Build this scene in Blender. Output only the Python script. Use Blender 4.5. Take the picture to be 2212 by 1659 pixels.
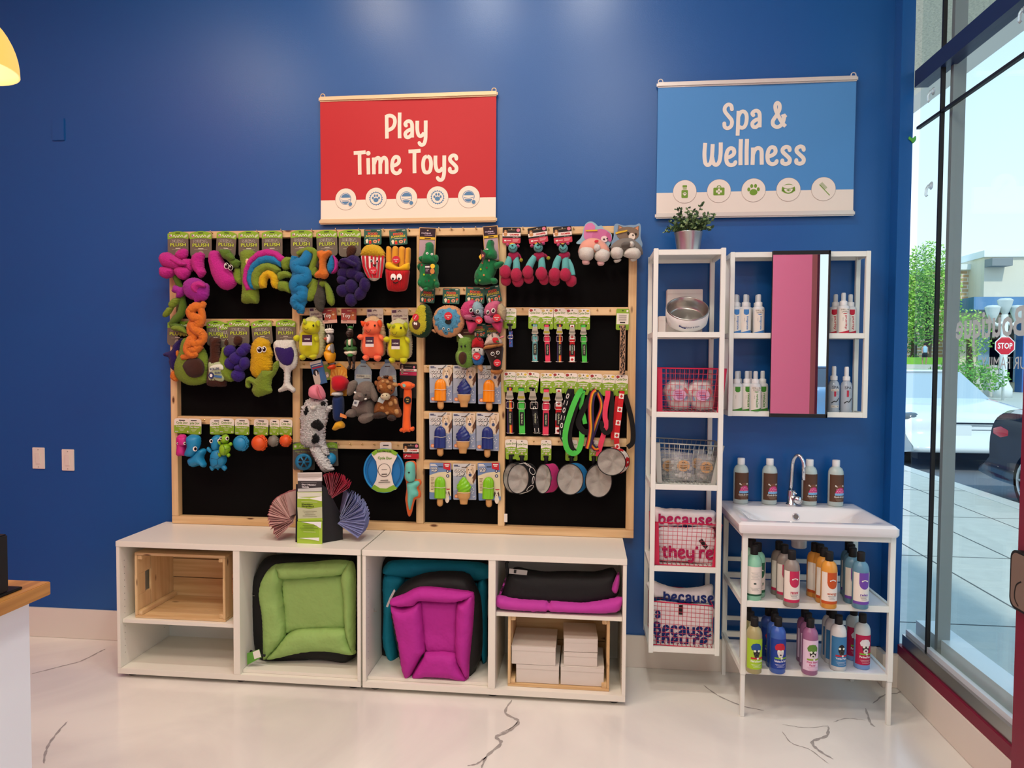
import bpy, bmesh, math, random
from mathutils import Vector, Matrix
from mathutils.geometry import delaunay_2d_cdt
import numpy as np
random.seed(7)
for _o in list(bpy.data.objects): bpy.data.objects.remove(_o)
SC = bpy.context.scene
COL = SC.collection
PI = math.pi
# camera
CAMP = Vector((2.21001304, -3.48260234, 1.53423288))
CAMR = Matrix(((0.99454155, -0.10386579, -0.00995052), (0.10415001, 0.99396595, 0.03441608), (0.00631582, -0.03526457, 0.99935805)))
FPX = 1501.3133
cam_d = bpy.data.cameras.new('camera'); cam_d.sensor_width = 36; cam_d.lens = FPX / 2212 * 36
cam_d.clip_start = 0.05; cam_d.clip_end = 400
cam = bpy.data.objects.new('camera', cam_d); COL.objects.link(cam)
_r, _f, _u = CAMR.col[0], CAMR.col[1], CAMR.col[2]
cam.matrix_world = Matrix(((_r[0], _u[0], -_f[0], CAMP[0]), (_r[1], _u[1], -_f[1], CAMP[1]), (_r[2], _u[2], -_f[2], CAMP[2]), (0, 0, 0, 1)))
SC.camera = cam
# world, sun, lamps, exposure
SC.view_settings.view_transform = 'Standard'; SC.view_settings.look = 'None'
SC.view_settings.gamma = 1; SC.view_settings.use_curve_mapping = False
SC.view_settings.exposure = 0.18
W = bpy.data.worlds.new('sky'); SC.world = W; W.use_nodes = True
_n = W.node_tree.nodes; _l = W.node_tree.links; _n.clear()
_bg = _n.new('ShaderNodeBackground'); _out = _n.new('ShaderNodeOutputWorld'); _l.new(_bg.outputs[0], _out.inputs[0])
_tc = _n.new('ShaderNodeTexCoord'); _sx = _n.new('ShaderNodeSeparateXYZ'); _l.new(_tc.outputs['Generated'], _sx.inputs[0])
_cr = _n.new('ShaderNodeValToRGB'); _l.new(_sx.outputs[2], _cr.inputs[0]); _l.new(_cr.outputs[0], _bg.inputs[0])
_cr.color_ramp.elements[0].position = 0.0; _cr.color_ramp.elements[0].color = (0.86, 0.94, 0.98, 1)
_cr.color_ramp.elements[1].position = 0.6; _cr.color_ramp.elements[1].color = (0.36, 0.66, 1.0, 1)
_bg.inputs[1].default_value = 1.3
def lamp(name, kind, loc, energy, color, target=None, **kw):
 d = bpy.data.lights.new(name, kind); d.energy = energy; d.color = color
 for k, v in kw.items(): setattr(d, k, v)
 o = bpy.data.objects.new(name, d); COL.objects.link(o); o.location = loc
 if target is not None: o.rotation_euler = (Vector(target) - Vector(loc)).to_track_quat('-Z', 'Y').to_euler()
 return o
lamp('sun', 'SUN', (10, -20, 30), 2.2, (1.0, 0.95, 0.86), target=(6, 8, 0), angle=0.05)
WARM = (1.0, 0.87, 0.66); NEUT = (1.0, 0.98, 0.92)
for _x in (0.80, 1.52, 2.22):
 lamp('ceiling_spot', 'AREA', (_x, -1.32, 4.02), 11.5, WARM if _x < 1.5 else NEUT, target=(_x, -1.30, 0), shape='DISK', size=0.20)
for _x, _y in ((-0.6, -2.6), (0.9, -3.0), (2.4, -3.0), (0.9, -4.6), (2.6, -4.6)):
 lamp('added_fill_light', 'AREA', (_x, _y, 4.05), 24, WARM if _x < 1.5 else NEUT, target=(_x, _y, 0), shape='SQUARE', size=0.55)  # unseen square area lights, added under the ceiling to brighten the room
_p = lamp('window_portal', 'AREA', (3.765, -1.33, 2.2), 0, (1, 1, 1), target=(2, -1.33, 2.2), shape='RECTANGLE', size=2.5, size_y=3.9); _p.data.cycles.is_portal = True
# pixel helpers (photo frame 2212 x 1659)
CR = dict(px=(0, 0, 1), C1=(330, 480, .15068), C2=(600, 480, .15068), C3=(870, 470, .12054), C4=(1060, 460, .15675), C5=(340, 660, .14467), C6=(620, 640, .13562),
  C7=(870, 610, .12054), C8=(1070, 640, .14467), D1=(350, 880, .14015), D2=(620, 760, .15674), D3=(560, 930, .16727), D4=(890, 770, .10247), D5=(890, 920, .12658),
  D6=(1070, 800, .17477), D7=(230, 1120, .25769), D8=(770, 1130, .27125), E1=(670, 180, .19439), E2=(1390, 150, .217), E3=(1380, 420, .20503), E4=(1550, 520, .24113),
  E5=(1380, 770, .19281), E6=(1380, 1060, .22917), E7=(1540, 960, .18987), E8=(1540, 1150, .26515), F1=(1880, 0, .27124), F2=(1940, 450, .27119), F3=(1940, 850, .27119), F4=(1880, 1250, .24647))
def ray(u, v): return CAMR @ Vector(((u - 1106) / FPX, 1, -(v - 829.5) / FPX))
def at(u, v, val, axis=1):
 d = ray(u, v); return CAMP + d * ((val - CAMP[axis]) / d[axis])
def at_c(c, x, y, val, axis=1):
 a, b, s = CR[c]; return at(a + x * s, b + y * s, val, axis)
def mpp(Y): return (Y - CAMP[1]) / FPX * 1.0      # metres per photo pixel on plane y = Y (near centre)
# materials
def rgb(h):
 if not isinstance(h, str): return tuple(h)
 h = h.lstrip('#'); c = [int(h[i:i + 2], 16) / 255 for i in (0, 2, 4)]
 return tuple(x / 12.92 if x <= .04045 else ((x + .055) / 1.055) ** 2.4 for x in c)
_M = {}
def mat(h, rough=.6, metal=0, bump=0, bscale=200, var=0, vscale=6, sheen=0, coat=0, trans=0, alpha=1, emit=0, ior=1.45, name=None, spec=.5):
 key = (h, rough, metal, bump, bscale, var, vscale, sheen, coat, trans, alpha, emit, ior, spec)
 if key in _M: return _M[key]
 m = bpy.data.materials.new(name or ('surface_%d' % len(_M))); m.use_nodes = True
 N = m.node_tree.nodes; L = m.node_tree.links; b = N['Principled BSDF']
 c = rgb(h); b.inputs['Base Color'].default_value = (*c, 1); b.inputs['Roughness'].default_value = rough
 b.inputs['Metallic'].default_value = metal; b.inputs['IOR'].default_value = ior
 b.inputs['Transmission Weight'].default_value = trans; b.inputs['Alpha'].default_value = alpha
 b.inputs['Coat Weight'].default_value = coat; b.inputs['Sheen Weight'].default_value = sheen; b.inputs['Specular IOR Level'].default_value = spec
 if emit:
  b.inputs['Emission Color'].default_value = (*c, 1); b.inputs['Emission Strength'].default_value = emit
 if bump or var:
  tc = N.new('ShaderNodeTexCoord')
 if bump:
  n = N.new('ShaderNodeTexNoise'); n.inputs['Scale'].default_value = bscale; n.inputs['Detail'].default_value = 3
  L.new(tc.outputs['Object'], n.inputs['Vector']); bp = N.new('ShaderNodeBump'); bp.inputs['Strength'].default_value = bump; bp.inputs['Distance'].default_value = .004 if bscale > 100 else .018
  L.new(n.outputs[0], bp.inputs['Height']); L.new(bp.outputs[0], b.inputs['Normal'])
 if var:
  n = N.new('ShaderNodeTexNoise'); n.inputs['Scale'].default_value = vscale; n.inputs['Detail'].default_value = 4
  L.new(tc.outputs['Object'], n.inputs['Vector']); mx = N.new('ShaderNodeMix'); mx.data_type = 'RGBA'
  mx.inputs[6].default_value = (*[x * (1 - var) for x in c], 1); mx.inputs[7].default_value = (*[min(1, x * (1 + var)) for x in c], 1)
  L.new(n.outputs[0], mx.inputs[0]); L.new(mx.outputs[2], b.inputs['Base Color'])
 _M[key] = m; return m
def plush(h): return mat(h, rough=.95, bump=1.0, bscale=520, var=.38, vscale=330, sheen=.12, spec=.15)
def felt(h): return mat(h, rough=.9, bump=.3, bscale=500, var=.06, vscale=30, sheen=.15, spec=.2)
def cloth(h): return mat(h, rough=.75, bump=.12, bscale=60, spec=.3)
def print_(h): return mat(h, rough=.55, spec=.4)
def plastic(h): return mat(h, rough=.3)
def rubber(h): return mat(h, rough=.42)
def node_mat(name):
 m = bpy.data.materials.new(name); m.use_nodes = True
 return m, m.node_tree.nodes, m.node_tree.links, m.node_tree.nodes['Principled BSDF']
def wood_mat(name, c1, c2, axis=0, scale=1.0, rough=.5, knots=True):
 m, N, L, b = node_mat(name); tc = N.new('ShaderNodeTexCoord'); mp = N.new('ShaderNodeMapping')
 s = [38 * scale] * 3; s[axis] = 1.7 * scale; mp.inputs['Scale'].default_value = s
 L.new(tc.outputs['Object'], mp.inputs[0]); n = N.new('ShaderNodeTexNoise'); n.inputs['Scale'].default_value = 1.0; n.inputs['Detail'].default_value = 5; n.inputs['Distortion'].default_value = .6
 L.new(mp.outputs[0], n.inputs['Vector']); cr = N.new('ShaderNodeValToRGB'); cr.color_ramp.elements[0].position = .33; cr.color_ramp.elements[1].position = .68
 cr.color_ramp.elements[0].color = (*rgb(c1), 1); cr.color_ramp.elements[1].color = (*rgb(c2), 1); L.new(n.outputs[0], cr.inputs[0]); outc = cr.outputs[0]
 if knots:
  mp2 = N.new('ShaderNodeMapping'); s2 = [14 * scale] * 3; s2[axis] = 5 * scale; mp2.inputs['Scale'].default_value = s2; L.new(tc.outputs['Object'], mp2.inputs[0])
  v = N.new('ShaderNodeTexVoronoi'); v.inputs['Scale'].default_value = 1; L.new(mp2.outputs[0], v.inputs['Vector'])
  cr2 = N.new('ShaderNodeValToRGB'); cr2.color_ramp.elements[0].position = .06; cr2.color_ramp.elements[1].position = .13; L.new(v.outputs[0], cr2.inputs[0])
  mx = N.new('ShaderNodeMix'); mx.data_type = 'RGBA'; L.new(cr2.outputs[0], mx.inputs[0]); mx.inputs[6].default_value = (*rgb('#5a3214'), 1); L.new(outc, mx.inputs[7]); outc = mx.outputs[2]
 L.new(outc, b.inputs['Base Color']); b.inputs['Roughness'].default_value = rough; return m
PINE_X = wood_mat('pine_along_x', '#cda672', '#e4c492', 0); PINE_Z = wood_mat('pine_along_z', '#cda672', '#e4c492', 2); PINE_Y = wood_mat('pine_along_y', '#cda672', '#e4c492', 1)
WHITE = mat('#ebe6d8', rough=.35, name='white_laminate'); WMETAL = mat('#e9ebe3', rough=.4, name='white_metal'); BLK = mat('#0b0b0c', rough=.6); CHROME = mat('#d8d8da', rough=.12, metal=1); STEEL = mat('#b9b6b0', rough=.28, metal=1)
BRASS = mat('#e8c98a', rough=.3, metal=.8); PW = print_('#e9e3d8'); GLASS = None
# geometry
def crspline(pts, closed=True, n=6):
 out = []; N = len(pts); rng = range(N) if closed else range(N - 1)
 for i in rng:
  g = lambda k: pts[k % N] if closed else pts[min(max(k, 0), N - 1)]
  p0, p1, p2, p3 = g(i - 1), g(i), g(i + 1), g(i + 2)
  for k in range(n):
   t = k / n
   out.append(tuple(.5 * (2 * p1[j] + (p2[j] - p0[j]) * t + (2 * p0[j] - 5 * p1[j] + 4 * p2[j] - p3[j]) * t * t + (3 * p1[j] - p0[j] - 3 * p2[j] + p3[j]) * t ** 3) for j in range(len(p1))))
 if not closed: out.append(tuple(pts[-1]))
 return out
def resample(pts, step):
 P = np.array(pts, float); Q = np.roll(P, -1, 0); L = np.sqrt(((Q - P) ** 2).sum(1)); c = np.concatenate([[0], np.cumsum(L)])
 n = max(6, int(c[-1] / step)); t = np.linspace(0, c[-1], n, endpoint=False); i = np.clip(np.searchsorted(c, t, 'right') - 1, 0, len(P) - 1)
 a = ((t - c[i]) / np.maximum(L[i], 1e-9))[:, None]; return [tuple(p) for p in P[i] * (1 - a) + Q[i] * a]
def inside_grid(poly, h):
 P = np.array(poly); lo, hi = P.min(0), P.max(0); xs = np.arange(lo[0] + h / 2, hi[0], h); G = []
 for r, z in enumerate(np.arange(lo[1] + h / 2, hi[1], h * .87)):
  for x in xs + (h / 2 if r % 2 else 0): G.append((x, z))
 if not G: return [], None
 G = np.array(G); A = P; B = np.roll(P, -1, 0); ins = np.zeros(len(G), bool)
 for (x1, y1), (x2, y2) in zip(A, B):
  if y1 == y2: continue
  c = ((G[:, 1] >= min(y1, y2)) & (G[:, 1] < max(y1, y2))); xx = x1 + (G[:, 1] - y1) * (x2 - x1) / (y2 - y1); ins ^= c & (G[:, 0] < xx)
 G = G[ins]
 if len(G) == 0: return [], None
 D = polydist(G, A, B); k = D > h * .45; return [tuple(g) for g in G[k]], D[k]
def polydist(G, A, B):
 D = np.full(len(G), 1e9)
 for a, b in zip(A, B):
  ab = b - a; L2 = max((ab ** 2).sum(), 1e-12); t = np.clip(((G - a) @ ab) / L2, 0, 1); D = np.minimum(D, np.sqrt(((G - a - t[:, None] * ab) ** 2).sum(1)))
 return D
def cdt(poly, extra=()):
 n = len(poly); r = delaunay_2d_cdt([Vector(p) for p in poly] + [Vector(p) for p in extra], [], [list(range(n))], 1, 1e-7)
 return [tuple(v) for v in r[0]], [tuple(f) for f in r[2]]
def rrect(x0, z0, x1, z1, r, n=4):
 r = min(r, abs(x1 - x0) / 2, abs(z1 - z0) / 2); o = []
 for cx, cz, a0 in ((x1 - r, z1 - r, 0), (x0 + r, z1 - r, 90), (x0 + r, z0 + r, 180), (x1 - r, z0 + r, 270)):
  for k in range(n + 1):
   a = math.radians(a0 + 90 * k / n); o.append((cx + r * math.cos(a), cz + r * math.sin(a)))
 return o
def ellp(cx, cz, rx, rz, n=20, rot=0, a0=0, a1=2 * PI):
 o = []; c, s = math.cos(rot), math.sin(rot)
 for k in range(n):
  a = a0 + (a1 - a0) * k / (n if abs(a1 - a0 - 2 * PI) < 1e-6 else n - 1); x, z = rx * math.cos(a), rz * math.sin(a); o.append((cx + x * c - z * s, cz + x * s + z * c))
 return o
_TX = {}
def text_geom(s, bold=0.0):
 k = (s, bold)
 if k not in _TX:
  c = bpy.data.curves.new('t', 'FONT'); c.body = s; c.size = 1; c.offset = bold; c.resolution_u = 2; c.fill_mode = 'FRONT' if hasattr(c, 'fill_mode') else 'FRONT'
  o = bpy.data.objects.new('t', c); me = o.to_mesh(); V = [(v.co.x, v.co.y) for v in me.vertices]; F = [tuple(p.vertices) for p in me.polygons]
  o.to_mesh_clear(); bpy.data.objects.remove(o); bpy.data.curves.remove(c)
  xs = [v[0] for v in V] or [0, 1]; zs = [v[1] for v in V] or [0, 1]; _TX[k] = (V, F, min(xs), max(xs), min(zs), max(zs))
 return _TX[k]
class MB:
 """collects shapes (several materials allowed) and links them as ONE mesh object"""
 def __init__(s): s.V = []; s.F = []; s.I = []; s.S = []; s.mats = []; s.T = None; s.warp = None
 def add(s, V, F, m, smooth=False):
  if m not in s.mats: s.mats.append(m)
  i = s.mats.index(m); b = len(s.V)
  for v in V:
   v = Vector(v)
   if s.warp: v = Vector(s.warp(v))
   s.V.append(s.T @ v if s.T else v)
  for f in F: s.F.append(tuple(b + k for k in f)); s.I.append(i); s.S.append(smooth)
  return s
 def box(s, x0, x1, y0, y1, z0, z1, m, bev=0, rot=None, smooth=False):
  c = Vector(((x0 + x1) / 2, (y0 + y1) / 2, (z0 + z1) / 2)); hx, hy, hz = abs(x1 - x0) / 2, abs(y1 - y0) / 2, abs(z1 - z0) / 2
  bm = bmesh.new(); bmesh.ops.create_cube(bm, size=2, matrix=Matrix.Diagonal((hx, hy, hz, 1)))
  if bev: bmesh.ops.bevel(bm, geom=bm.edges[:], offset=min(bev, hx * .9, hy * .9, hz * .9), segments=2, affect='EDGES')
  V = [v.co.copy() for v in bm.verts]
  if rot: V = [rot @ v for v in V]
  bm.verts.index_update(); F = [[v.index for v in f.verts] for f in bm.faces]; bm.free(); return s.add([v + c for v in V], F, m, smooth)
 def tube(s, path, r, m, n=8, closed=False, cap=True, smooth=True, flat=None):
  P = [Vector(p) for p in path]; N = len(P); R = r if isinstance(r, (list, tuple)) else [r] * N
  if N < 2: return s
  V = []; F = []; up = None
  for i in range(N):
   a = P[(i - 1) % N] if closed or i > 0 else P[i]; b = P[(i + 1) % N] if closed or i < N - 1 else P[i]
   t = (b - a).normalized() if (b - a).length > 1e-9 else Vector((0, 0, 1))
   if up is None: up = Vector((0, 0, 1)) if abs(t.z) < .9 else Vector((1, 0, 0))
   if flat is not None: up = Vector(flat)
   x = up.cross(t)
   if x.length < 1e-6: x = Vector((1, 0, 0)).cross(t)
   x.normalize(); y = t.cross(x).normalized(); up = y
   for k in range(n):
    an = 2 * PI * k / n; V.append(P[i] + x * (R[i] * math.cos(an)) + y * (R[i] * math.sin(an)))
  for i in range(N if closed else N - 1):
   for k in range(n):
    j = (i + 1) % N; F.append((i * n + k, i * n + (k + 1) % n, j * n + (k + 1) % n, j * n + k))
  if cap and not closed: F += [tuple(range(n - 1, -1, -1)), tuple(range((N - 1) * n, N * n))]
  return s.add(V, F, m, smooth)
 def cyl(s, p0, p1, r0, m, r1=None, n=16, smooth=True): return s.tube([p0, p1], [r0, r0 if r1 is None else r1], m, n=n, smooth=smooth)
 def lathe(s, prof, c, m, n=24, smooth=True):
  c = Vector(c); V = []; F = []; K = len(prof)
  for k in range(n):
   a = 2 * PI * k / n
   for r, z in prof: V.append(c + Vector((r * math.cos(a), r * math.sin(a), z)))
  for k in range(n):
   for i in range(K - 1):
    a, b = k * K + i, ((k + 1) % n) * K + i; F.append((a, b, b + 1, a + 1))
  return s.add(V, F, m, smooth)
 def ell(s, c, r, m, n=14, rot=None, jit=0):
  c = Vector(c); r = r if isinstance(r, (tuple, list)) else (r, r, r); V = []; F = []; h = n // 2 + 1
  for i in range(h + 1):
   th = PI * i / h
   for k in range(n):
    a = 2 * PI * k / n; v = Vector((r[0] * math.sin(th) * math.cos(a), r[1] * math.sin(th) * math.sin(a), r[2] * math.cos(th)))
    if jit: v *= 1 + random.uniform(-jit, jit)
    V.append(c + (rot @ v if rot else v))
  for i in range(h):
   for k in range(n): F.append((i * n + k, (i + 1) * n + k, (i + 1) * n + (k + 1) % n, i * n + (k + 1) % n))
  return s.add(V, F, m, True)
 def poly(s, pts, y, m, th=0, step=None):
  """flat shape in XZ at depth y (facing -y), th = thickness behind it"""
  if s.warp:
   step = step or .005; q = []
   for i, a in enumerate(pts):
    b = pts[(i + 1) % len(pts)]; k = max(1, int(math.hypot(b[0] - a[0], b[1] - a[1]) / .004)); q += [(a[0] + (b[0] - a[0]) * t / k, a[1] + (b[1] - a[1]) * t / k) for t in range(k)]
   pts = q
  ex = inside_grid(pts, step)[0] if step else ()
  V2, F2 = cdt(pts, ex); n = len(V2); V = [(a, y, b) for a, b in V2]
  def sgn(f):
   a, b, c = (V2[f[0]], V2[f[1]], V2[f[2]]); return (b[0] - a[0]) * (c[1] - a[1]) - (b[1] - a[1]) * (c[0] - a[0])
  F = [f if sgn(f) > 0 else f[::-1] for f in F2]
  if th:
   V += [(a, y + th, b) for a, b in V2]; F += [tuple(n + k for k in f[::-1]) for f in F]
   k = len(pts); ar = sum(pts[i][0] * pts[(i + 1) % k][1] - pts[(i + 1) % k][0] * pts[i][1] for i in range(k))
   for i in range(k):
    j = (i + 1) % k; F.append((i, n + i, n + j, j) if ar > 0 else (j, n + j, n + i, i))
  return s.add(V, F, m, False)
 def rect(s, x0, z0, x1, z1, y, m, th=0, r=0, step=None):
  if step:
   nx = max(1, int(abs(x1 - x0) / step)); V = []; F = []
   for i in range(nx + 1):
    x = x0 + (x1 - x0) * i / nx; V += [(x, y, z0), (x, y, z1)]
   for i in range(nx): F.append((2 * i, 2 * i + 2, 2 * i + 3, 2 * i + 1))
   return s.add(V, F, m, True)
  return s.poly(rrect(x0, z0, x1, z1, r) if r else [(x0, z0), (x1, z0), (x1, z1), (x0, z1)], y, m, th)
 def text(s, t, cx, cz, h, y, m, w=None, bold=0.0, rot=0, flipv=False):
  V, F, x0, x1, z0, z1 = text_geom(t, bold); k = h / max(z1 - z0, 1e-6); kx = k if w is None else w / max(x1 - x0, 1e-6); c, sn = math.cos(rot), math.sin(rot); O = []
  for a, b in V:
   X = (a - (x0 + x1) / 2) * kx; Z = (b - (z0 + z1) / 2) * k * (-1 if flipv else 1); O.append((cx + X * c - Z * sn, y, cz + X * sn + Z * c))
  return s.add(O, F if not flipv else [f[::-1] for f in F], m, False)
 def ribbon(s, pts, w, y, m, smooth=4, ends=(0, 0)):
  P = crspline(pts, False, smooth) if smooth else pts; V = []; F = []
  for i, p in enumerate(P):
   a = P[max(i - 1, 0)]; b = P[min(i + 1, len(P) - 1)]; d = math.hypot(b[0] - a[0], b[1] - a[1]) or 1; nx, nz = -(b[1] - a[1]) / d * w / 2, (b[0] - a[0]) / d * w / 2
   V += [(p[0] - nx, y - i * 1e-5, p[1] - nz), (p[0] + nx, y - i * 1e-5, p[1] + nz)]
  for i in range(len(P) - 1): F.append((2 * i, 2 * i + 2, 2 * i + 3, 2 * i + 1))
  s.add(V, F, m, False)
  for e, q in ((ends[0], P[0]), (ends[1], P[-1])):
   if e: s.poly(ellp(q[0], q[1], e, e, 14), y - .0005, m)
  return s
 def pillow(s, pts, Y, m, depth=.03, back=.6, step=.006, cap=None, fuzz=0, smooth=True, sp=True, flatk=2.0):
  """stuffed shape: 2-D outline (x,z) on plane y=Y swelling towards the room (-y) and a little behind"""
  pts = crspline(pts, True, 5) if sp else pts
  if fuzz >= .001: step = min(step, .0023); cap = cap
  P = resample(pts, step)
  if fuzz:
   A = np.array(P); Dn = np.roll(A, -1, 0) - np.roll(A, 1, 0); Nn = np.stack([Dn[:, 1], -Dn[:, 0]], 1); Nn /= np.maximum(np.linalg.norm(Nn, axis=1), 1e-9)[:, None]
   P = [tuple(p + n * random.uniform(-fuzz, fuzz)) for p, n in zip(A, Nn)]
  G, D = inside_grid(P, step * 1.15)
  if not G: G = []
  try: V2, F2 = cdt(P, G)
  except Exception: return s
  A = np.array(P); B = np.roll(A, -1, 0); V = np.array(V2); D = polydist(V, A, B); R = max(D.max(), 1e-5); R = min(R, cap) if cap else R
  pr = (1 - np.clip(1 - np.minimum(D / R, 1), 0, 1) ** flatk) ** (1 / 2.0); n = len(V2); O = []
  for (x, z), p in zip(V2, pr):
   e = random.uniform(-fuzz, fuzz) * 1.1 if fuzz and p > .05 else 0; O.append((x + random.uniform(-fuzz, fuzz) * (1 - p) * .8, Y - depth * p + e, z + random.uniform(-fuzz, fuzz) * (1 - p) * .8))
  for (x, z), p in zip(V2, pr): O.append((x, Y + depth * back * p, z))
  F = []
  for f in F2:
   a, b, c = V2[f[0]], V2[f[1]], V2[f[2]]
   if (b[0] - a[0]) * (c[1] - a[1]) - (b[1] - a[1]) * (c[0] - a[0]) < 0: f = f[::-1]
   F.append(f); F.append(tuple(n + k for k in f[::-1]))
  nb = len(P);
  bm_w = []                                # weld front/back along the outline
  idx = [k for k in range(n) if D[k] < 1e-6]
  s_idx = set(idx); F = [tuple((k - n) if k >= n and (k - n) in s_idx else k for k in f) for f in F]
  return s.add(O, F, m, smooth)
 def build(s, name, parent=None, root=None, origin=None):
  me = bpy.data.meshes.new(name); o = bpy.data.objects.new(name, me); COL.objects.link(o)
  org = Vector(origin) if origin is not None else (Vector(parent['_o']) if parent is not None and '_o' in parent else Vector((0, 0, 0)))
  me.from_pydata([v - org for v in s.V], [], s.F)
  for m in s.mats: me.materials.append(m)
  me.polygons.foreach_set('material_index', s.I); me.polygons.foreach_set('use_smooth', s.S); me.update()
  if parent is not None: o.parent = parent; o['_o'] = tuple(org)
  else: o.location = org; o['_o'] = tuple(org)
  return o
def tag(o, label=None, cat=None, group=None, kind=None):
 if label: o['label'] = label
 if cat: o['category'] = cat
 if group: o['group'] = group
 if kind: o['kind'] = kind
 return o
def thing(name, loc, label, cat, group=None):
 o = bpy.data.objects.new(name, None); COL.objects.link(o); o.location = loc; o.empty_display_size = .03; o['_o'] = tuple(loc); return tag(o, label, cat, group)
def dup(o, loc, label=None, group=None, rotz=None, scale=None):
 r = o.copy(); COL.objects.link(r); r.location = loc
 if rotz is not None: r.rotation_euler = (0, 0, rotz)
 if scale is not None: r.scale = scale
 if label: r['label'] = label
 if group: r['group'] = group
 for ch in list(o.children):
  c = ch.copy(); COL.objects.link(c); c.parent = r
  for g in ch.children:
   d = g.copy(); COL.objects.link(d); d.parent = c
 return r
def struct(mb, name): return tag(mb.build(name), kind='structure')
# the room
XL, XR, YF, ZC = -1.04, 3.70, -6.2, 4.12
m_blue, N, L, b = node_mat('blue_wall_paint')
b.inputs['Base Color'].default_value = (*rgb('#0b5499'), 1); b.inputs['Roughness'].default_value = .33; b.inputs['Specular IOR Level'].default_value = .5
tc = N.new('ShaderNodeTexCoord'); n1 = N.new('ShaderNodeTexNoise'); n1.inputs['Scale'].default_value = 160; n1.inputs['Detail'].default_value = 4
L.new(tc.outputs['Object'], n1.inputs['Vector']); bp = N.new('ShaderNodeBump'); bp.inputs['Strength'].default_value = .08; bp.inputs['Distance'].default_value = .003
L.new(n1.outputs[0], bp.inputs['Height']); L.new(bp.outputs[0], b.inputs['Normal'])
BLUE = m_blue
m_floor, N, L, b = node_mat('polished_marble')
tc = N.new('ShaderNodeTexCoord'); ns = N.new('ShaderNodeTexNoise'); ns.inputs['Scale'].default_value = 1.1; ns.inputs['Detail'].default_value = 6; ns.inputs['Distortion'].default_value = 1.2
L.new(tc.outputs['Object'], ns.inputs['Vector'])
cr = N.new('ShaderNodeValToRGB'); e = cr.color_ramp.elements; e[0].position = .30; e[0].color = (.68, .64, .60, 1); e[1].position = .62; e[1].color = (.86, .83, .75, 1); L.new(ns.outputs[0], cr.inputs[0])
L.new(cr.outputs[0], b.inputs['Base Color']); b.inputs['Roughness'].default_value = .16; b.inputs['Specular IOR Level'].default_value = .45
MARBLE = m_floor
VEIN = mat('#a8a29c', rough=.2, var=.3, vscale=40, name='marble_vein')
mb = MB(); mb.box(XL - .1, XR + .02, YF, .02, -.1, 0, MARBLE)
def vein(c, pts, w):
 P = [at_c(c, x, y, 0, 2) for x, y in pts]; P = [Vector(p) for p in crspline([tuple(p) for p in P], False, 7)]; V = []; F = []
 for i, p in enumerate(P):
  t = (P[min(i + 1, len(P) - 1)] - P[max(i - 1, 0)]).normalized(); k = w * (.35 + .65 * abs(math.sin(i * .9 + len(P)))) * (1 - abs(2 * i / (len(P) - 1) - 1) ** 4 * .7)
  nrm = Vector((-t.y, t.x, 0)) * k; p = p + Vector((random.uniform(-1, 1), random.uniform(-1, 1), 0)) * .0015; V += [(p.x - nrm.x, p.y - nrm.y, .0006), (p.x + nrm.x, p.y + nrm.y, .0006)]
 for i in range(len(P) - 1): F.append((2 * i, 2 * i + 1, 2 * i + 3, 2 * i + 2))
 mb.add(V, F, VEIN)
vein('px', [(1106, 1512), (1092, 1540), (1120, 1558), (1098, 1580), (1072, 1592), (1082, 1606), (1052, 1634), (1040, 1659)], .009)
vein('px', [(1052, 1634), (1030, 1650), (1010, 1654)], .005)
vein('px', [(1120, 1558), (1105, 1572), (1078, 1585)], .003)
vein('px', [(68, 1456), (130, 1440), (175, 1428), (215, 1408), (228, 1402)], .006)
vein('px', [(145, 1559), (118, 1590), (100, 1620), (95, 1650)], .006)
vein('px', [(1520, 1480), (1550, 1502), (1600, 1524), (1650, 1535)], .005)
vein('px', [(1790, 1570), (1785, 1590), (1755, 1603), (1770, 1622), (1800, 1640)], .008)
vein('px', [(1690, 1580), (1710, 1605), (1750, 1620), (1790, 1650)], .003)
vein('px', [(1870, 1530), (1880, 1560), (1890, 1570)], .006)
vein('px', [(1885, 1520), (1910, 1502), (1940, 1497), (1948, 1490)], .005)
vein('px', [(1800, 1560), (1830, 1552), (1870, 1556)], .003)
vein('px', [(1690, 1565), (1740, 1572), (1790, 1568)], .0025)
struct(mb, 'floor')
mb = MB(); mb.box(XL - .1, 3.70, 0, .12, 0, ZC, BLUE); struct(mb, 'wall_back')
PINK = mat('#c94a8c', rough=.35, name='raspberry_wall_paint'); DRED = mat('#7a1030', rough=.45, name='dark_red_paint'); CEIL = mat('#d9d4cb', rough=.9)
mb = MB(); mb.box(XL - .1, XL, YF, 0, 0, ZC, PINK); struct(mb, 'wall_left')
mb = MB(); mb.box(XL - .1, XR + .1, YF - .1, YF, 0, ZC, CEIL); struct(mb, 'wall_front')
mb = MB(); mb.box(XL - .1, XR + .2, YF - .1, .12, ZC, ZC + .1, CEIL); struct(mb, 'ceiling')
mb = MB(); mb.box(3.5755, 3.5895, -2.6, -1.25, 0, ZC, PINK); mb.box(3.575, 3.59, -1.25, -1.155, 0, ZC, DRED); struct(mb, 'wall_right')
mb = MB(); mb.box(3.69, 3.9, YF, -2.6, 0, .3, CEIL); mb.box(3.69, 3.9, YF, -2.6, 2.9, ZC, CEIL); mb.box(3.69, 3.9, YF, -5.6, .3, 2.9, CEIL); struct(mb, 'wall_entrance')
mb = MB(); mb.box(3.64, 3.698, -.078, -.0005, .161, ZC, BLUE); struct(mb, 'trim_1')
BASE = mat('#e6ddd0', rough=.4, name='baseboard_paint')
mb = MB(); mb.box(XL, 3.70, -.016, 0, 0, .16, BASE, bev=.002); struct(mb, 'baseboard_back')
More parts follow.
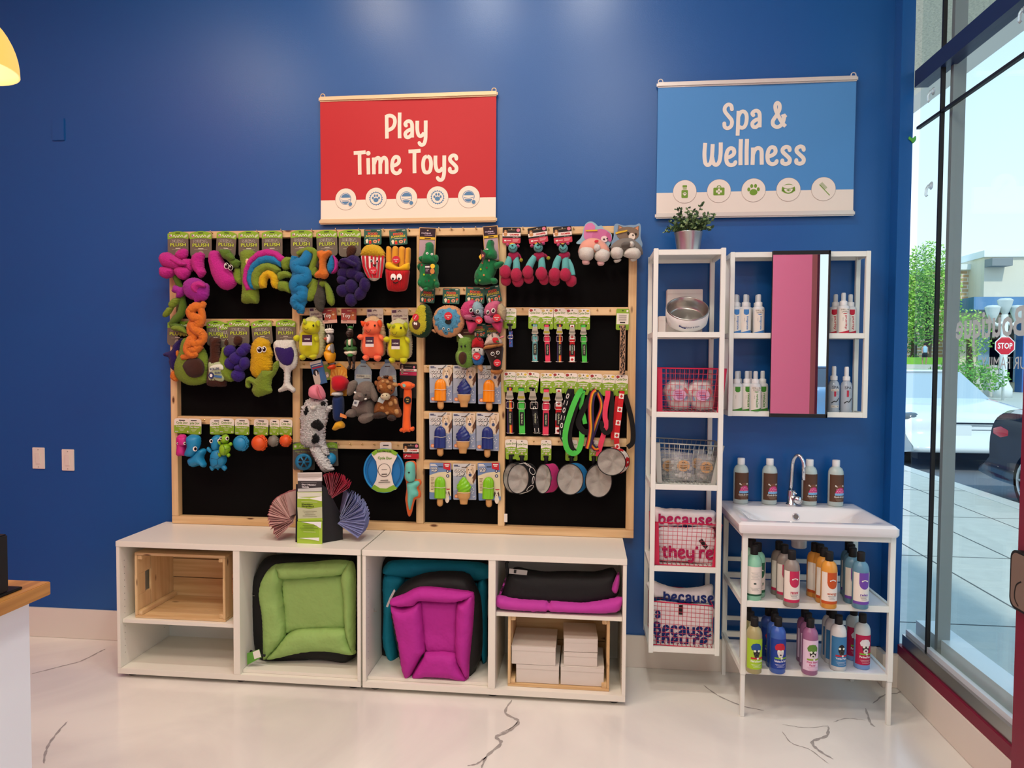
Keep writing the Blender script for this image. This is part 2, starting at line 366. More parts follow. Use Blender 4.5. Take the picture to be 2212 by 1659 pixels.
mb = MB(); mb.box(3.685, 3.72, -2.59, -.016, 0, .158, BASE, bev=.003); mb.box(3.62, 3.70, -.095, -.0, 0, .16, BASE, bev=.003); struct(mb, 'baseboard_right')
# shop window
ALU = mat('#8f9492', rough=.5, metal=.2); ALU_SKY = mat('#dbe6ec', rough=.3, metal=.15); NAVY = mat('#16264f', rough=.35); BSEAL = mat('#101012', rough=.5)  # pale blue sill aluminium has the sky's reflection put into its colour
mgl, N, L, b = node_mat('window_glass')
for nn in list(N):
 if nn.type == 'BSDF_PRINCIPLED': N.remove(nn)
tr = N.new('ShaderNodeBsdfTransparent'); tr.inputs[0].default_value = (.93, .97, .96, 1); gl = N.new('ShaderNodeBsdfGlossy'); gl.inputs['Roughness'].default_value = .02
ms = N.new('ShaderNodeMixShader'); ms.inputs[0].default_value = .055; L.new(tr.outputs[0], ms.inputs[1]); L.new(gl.outputs[0], ms.inputs[2])
L.new(ms.outputs[0], N['Material Output'].inputs[0]); GLASS = mgl
win = tag(MB().box(3.69, 3.80, -2.59, -.07, .158, .205, DRED).build('window_1'), kind='structure')
mb = MB(); mb.box(3.70, 3.82, -2.59, -.10, .205, .262, STEEL); mb.box(3.715, 3.735, -2.59, -.10, .262, .285, ALU_SKY); mb.box(3.76, 3.86, -2.59, -.10, .25, .33, ALU_SKY); mb.build('window_sill', win)
mb = MB(); mb.box(3.70, 3.76, -2.59, -.078, 2.79, 2.865, NAVY); mb.build('transom_rail', win)
mb = MB(); mb.box(3.745, 3.796, -.33, -.305, .25, ZC, ALU); mb.build('mullion', win)
mb = MB(); mb.box(3.712, 3.728, -.302, -.290, .26, ZC, BSEAL); mb.box(3.712, 3.728, -2.59, -.08, 2.60, 2.612, BSEAL); mb.build('black_seal', win)
mb = MB(); mb.box(3.727, 3.733, -2.59, -.08, .27, 2.80, GLASS); mb.build('lower_pane', win)
mb = MB(); mb.box(3.727, 3.733, -2.59, -.08, 2.865, ZC, GLASS); mb.build('upper_pane', win)
VIN = mat('#b9cfd2', rough=.5)
def vinyl(t, c, x0, x1, y0, y1, bold):
 a = at_c(c, x0, y1, 3.724, 0); d = at_c(c, x1, y0, 3.724, 0); mb = MB()
 V, F, tx0, tx1, tz0, tz1 = text_geom(t, bold); O = []
 for p, q in V: O.append((3.7245, d.y + (p - tx0) / (tx1 - tx0) * (a.y - d.y), a.z + (q - tz0) / (tz1 - tz0) * (d.z - a.z)))
 mb.add(O, F, VIN); return mb
tag(vinyl('Boutique', 'F2', 455, 1010, 770, 1110, .02).build('vinyl_lettering'), 'large grey vinyl word Boutique seen mirrored on the window glass', 'lettering')
tag(vinyl('YOUR FAMILY', 'F2', 660, 1150, 1180, 1275, 0).build('vinyl_lettering'), 'small grey vinyl words YOUR FAMILY seen mirrored on the window glass', 'lettering')
CLEAR = mat('#e6efee', rough=.1, trans=.7, alpha=.75)
for k, (x, y, lb) in enumerate(((480, 745, 'clear suction hook just under the dark window rail'), (462, 1497, 'clear suction hook lower down the narrow left pane'), (1212, 95, 'clear suction hook at the top right of the glass'))):
 p = at_c('F1', x, y, 3.712, 0); h = thing('suction_hook', p, lb, 'hook', 'suction hooks on the window')
 MB().cyl(p + Vector((.012, 0, .01)), p + Vector((.004, 0, .01)), .018, CLEAR, r1=.01).build('suction_cup', h); MB().tube([p + Vector((.002, 0, .012)), p + Vector((-.008, 0, -.005)), p + Vector((-.01, 0, -.03)), p + Vector((-.004, 0, -.036))], .006, CLEAR).build('hook', h)
p = at_c('F1', 335, 1105, -.0815)
tag(MB().pillow([(-.018 + p.x, .0 + p.z), (p.x - .012, p.z + .012), (p.x, p.z + .003), (p.x + .014, p.z + .013), (p.x + .016, p.z - .006), (p.x + .002, p.z - .022), (p.x - .005, p.z - .012)], p.y, mat('#4fae45', rough=.5), depth=.003, step=.004).build('paper_leaf', origin=p), 'tiny green paper leaf stuck on the blue window jamb', 'decoration')
# street outside
SIDE = mat('#c2c3ba', rough=.9, var=.12, vscale=9, bump=.2, bscale=60, name='sidewalk_concrete'); ASPH = mat('#6d7076', rough=.95, var=.2, vscale=30, bump=.3, bscale=90, name='asphalt')
mb = MB(); mb.box(3.75, 6.75, -8, 60, -.2, -.005, SIDE)
JN = mat('#5c605f', rough=.9)
for x in (4.90, 5.55, 6.22): mb.box(x - .006, x + .006, -8, 60, -.02, -.003, JN)
for y in (-2.2, -.7, .8, 2.3, 3.8, 5.3, 6.8, 8.3): mb.box(3.9, 6.75, y - .005, y + .005, -.02, -.003, JN)
struct(mb, 'ground_sidewalk')
mb = MB(); mb.box(6.75, 6.95, -8, 60, -.2, .0, mat('#c9cac4', rough=.9, var=.08)); struct(mb, 'ground_curb')
mb = MB(); mb.box(6.95, 60, -20, 120, -.3, -.10, ASPH); struct(mb, 'ground_road')
mb = MB(); mb.box(14, 60, 21, 90, -.1, .02, SIDE); struct(mb, 'ground_corner')
GRASS = mat('#76ad3c', rough=.95, var=.25, vscale=4)
mb = MB(); _z = at_c('F2', 210, 1245, 30.5).z; mb.box(-10, 20.5, 29.5, 33, -.1, _z, SIDE); mb.box(-12, 20.5, 33, 80, -.1, _z + .35, GRASS); struct(mb, 'ground_bank')
STUC = mat('#c8c6b4', rough=.95, bump=.8, bscale=40, var=.12, vscale=50); CANO = mat('#d6d6d0', rough=.8)
mb = MB(); mb.box(3.82, 5.1, -8, 6, 3.95, 4.2, STUC); mb.box(5.1, 5.3, -8, 6, 3.9, 4.5, CANO); cn = mb.build('building_canopy'); tag(cn, kind='structure')
def ob(c, x, y, dep):        # point seen at crop pixel (x,y), on plane world-y = dep
 return at_c(c, x, y, dep, 1)
CREAM = mat('#e4ddc8', rough=.85, var=.04); BRICK, N, L, b = node_mat('tan_brick')
tc = N.new('ShaderNodeTexCoord'); br = N.new('ShaderNodeTexBrick'); br.inputs['Scale'].default_value = 1.0; br.inputs['Color1'].default_value = (.55, .33, .16, 1); br.inputs['Color2'].default_value = (.62, .40, .2, 1); br.inputs['Mortar'].default_value = (.75, .68, .58, 1)
br.inputs['Brick Width'].default_value = .6; br.inputs['Row Height'].default_value = .2; br.inputs['Mortar Size'].default_value = .03
mp = N.new('ShaderNodeMapping'); mp.inputs['Rotation'].default_value = (PI / 2, 0, 0); L.new(tc.outputs['Object'], mp.inputs[0]); L.new(mp.outputs[0], br.inputs['Vector']); L.new(br.outputs[0], b.inputs['Base Color']); b.inputs['Roughness'].default_value = .9
YB = 36.0
bd = thing('corner_building', (34, YB, 0), 'cream building with blue fascia and tan brick end across the street', 'building')
a = ob('F2', 470, 740, YB); t = ob('F2', 690, 390, YB); z2 = ob('F2', 690, 695, YB).z
MB().box(t.x, t.x + 40, YB, YB + 20, z2 - 1, t.z, CREAM).build('upper_wall', bd)
MB().box(t.x - .1, t.x + 40, YB - .15, YB + 20, t.z, t.z + .35, mat('#eef2f2', rough=.7)).build('roof_coping', bd)
z0 = ob('F2', 600, 500, YB + 2).z; x0 = ob('F2', 440, 600, YB + 2).x
MB().box(x0 - 1.2, t.x + .9, YB + 1.5, YB + 20, 0, z0, BRICK).build('brick_wing', bd)
MB().box(x0 + 2.3, x0 + 3.2, YB + 1.4, YB + 1.6, z2 - 2, z0 - .3, CREAM).build('pilaster', bd)
MB().box(x0 - 1.3, t.x + 1.0, YB + 1.3, YB + 20, z0, z0 + .3, mat('#eef2f2', rough=.7)).build('wing_coping', bd)
zf0 = ob('F2', 700, 815, YB - 1.5).z; zf1 = ob('F2', 700, 715, YB - 1.5).z
FASC = mat('#5d88b4', rough=.7, var=.15, vscale=2)
MB().box(a.x - .3, a.x + 40, YB - 2.2, YB + .2, zf0, zf1, FASC).build('blue_fascia', bd)
mb = MB(); mb.box(a.x + .2, a.x + 40, YB, YB + 1, 0, zf0, mat('#d8cfb4', rough=.9)); mb.build('ground_floor_wall', bd)
mb = MB()
for k in range(3): q = ob('F2', 640 + k * 90, 1000, YB - .1); mb.box(q.x, q.x + 1.2, YB - .12, YB + .02, .5, zf0 - .9, mat('#7f9fb4', rough=.2))
mb.build('shop_window', bd)
q = ob('F2', 960, 1000, YB - 1.2); MB().box(q.x, q.x + .8, YB - 1.6, YB - 1, 0, zf0, mat('#2f67ad', rough=.6)).build('blue_column', bd)
q = ob('F2', 770, 432, YB); MB().box(q.x - .5, q.x + .5, YB - .7, YB, q.z - .25, q.z + .15, mat('#8a9092', rough=.5)).build('flood_light', bd)
LW = mat('#dfe5e6', rough=.5); q = at(2165, 860, 0, 2); k = q.y + 3.48
sl = thing('street_lamp', (q.x, q.y, 0), 'white street lamp with three glass globes', 'street lamp')
MB().lathe([(.0, 0), (.36, 0), (.36, .4), (.26, .6), (.16, .9), (.15, 1.2), (.13, 3.6), (.1, 3.6)], (q.x, q.y, 0), LW, 16).build('post', sl)
for dx, dz in ((0, 0), (-.5, -.3), (.5, -.3)):
 g = MB(); g.lathe([(.0, -.4), (.1, -.36), (.24, .0), (.29, .22), (.31, .26), (.2, .34), (0, .36)], (q.x + dx, q.y, 3.95 + dz), mat('#cfd8d8', rough=.2), 16); gl_ = g.build('globe', sl)
MB().tube([(q.x - .5, q.y, 3.3), (q.x - .3, q.y, 3.15), (q.x, q.y, 3.3), (q.x + .3, q.y, 3.15), (q.x + .5, q.y, 3.3)], .07, LW).build('arm', sl)
q = at(2171, 747, q.y - 2.2, 1); r = 18.5 * (q.y + 3.48) / FPX * 1.05
st = thing('stop_sign', (q.x, q.y, 0), 'red octagonal STOP sign on a pole', 'sign')
oc = [(q.x + r * 1.04 * math.cos(PI / 8 + k * PI / 4), q.z + r * 1.04 * math.sin(PI / 8 + k * PI / 4)) for k in range(8)]; oi = [(q.x + (x - q.x) * .92, q.z + (z - q.z) * .92) for x, z in oc]
mb = MB(); mb.poly(oc, q.y, mat('#f2f2f2', rough=.5), th=.02); mb.poly(oi, q.y - .004, mat('#d01f33', rough=.5)); mb.text('STOP', q.x, q.z, r * .62, q.y - .008, mat('#ffffff', rough=.5), w=r * 1.42, bold=.02); mb.build('sign_face', st)
MB().cyl((q.x, q.y + .05, 0), (q.x, q.y + .05, q.z + r), .05, LW).build('post', st)
def tree(c, x, y, Y, r, h, n, label, col, shrub=False):
 p = at_c(c, x, y, Y, 1); t = thing('shrub' if shrub else 'leafy_tree', (p.x, Y, .0), label, 'shrub' if shrub else 'tree')
 if not shrub: MB().tube([(p.x, Y, 0), (p.x + .1, Y, p.z * .5), (p.x, Y, p.z)], [.22, .16, .08], mat('#5b4a3a', rough=.9)).build('trunk', t)
 mb = MB(); ms_ = [mat(k, rough=.8) for k in col]
 for i in range(n):
  d = Vector((random.gauss(0, 1), random.gauss(0, 1), random.gauss(0, 1))).normalized() * random.random() ** .4
  q = Vector((p.x + d.x * r, Y + d.y * r, p.z + d.z * h)); a = .03 * r + .045; u_ = Vector((random.gauss(0, 1), random.gauss(0, 1), random.gauss(0, 1))).normalized() * a; w_ = u_.orthogonal().normalized() * a * .6
  mb.add([q - u_, q - w_, q + u_, q + w_], [(0, 1, 2, 3)], ms_[i % len(ms_)])
 mb.build('foliage', t); return t
G3 = ('#86ba46', '#a6d060', '#6a9e3e')
tree('F2', 235, 690, 33.6, 1.5, 2.7, 4500, 'bright green tree seen through the narrow left window pane', G3)
tree('F2', 120, 780, 36, 1.0, 3.0, 1500, 'darker green tree beside the blue window jamb', ('#4f8a3a', '#3f7a34', '#6fa83a'))
tree('F2', 560, 1010, 29.5, 1.0, 1.2, 700, 'small loose leafed street tree in front of the corner building', G3)
tree('F2', 545, 1340, 27, 1.5, .7, 900, 'clipped green hedge bush behind the white car', ('#5f9a3c', '#4f8a34', '#77ae4a'), True)
q = at_c('F2', 210, 1245, 30.5, 1); s_ = 160 * .27119 * (q.y + 3.48) / FPX / 1.72
pe = thing('person', q, 'person in light blue top and black shorts walking away along the pavement', 'person')
def skin_body(name, parent, verts, edges, rad, material):
 me = bpy.data.meshes.new(name); o = bpy.data.objects.new(name, me); COL.objects.link(o); me.from_pydata(verts, edges, []); me.materials.append(material)
 md = o.modifiers.new('s', 'SKIN'); sv = me.skin_vertices[0].data
 for i, r in enumerate(rad): sv[i].radius = (r, r)
 sv[0].use_root = True; ms2 = o.modifiers.new('ss', 'SUBSURF'); ms2.levels = 1; ms2.render_levels = 1; o.parent = parent; return o
V = [(0, 0, .92), (0, 0, 1.15), (0, 0, 1.38), (0, 0, 1.5), (0, 0, 1.62), (.1, 0, .9), (.13, -.08, .5), (.12, .05, .08), (.12, -.08, .03), (-.1, 0, .9), (-.12, .12, .5), (-.11, .12, .08), (-.11, 0, .03), (.19, 0, 1.38), (.24, .06, 1.1), (.22, -.1, .88), (-.19, 0, 1.38), (-.24, -.05, 1.1), (-.22, -.16, .9)]
Ed = [(0, 1), (1, 2), (2, 3), (3, 4), (0, 5), (5, 6), (6, 7), (7, 8), (0, 9), (9, 10), (10, 11), (11, 12), (2, 13), (13, 14), (14, 15), (2, 16), (16, 17), (17, 18)]
Rr = [.15, .14, .15, .06, .11, .09, .065, .045, .04, .09, .065, .045, .04, .07, .045, .04, .07, .045, .04]
bo = skin_body('body', pe, [Vector(v) * s_ for v in V], Ed, [r * s_ for r in Rr], mat('#b58a70', rough=.7))
mb = MB(); mb.T = Matrix.Translation(q) @ Matrix.Scale(s_, 4); mb.lathe([(.16, .95), (.175, 1.1), (.19, 1.35), (.12, 1.47), (.07, 1.5)], (0, 0, 0), mat('#9fc6de', rough=.8), 14); mb.build('shirt', pe)
mb = MB(); mb.T = Matrix.Translation(q) @ Matrix.Scale(s_, 4); mb.lathe([(.16, 1.0), (.19, .85), (.2, .62), (.1, .6)], (0, 0, 0), BLK, 14); mb.build('shorts', pe)
mb = MB(); mb.T = Matrix.Translation(q) @ Matrix.Scale(s_, 4); mb.ell((0, .01, 1.67), (.1, .115, .1), mat('#2a1d16', rough=.8), 10); mb.build('hair', pe)
def car(name, x0, x1, yf, yr, prof, label, cm, roofs, wheels, extra):
 """prof: body side profile (y,z) from front bumper over hood, roof, boot and back; extruded across x with rounded shoulders"""
 t = thing(name, ((x0 + x1) / 2, (yf + yr) / 2, -.1), label, 'car'); mb = MB(); P = crspline(prof, True, 4); n = len(P); V = []; F = []; cy = sum(p[0] for p in P) / n
 prof_s = ((0, .90), (.04, .965), (.12, 1), (.88, 1), (.96, .965), (1, .90))
 for s, k in prof_s:
  x = x0 + (x1 - x0) * s
  for y, z in P:
   zz = .12 + (z - .12) * (1 - (1 - k) * .5); V.append((x + (0), cy + (y - cy) * (1 - (1 - k) * .35), zz))
 for i in range(len(prof_s) - 1):
  for j in range(n): F.append((i * n + j, i * n + (j + 1) % n, (i + 1) * n + (j + 1) % n, (i + 1) * n + j))
 F += [tuple(range(n)), tuple(range((len(prof_s) - 1) * n, len(prof_s) * n))[::-1]]; mb.add(V, F, cm, True); mb.build('body', t)
 mb = MB(); G = mat('#a9b8c0' if 'white' in name else '#24303a', rough=.08, spec=.8)
 V = []; F = []; nr = len(roofs)
 for s, k in ((.10, 0), (.2, 1), (.8, 1), (.9, 0)):
  x = x0 + (x1 - x0) * s
  for y, z, tp in roofs: V.append((x if tp else x0 + (x1 - x0) * (.06 if s < .5 else .94) if k == 0 else x, y, z))
 for i in range(3):
  for j in range(nr - 1): F.append((i * nr + j, i * nr + j + 1, (i + 1) * nr + j + 1, (i + 1) * nr + j))
 F += [tuple(range(nr)), tuple(range(3 * nr, 4 * nr))[::-1]]; mb.add(V, F, G, False); cab = mb.build('cabin_glass', t)
 ys = [r_[0] for r_ in roofs if r_[2]]; zt = max(r_[1] for r_ in roofs); MB().box(x0 + .17 * (x1 - x0), x1 - .17 * (x1 - x0), min(ys) - .05, max(ys) + .05, zt - .03, zt + .02, cm, bev=.02).build('roof', t)
 TY = mat('#17181a', rough=.8); RM = mat('#b9bcc0', rough=.3, metal=.8)
 for (wy) in wheels:
  for wx, sg in ((x0, 1), (x1, -1)):
   w = MB(); w.cyl((wx + .0 * sg, wy, .22), (wx + .24 * sg, wy, .22), .33, TY, n=28); ww = w.build('wheel', t)
   w = MB(); w.cyl((wx - .012 * sg, wy, .22), (wx + .02 * sg, wy, .22), .06, RM, n=16); w.tube([(wx - .006 * sg, wy + .235 * math.cos(a * PI / 12), .22 + .235 * math.sin(a * PI / 12)) for a in range(24)], .02, RM, closed=True)
   for a in range(10): w.tube([(wx - .008 * sg, wy, .22), (wx - .008 * sg, wy + .235 * math.cos(a * PI / 5), .22 + .235 * math.sin(a * PI / 5))], .016, RM, n=6)
   rim = w.build('rim', ww)
 extra(t); return t
WH = mat('#e3e9ea', rough=.2, coat=.6); NV = mat('#1b2740', rough=.15, coat=.8)
def ex_white(t):
 MB().box(7.75, 9.0, 7.68, 7.9, .38, .62, mat('#14202c', rough=.4)).build('grille', t)
 mb = MB(); [mb.box(7.8, 8.95, 7.665, 7.69, z, z + .02, mat('#aeb6ba', rough=.3, metal=.6)) for z in (.43, .5, .57)]; mb.build('grille_bars', t)
 MB().box(7.62, 8.02, 7.63, 7.665, .38, .58, mat('#e8eeee', rough=.5)).build('number_plate', t)
 MB().box(7.3, 9.0, 7.72, 7.95, .05, .30, mat('#15171a', rough=.6)).build('lower_bumper', t)
 for x in (7.25, 8.8): MB().ell((x, 7.86, .68), (.2, .12, .08), mat('#5a646a', rough=.1), 12).build('headlight', t)
car('white_car', 7.12, 9.1, 7.7, 12.4, [(7.7, .15), (7.66, .45), (7.75, .72), (8.1, .82), (9.0, .93), (9.5, .97), (11.2, .98), (12.2, .92), (12.4, .6), (12.3, .15)], 'white car parked at the curb with its front facing the shop', WH,
 [(8.95, .92, 0), (9.75, 1.36, 1), (10.9, 1.38, 1), (12.0, .95, 0)], (8.55, 11.5), ex_white)
def ex_dark(t):
 MB().ell((7.16, 5.22, .72), (.1, .28, .11), mat('#c01830', rough=.15), 12).build('tail_light', t)
 mb = MB(); mb.box(7.5, 7.9, 5.48, 5.52, .42, .56, mat('#15171a', rough=.5)); mb.build('number_plate', t)
def ex_none(t): MB().box(7.3, 8.8, -17.02, -16.9, .3, .5, mat('#14202c', rough=.4)).build('grille', t)
car('light_blue_car', 7.1, 8.95, -17, -12.4, [(-17, .15), (-17.04, .45), (-16.9, .72), (-16, .88), (-15.3, .97), (-13.4, 1.0), (-12.6, .92), (-12.4, .6), (-12.5, .15)], 'light blue car parked further along, seen only in the mirror', mat('#7fa6c8', rough=.2, coat=.6),
 [(-15.6, .92, 0), (-15.0, 1.38, 1), (-13.9, 1.4, 1), (-12.8, .97, 0)], (-16.1, -13.3), ex_none)
car('dark_blue_car', 7.08, 8.95, 5.48, .9, [(5.4, .15), (5.5, .42), (5.48, .75), (5.3, .96), (4.9, 1.0), (3.2, .98), (1.8, .9), (1.0, .7), (.9, .3), (1.0, .15)], 'dark blue car parked behind the red pillar, only its rear corner in view', NV,
 [(1.7, .9, 0), (2.5, 1.40, 1), (3.6, 1.42, 1), (4.9, 1.0, 0)], (4.62, 1.9), ex_dark)
# display cabinets
H_TOP = .66
def cabinet(x0, label, shelf_side):
 x1 = x0 + 1.199; yf, yb = -.42, -.02; t = thing('storage_cabinet', ((x0 + x1) / 2, -.22, 0), label, 'cabinet'); xm = x0 + .6; S = .016
 MB().box(x0, x1, yf - .002, yb, H_TOP - .027, H_TOP, WHITE, bev=.0015).build('top_panel', t)
 MB().box(x0 + .001, x1 - .001, yf, yb, .02, .047, WHITE, bev=.001).build('bottom_panel', t)
 for a in (x0 + .001, x1 - .001 - S):
  mb = MB(); mb.box(a, a + S, yf, yb, .0472, H_TOP - .0272, WHITE, bev=.001)
  for z in [.11 + .032 * k for k in range(15)]:
   for y in (-.385, -.07):
    xx = a + S if a < xm else a; mb.cyl((xx + .0004, y, z), (xx - .0004, y, z), .0022, mat('#8a8580', rough=.8), n=8)
  mb.build('side_panel', t)
 MB().box(xm - .016, xm + .016, yf, yb, .0472, H_TOP - .0272, WHITE, bev=.001).build('divider', t)
 MB().box(x0 + .017, x1 - .017, yb - .008, yb - .001, .0472, H_TOP - .0272, mat('#e2e2dc', rough=.5)).build('back_panel', t)
 for a in (x0 + .05, xm, x1 - .05):
  for y in (yf + .05, yb - .05): MB().cyl((a, y, .0), (a, y, .0199), .022, mat('#55524e', rough=.5), n=14).build('foot', t)
 return t, x0, xm, x1
cA, a0, am, a1 = cabinet(0.0, 'white cabinet on the left, holding an empty wooden crate and a green dog bed', 0)
cB, b0, bm_, b1 = cabinet(1.205, 'white cabinet on the right, holding magenta and teal dog beds and boxes', 1)
zs = at_c('D7', 600, 868, -.41).z; ZSA = zs
MB().box(a0 + .018, am - .017, -.405, -.03, zs - .018, zs, WHITE, bev=.001).build('shelf', cA)
MB().box(am + .017, a1 - .018, -.395, -.03, .0475, .062, WHITE, bev=.001).build('shelf', cA)
zs = at_c('D8', 1600, 722, -.40).z; ZSB = zs - .004
MB().box(bm_ + .017, b1 - .018, -.40, -.03, ZSB - .018, ZSB, WHITE, bev=.001).build('shelf', cB)
MB().box(b0 + .018, bm_ - .017, -.395, -.03, .0475, .062, WHITE, bev=.001).build('shelf', cB)
for c_, x, z in ((cA, am + .016, .38), (cB, b0 + .017, .33), (cB, bm_ - .030, .315)): MB().box(x, x + .014, -.30, -.297, z, z + .003, STEEL).box(x if x < bm_ - .05 else x + .011, x + .003 if x < bm_ - .05 else x + .014, -.301, -.296, z, z + .014, STEEL).build('shelf_pin', c_)
def crate(cr_, x0p, x1p, ytop, ybot, yf, yb, z0, label):
 a = at_c(cr_, x0p, (ytop + ybot) / 2, yf); d = at_c(cr_, x1p, (ytop + ybot) / 2, yf); z1 = at_c(cr_, (x0p + x1p) / 2, ytop, yf).z; x0, x1 = a.x, d.x; T = .012
 t = thing('wooden_crate', ((x0 + x1) / 2, (yf + yb) / 2, z0), label, 'crate'); W_ = (yb - yf); g = .004
 for nm, za in (('top_board', z1 - T), ('bottom_board', z0)):
  mb = MB()
  for k in range(3): mb.box(x0, x1, yf + k * (W_ + g) / 3, yf + (k + 1) * (W_ + g) / 3 - g, za, za + T, PINE_X, bev=.001)
  mb.build(nm, t)
 mb = MB(); hh = (z1 - z0 - 2 * T)
 for k in range(3): mb.box(x0 + T, x1 - T, yb - T, yb, z0 + T + k * (hh + g) / 3, z0 + T + (k + 1) * (hh + g) / 3 - g, PINE_X, bev=.001)
 mb.build('back_board', t)
 for xa in (x0, x1 - T):
  mb = MB(); zc = (z0 + z1) / 2
  mb.box(xa, xa + T, yf + W_ * .36, yb, z0 + T + .0005, z1 - T - .0005, PINE_Z, bev=.001)
  mb.box(xa, xa + T, yf, yf + W_ * .34, z0 + T + .0005, zc - .05, PINE_Z, bev=.001); mb.box(xa, xa + T, yf, yf + W_ * .34, zc + .05, z1 - T - .0005, PINE_Z, bev=.001); mb.box(xa, xa + T, yf, yf + W_ * .2, zc - .05, zc + .05, PINE_Z)
  mb.build('end_board', t)
 for xa in (x0 + T, x1 - T - .022):
  for za in (z0 + T, z1 - T - .022): MB().box(xa, xa + .022, yf + .004, yb - T - .001, za, za + .022, PINE_Y, bev=.002).build('corner_batten', t)
 return t, x0, x1, z0, z1
crate('D7', 238, 995, 300, 838, -.385, -.08, ZSA + .001, 'empty pine crate lying on its side on the shelf of the left cabinet')
crt, kx0, kx1, kz0, kz1 = crate('D8', 1206, 2016, 735, 1325, -.385, -.10, .0475, 'pine crate on its side holding white boxes in the right cabinet')
BOX = mat('#d8cfc4', rough=.8, var=.04);
def carton(x0, x1, y0, y1, z0, z1, label, rz=0):
 t = thing('cardboard_box', ((x0 + x1) / 2, (y0 + y1) / 2, z0), label, 'box', 'plain white boxes in the crate'); mb = MB(); c = Vector(((x0 + x1) / 2, (y0 + y1) / 2, 0)); mb.T = Matrix.Translation(c) @ Matrix.Rotation(rz, 4, 'Z') @ Matrix.Translation(-c)
 mb.box(x0, x1, y0, y1, z0, z1 - .0015, BOX, bev=.001); mb.build('carton', t)
 mb = MB(); mb.T = Matrix.Translation(c) @ Matrix.Rotation(rz, 4, 'Z') @ Matrix.Translation(-c); mb.box(x0 - .001, x1 + .001, y0 - .001, y1, z1 - .0015, z1, BOX); mb.box(x0, x1, y0 - .0015, y0 - .0003, z1 - .02, z1, BOX); mb.build('lid_flap', t)
yb_ = -.37; zb = kz0 + .0125 + .001; q = lambda x, y, Y=-.37: at_c('D8', x, y, Y)
h1 = q(1400, 1135).z - q(1400, 1280).z
carton(q(1272, 1200).x, q(1612, 1200).x, yb_, -.14, zb + .0, zb + h1, 'lower left white box in the pine crate')
carton(q(1626, 1200).x, q(1970, 1200).x, yb_, -.14, zb, zb + h1, 'lower right white box in the pine crate')
carton(q(1236, 1060).x, q(1585, 1060).x, -.372, -.15, zb + h1 + .001, zb + h1 + (q(1400, 990).z - q(1400, 1135).z), 'widest white box, stacked on the lower left box of the crate')
h2 = q(1780, 1020).z - q(1780, 1130).z
carton(q(1650, 1060).x, q(1918, 1060).x, -.36, -.16, zb + h1 + .001, zb + h1 + h2, 'small white box in the middle of the right hand stack in the crate', .0)
carton(q(1645, 950).x, q(1915, 950).x, -.36, -.17, zb + h1 + h2 + .002, zb + h1 + h2 * 2.0, 'small white box on top of the right hand stack in the crate', .04)
# dog beds
def pts(s): return [tuple(float(v) for v in p.split(',')) for p in s.split()]
def xz(c, s, Y): return [(lambda p: (p.x, p.z))(at_c(c, x, y, Y)) for x, y in (pts(s) if isinstance(s, str) else s)]
def bed(name, label, cat, crop, Y, z, spec, color):
 p = at_c(crop, *spec['c'], Y); t = thing(name, (p.x, Y + .1, z), label, cat, None); C_ = mat(color, rough=.7, bump=.8, bscale=13, spec=.25); K = mat('#070708', rough=.65, bump=.3, bscale=18)
 mb = MB(); mb.pillow(xz(crop, spec['shell'], Y + .09), Y + .09, K, depth=.075, back=.9, step=.012, cap=.05, fuzz=.0004); mb.build('shell', t)
 mb = MB(); mb.pillow(xz(crop, spec['cushion'], Y + .016), Y + .016, C_, depth=.016, back=.5, step=.01, cap=.03, sp=False, fuzz=.0006); mb.build('cushion', t)
 for k in ('top', 'left', 'right', 'bottom'):
  if k in spec: mb = MB(); mb.pillow(xz(crop, spec[k], Y + .01), Y + .01, C_, depth=.05, back=.7, step=.0085, cap=.045, fuzz=.0004); mb.build('bolster', t)
 return t
gb = bed('dog_bed', 'green and black dog bed standing on edge in the left cabinet', 'dog bed', 'D7', -.315, .0625, dict(c=(1700, 1190),
 shell='1228,600 1245,480 1320,340 1450,300 1800,298 2085,298 2088,700 2088,1160 1800,1165 1400,1192 1320,1170 1262,1050 1232,800',
 cushion='1470,490 1985,460 2010,640 2015,925 1800,925 1600,935 1495,975 1485,780 1470,600',
 top='1440,380 1700,365 1900,345 2040,355 2040,400 1975,470 1750,492 1480,505 1445,440', left='1440,380 1340,450 1285,600 1310,800 1320,1000 1322,1165 1345,1175 1440,1080 1505,980 1498,780 1470,600 1482,505',
 bottom='1335,1178 1420,1080 1500,985 1600,925 1800,913 2005,918 2050,1040 2085,1138 1850,1108 1650,1120 1450,1165', right='2040,355 2088,430 2089,800 2083,1130 2040,1050 2003,915 1990,650 1972,468'), '#93b466')
p = at_c('D7', 1240, 1160, -.37); mb = MB(); mb.poly(xz('D7', '1178,1130 1280,1095 1300,1165 1180,1228', -.37), -.37, print_('#5f9a3a'), th=.001); mb.poly(xz('D7', '1225,1120 1280,1098 1296,1160 1240,1180', -.3705), -.3705, PW); mb.build('hang_tag', gb)
MB().tube([at_c('D7', x, y, -.36) for x, y in ((1330, 1150), (1260, 1140), (1205, 1110))], .006, BLK).build('strap', gb)
bed('dog_bed', 'teal and black dog bed standing at the back, behind the magenta bed', 'dog bed', 'D8', -.19, .0625, dict(c=(600, 1120),
 shell='168,700 172,450 215,285 330,268 700,268 1040,275 1042,700 1040,1085 600,1090 290,1118 215,1050 170,850', cushion='370,440 1000,470 1000,1060 340,1060',
 top='218,400 235,325 330,292 700,296 1035,325 1038,445 700,455 380,430', left='222,410 390,430 340,600 310,800 330,1095 275,1110 212,950 217,700', right='960,480 1038,450 1040,760 1038,1085 1000,1085 965,800'), '#15809a')
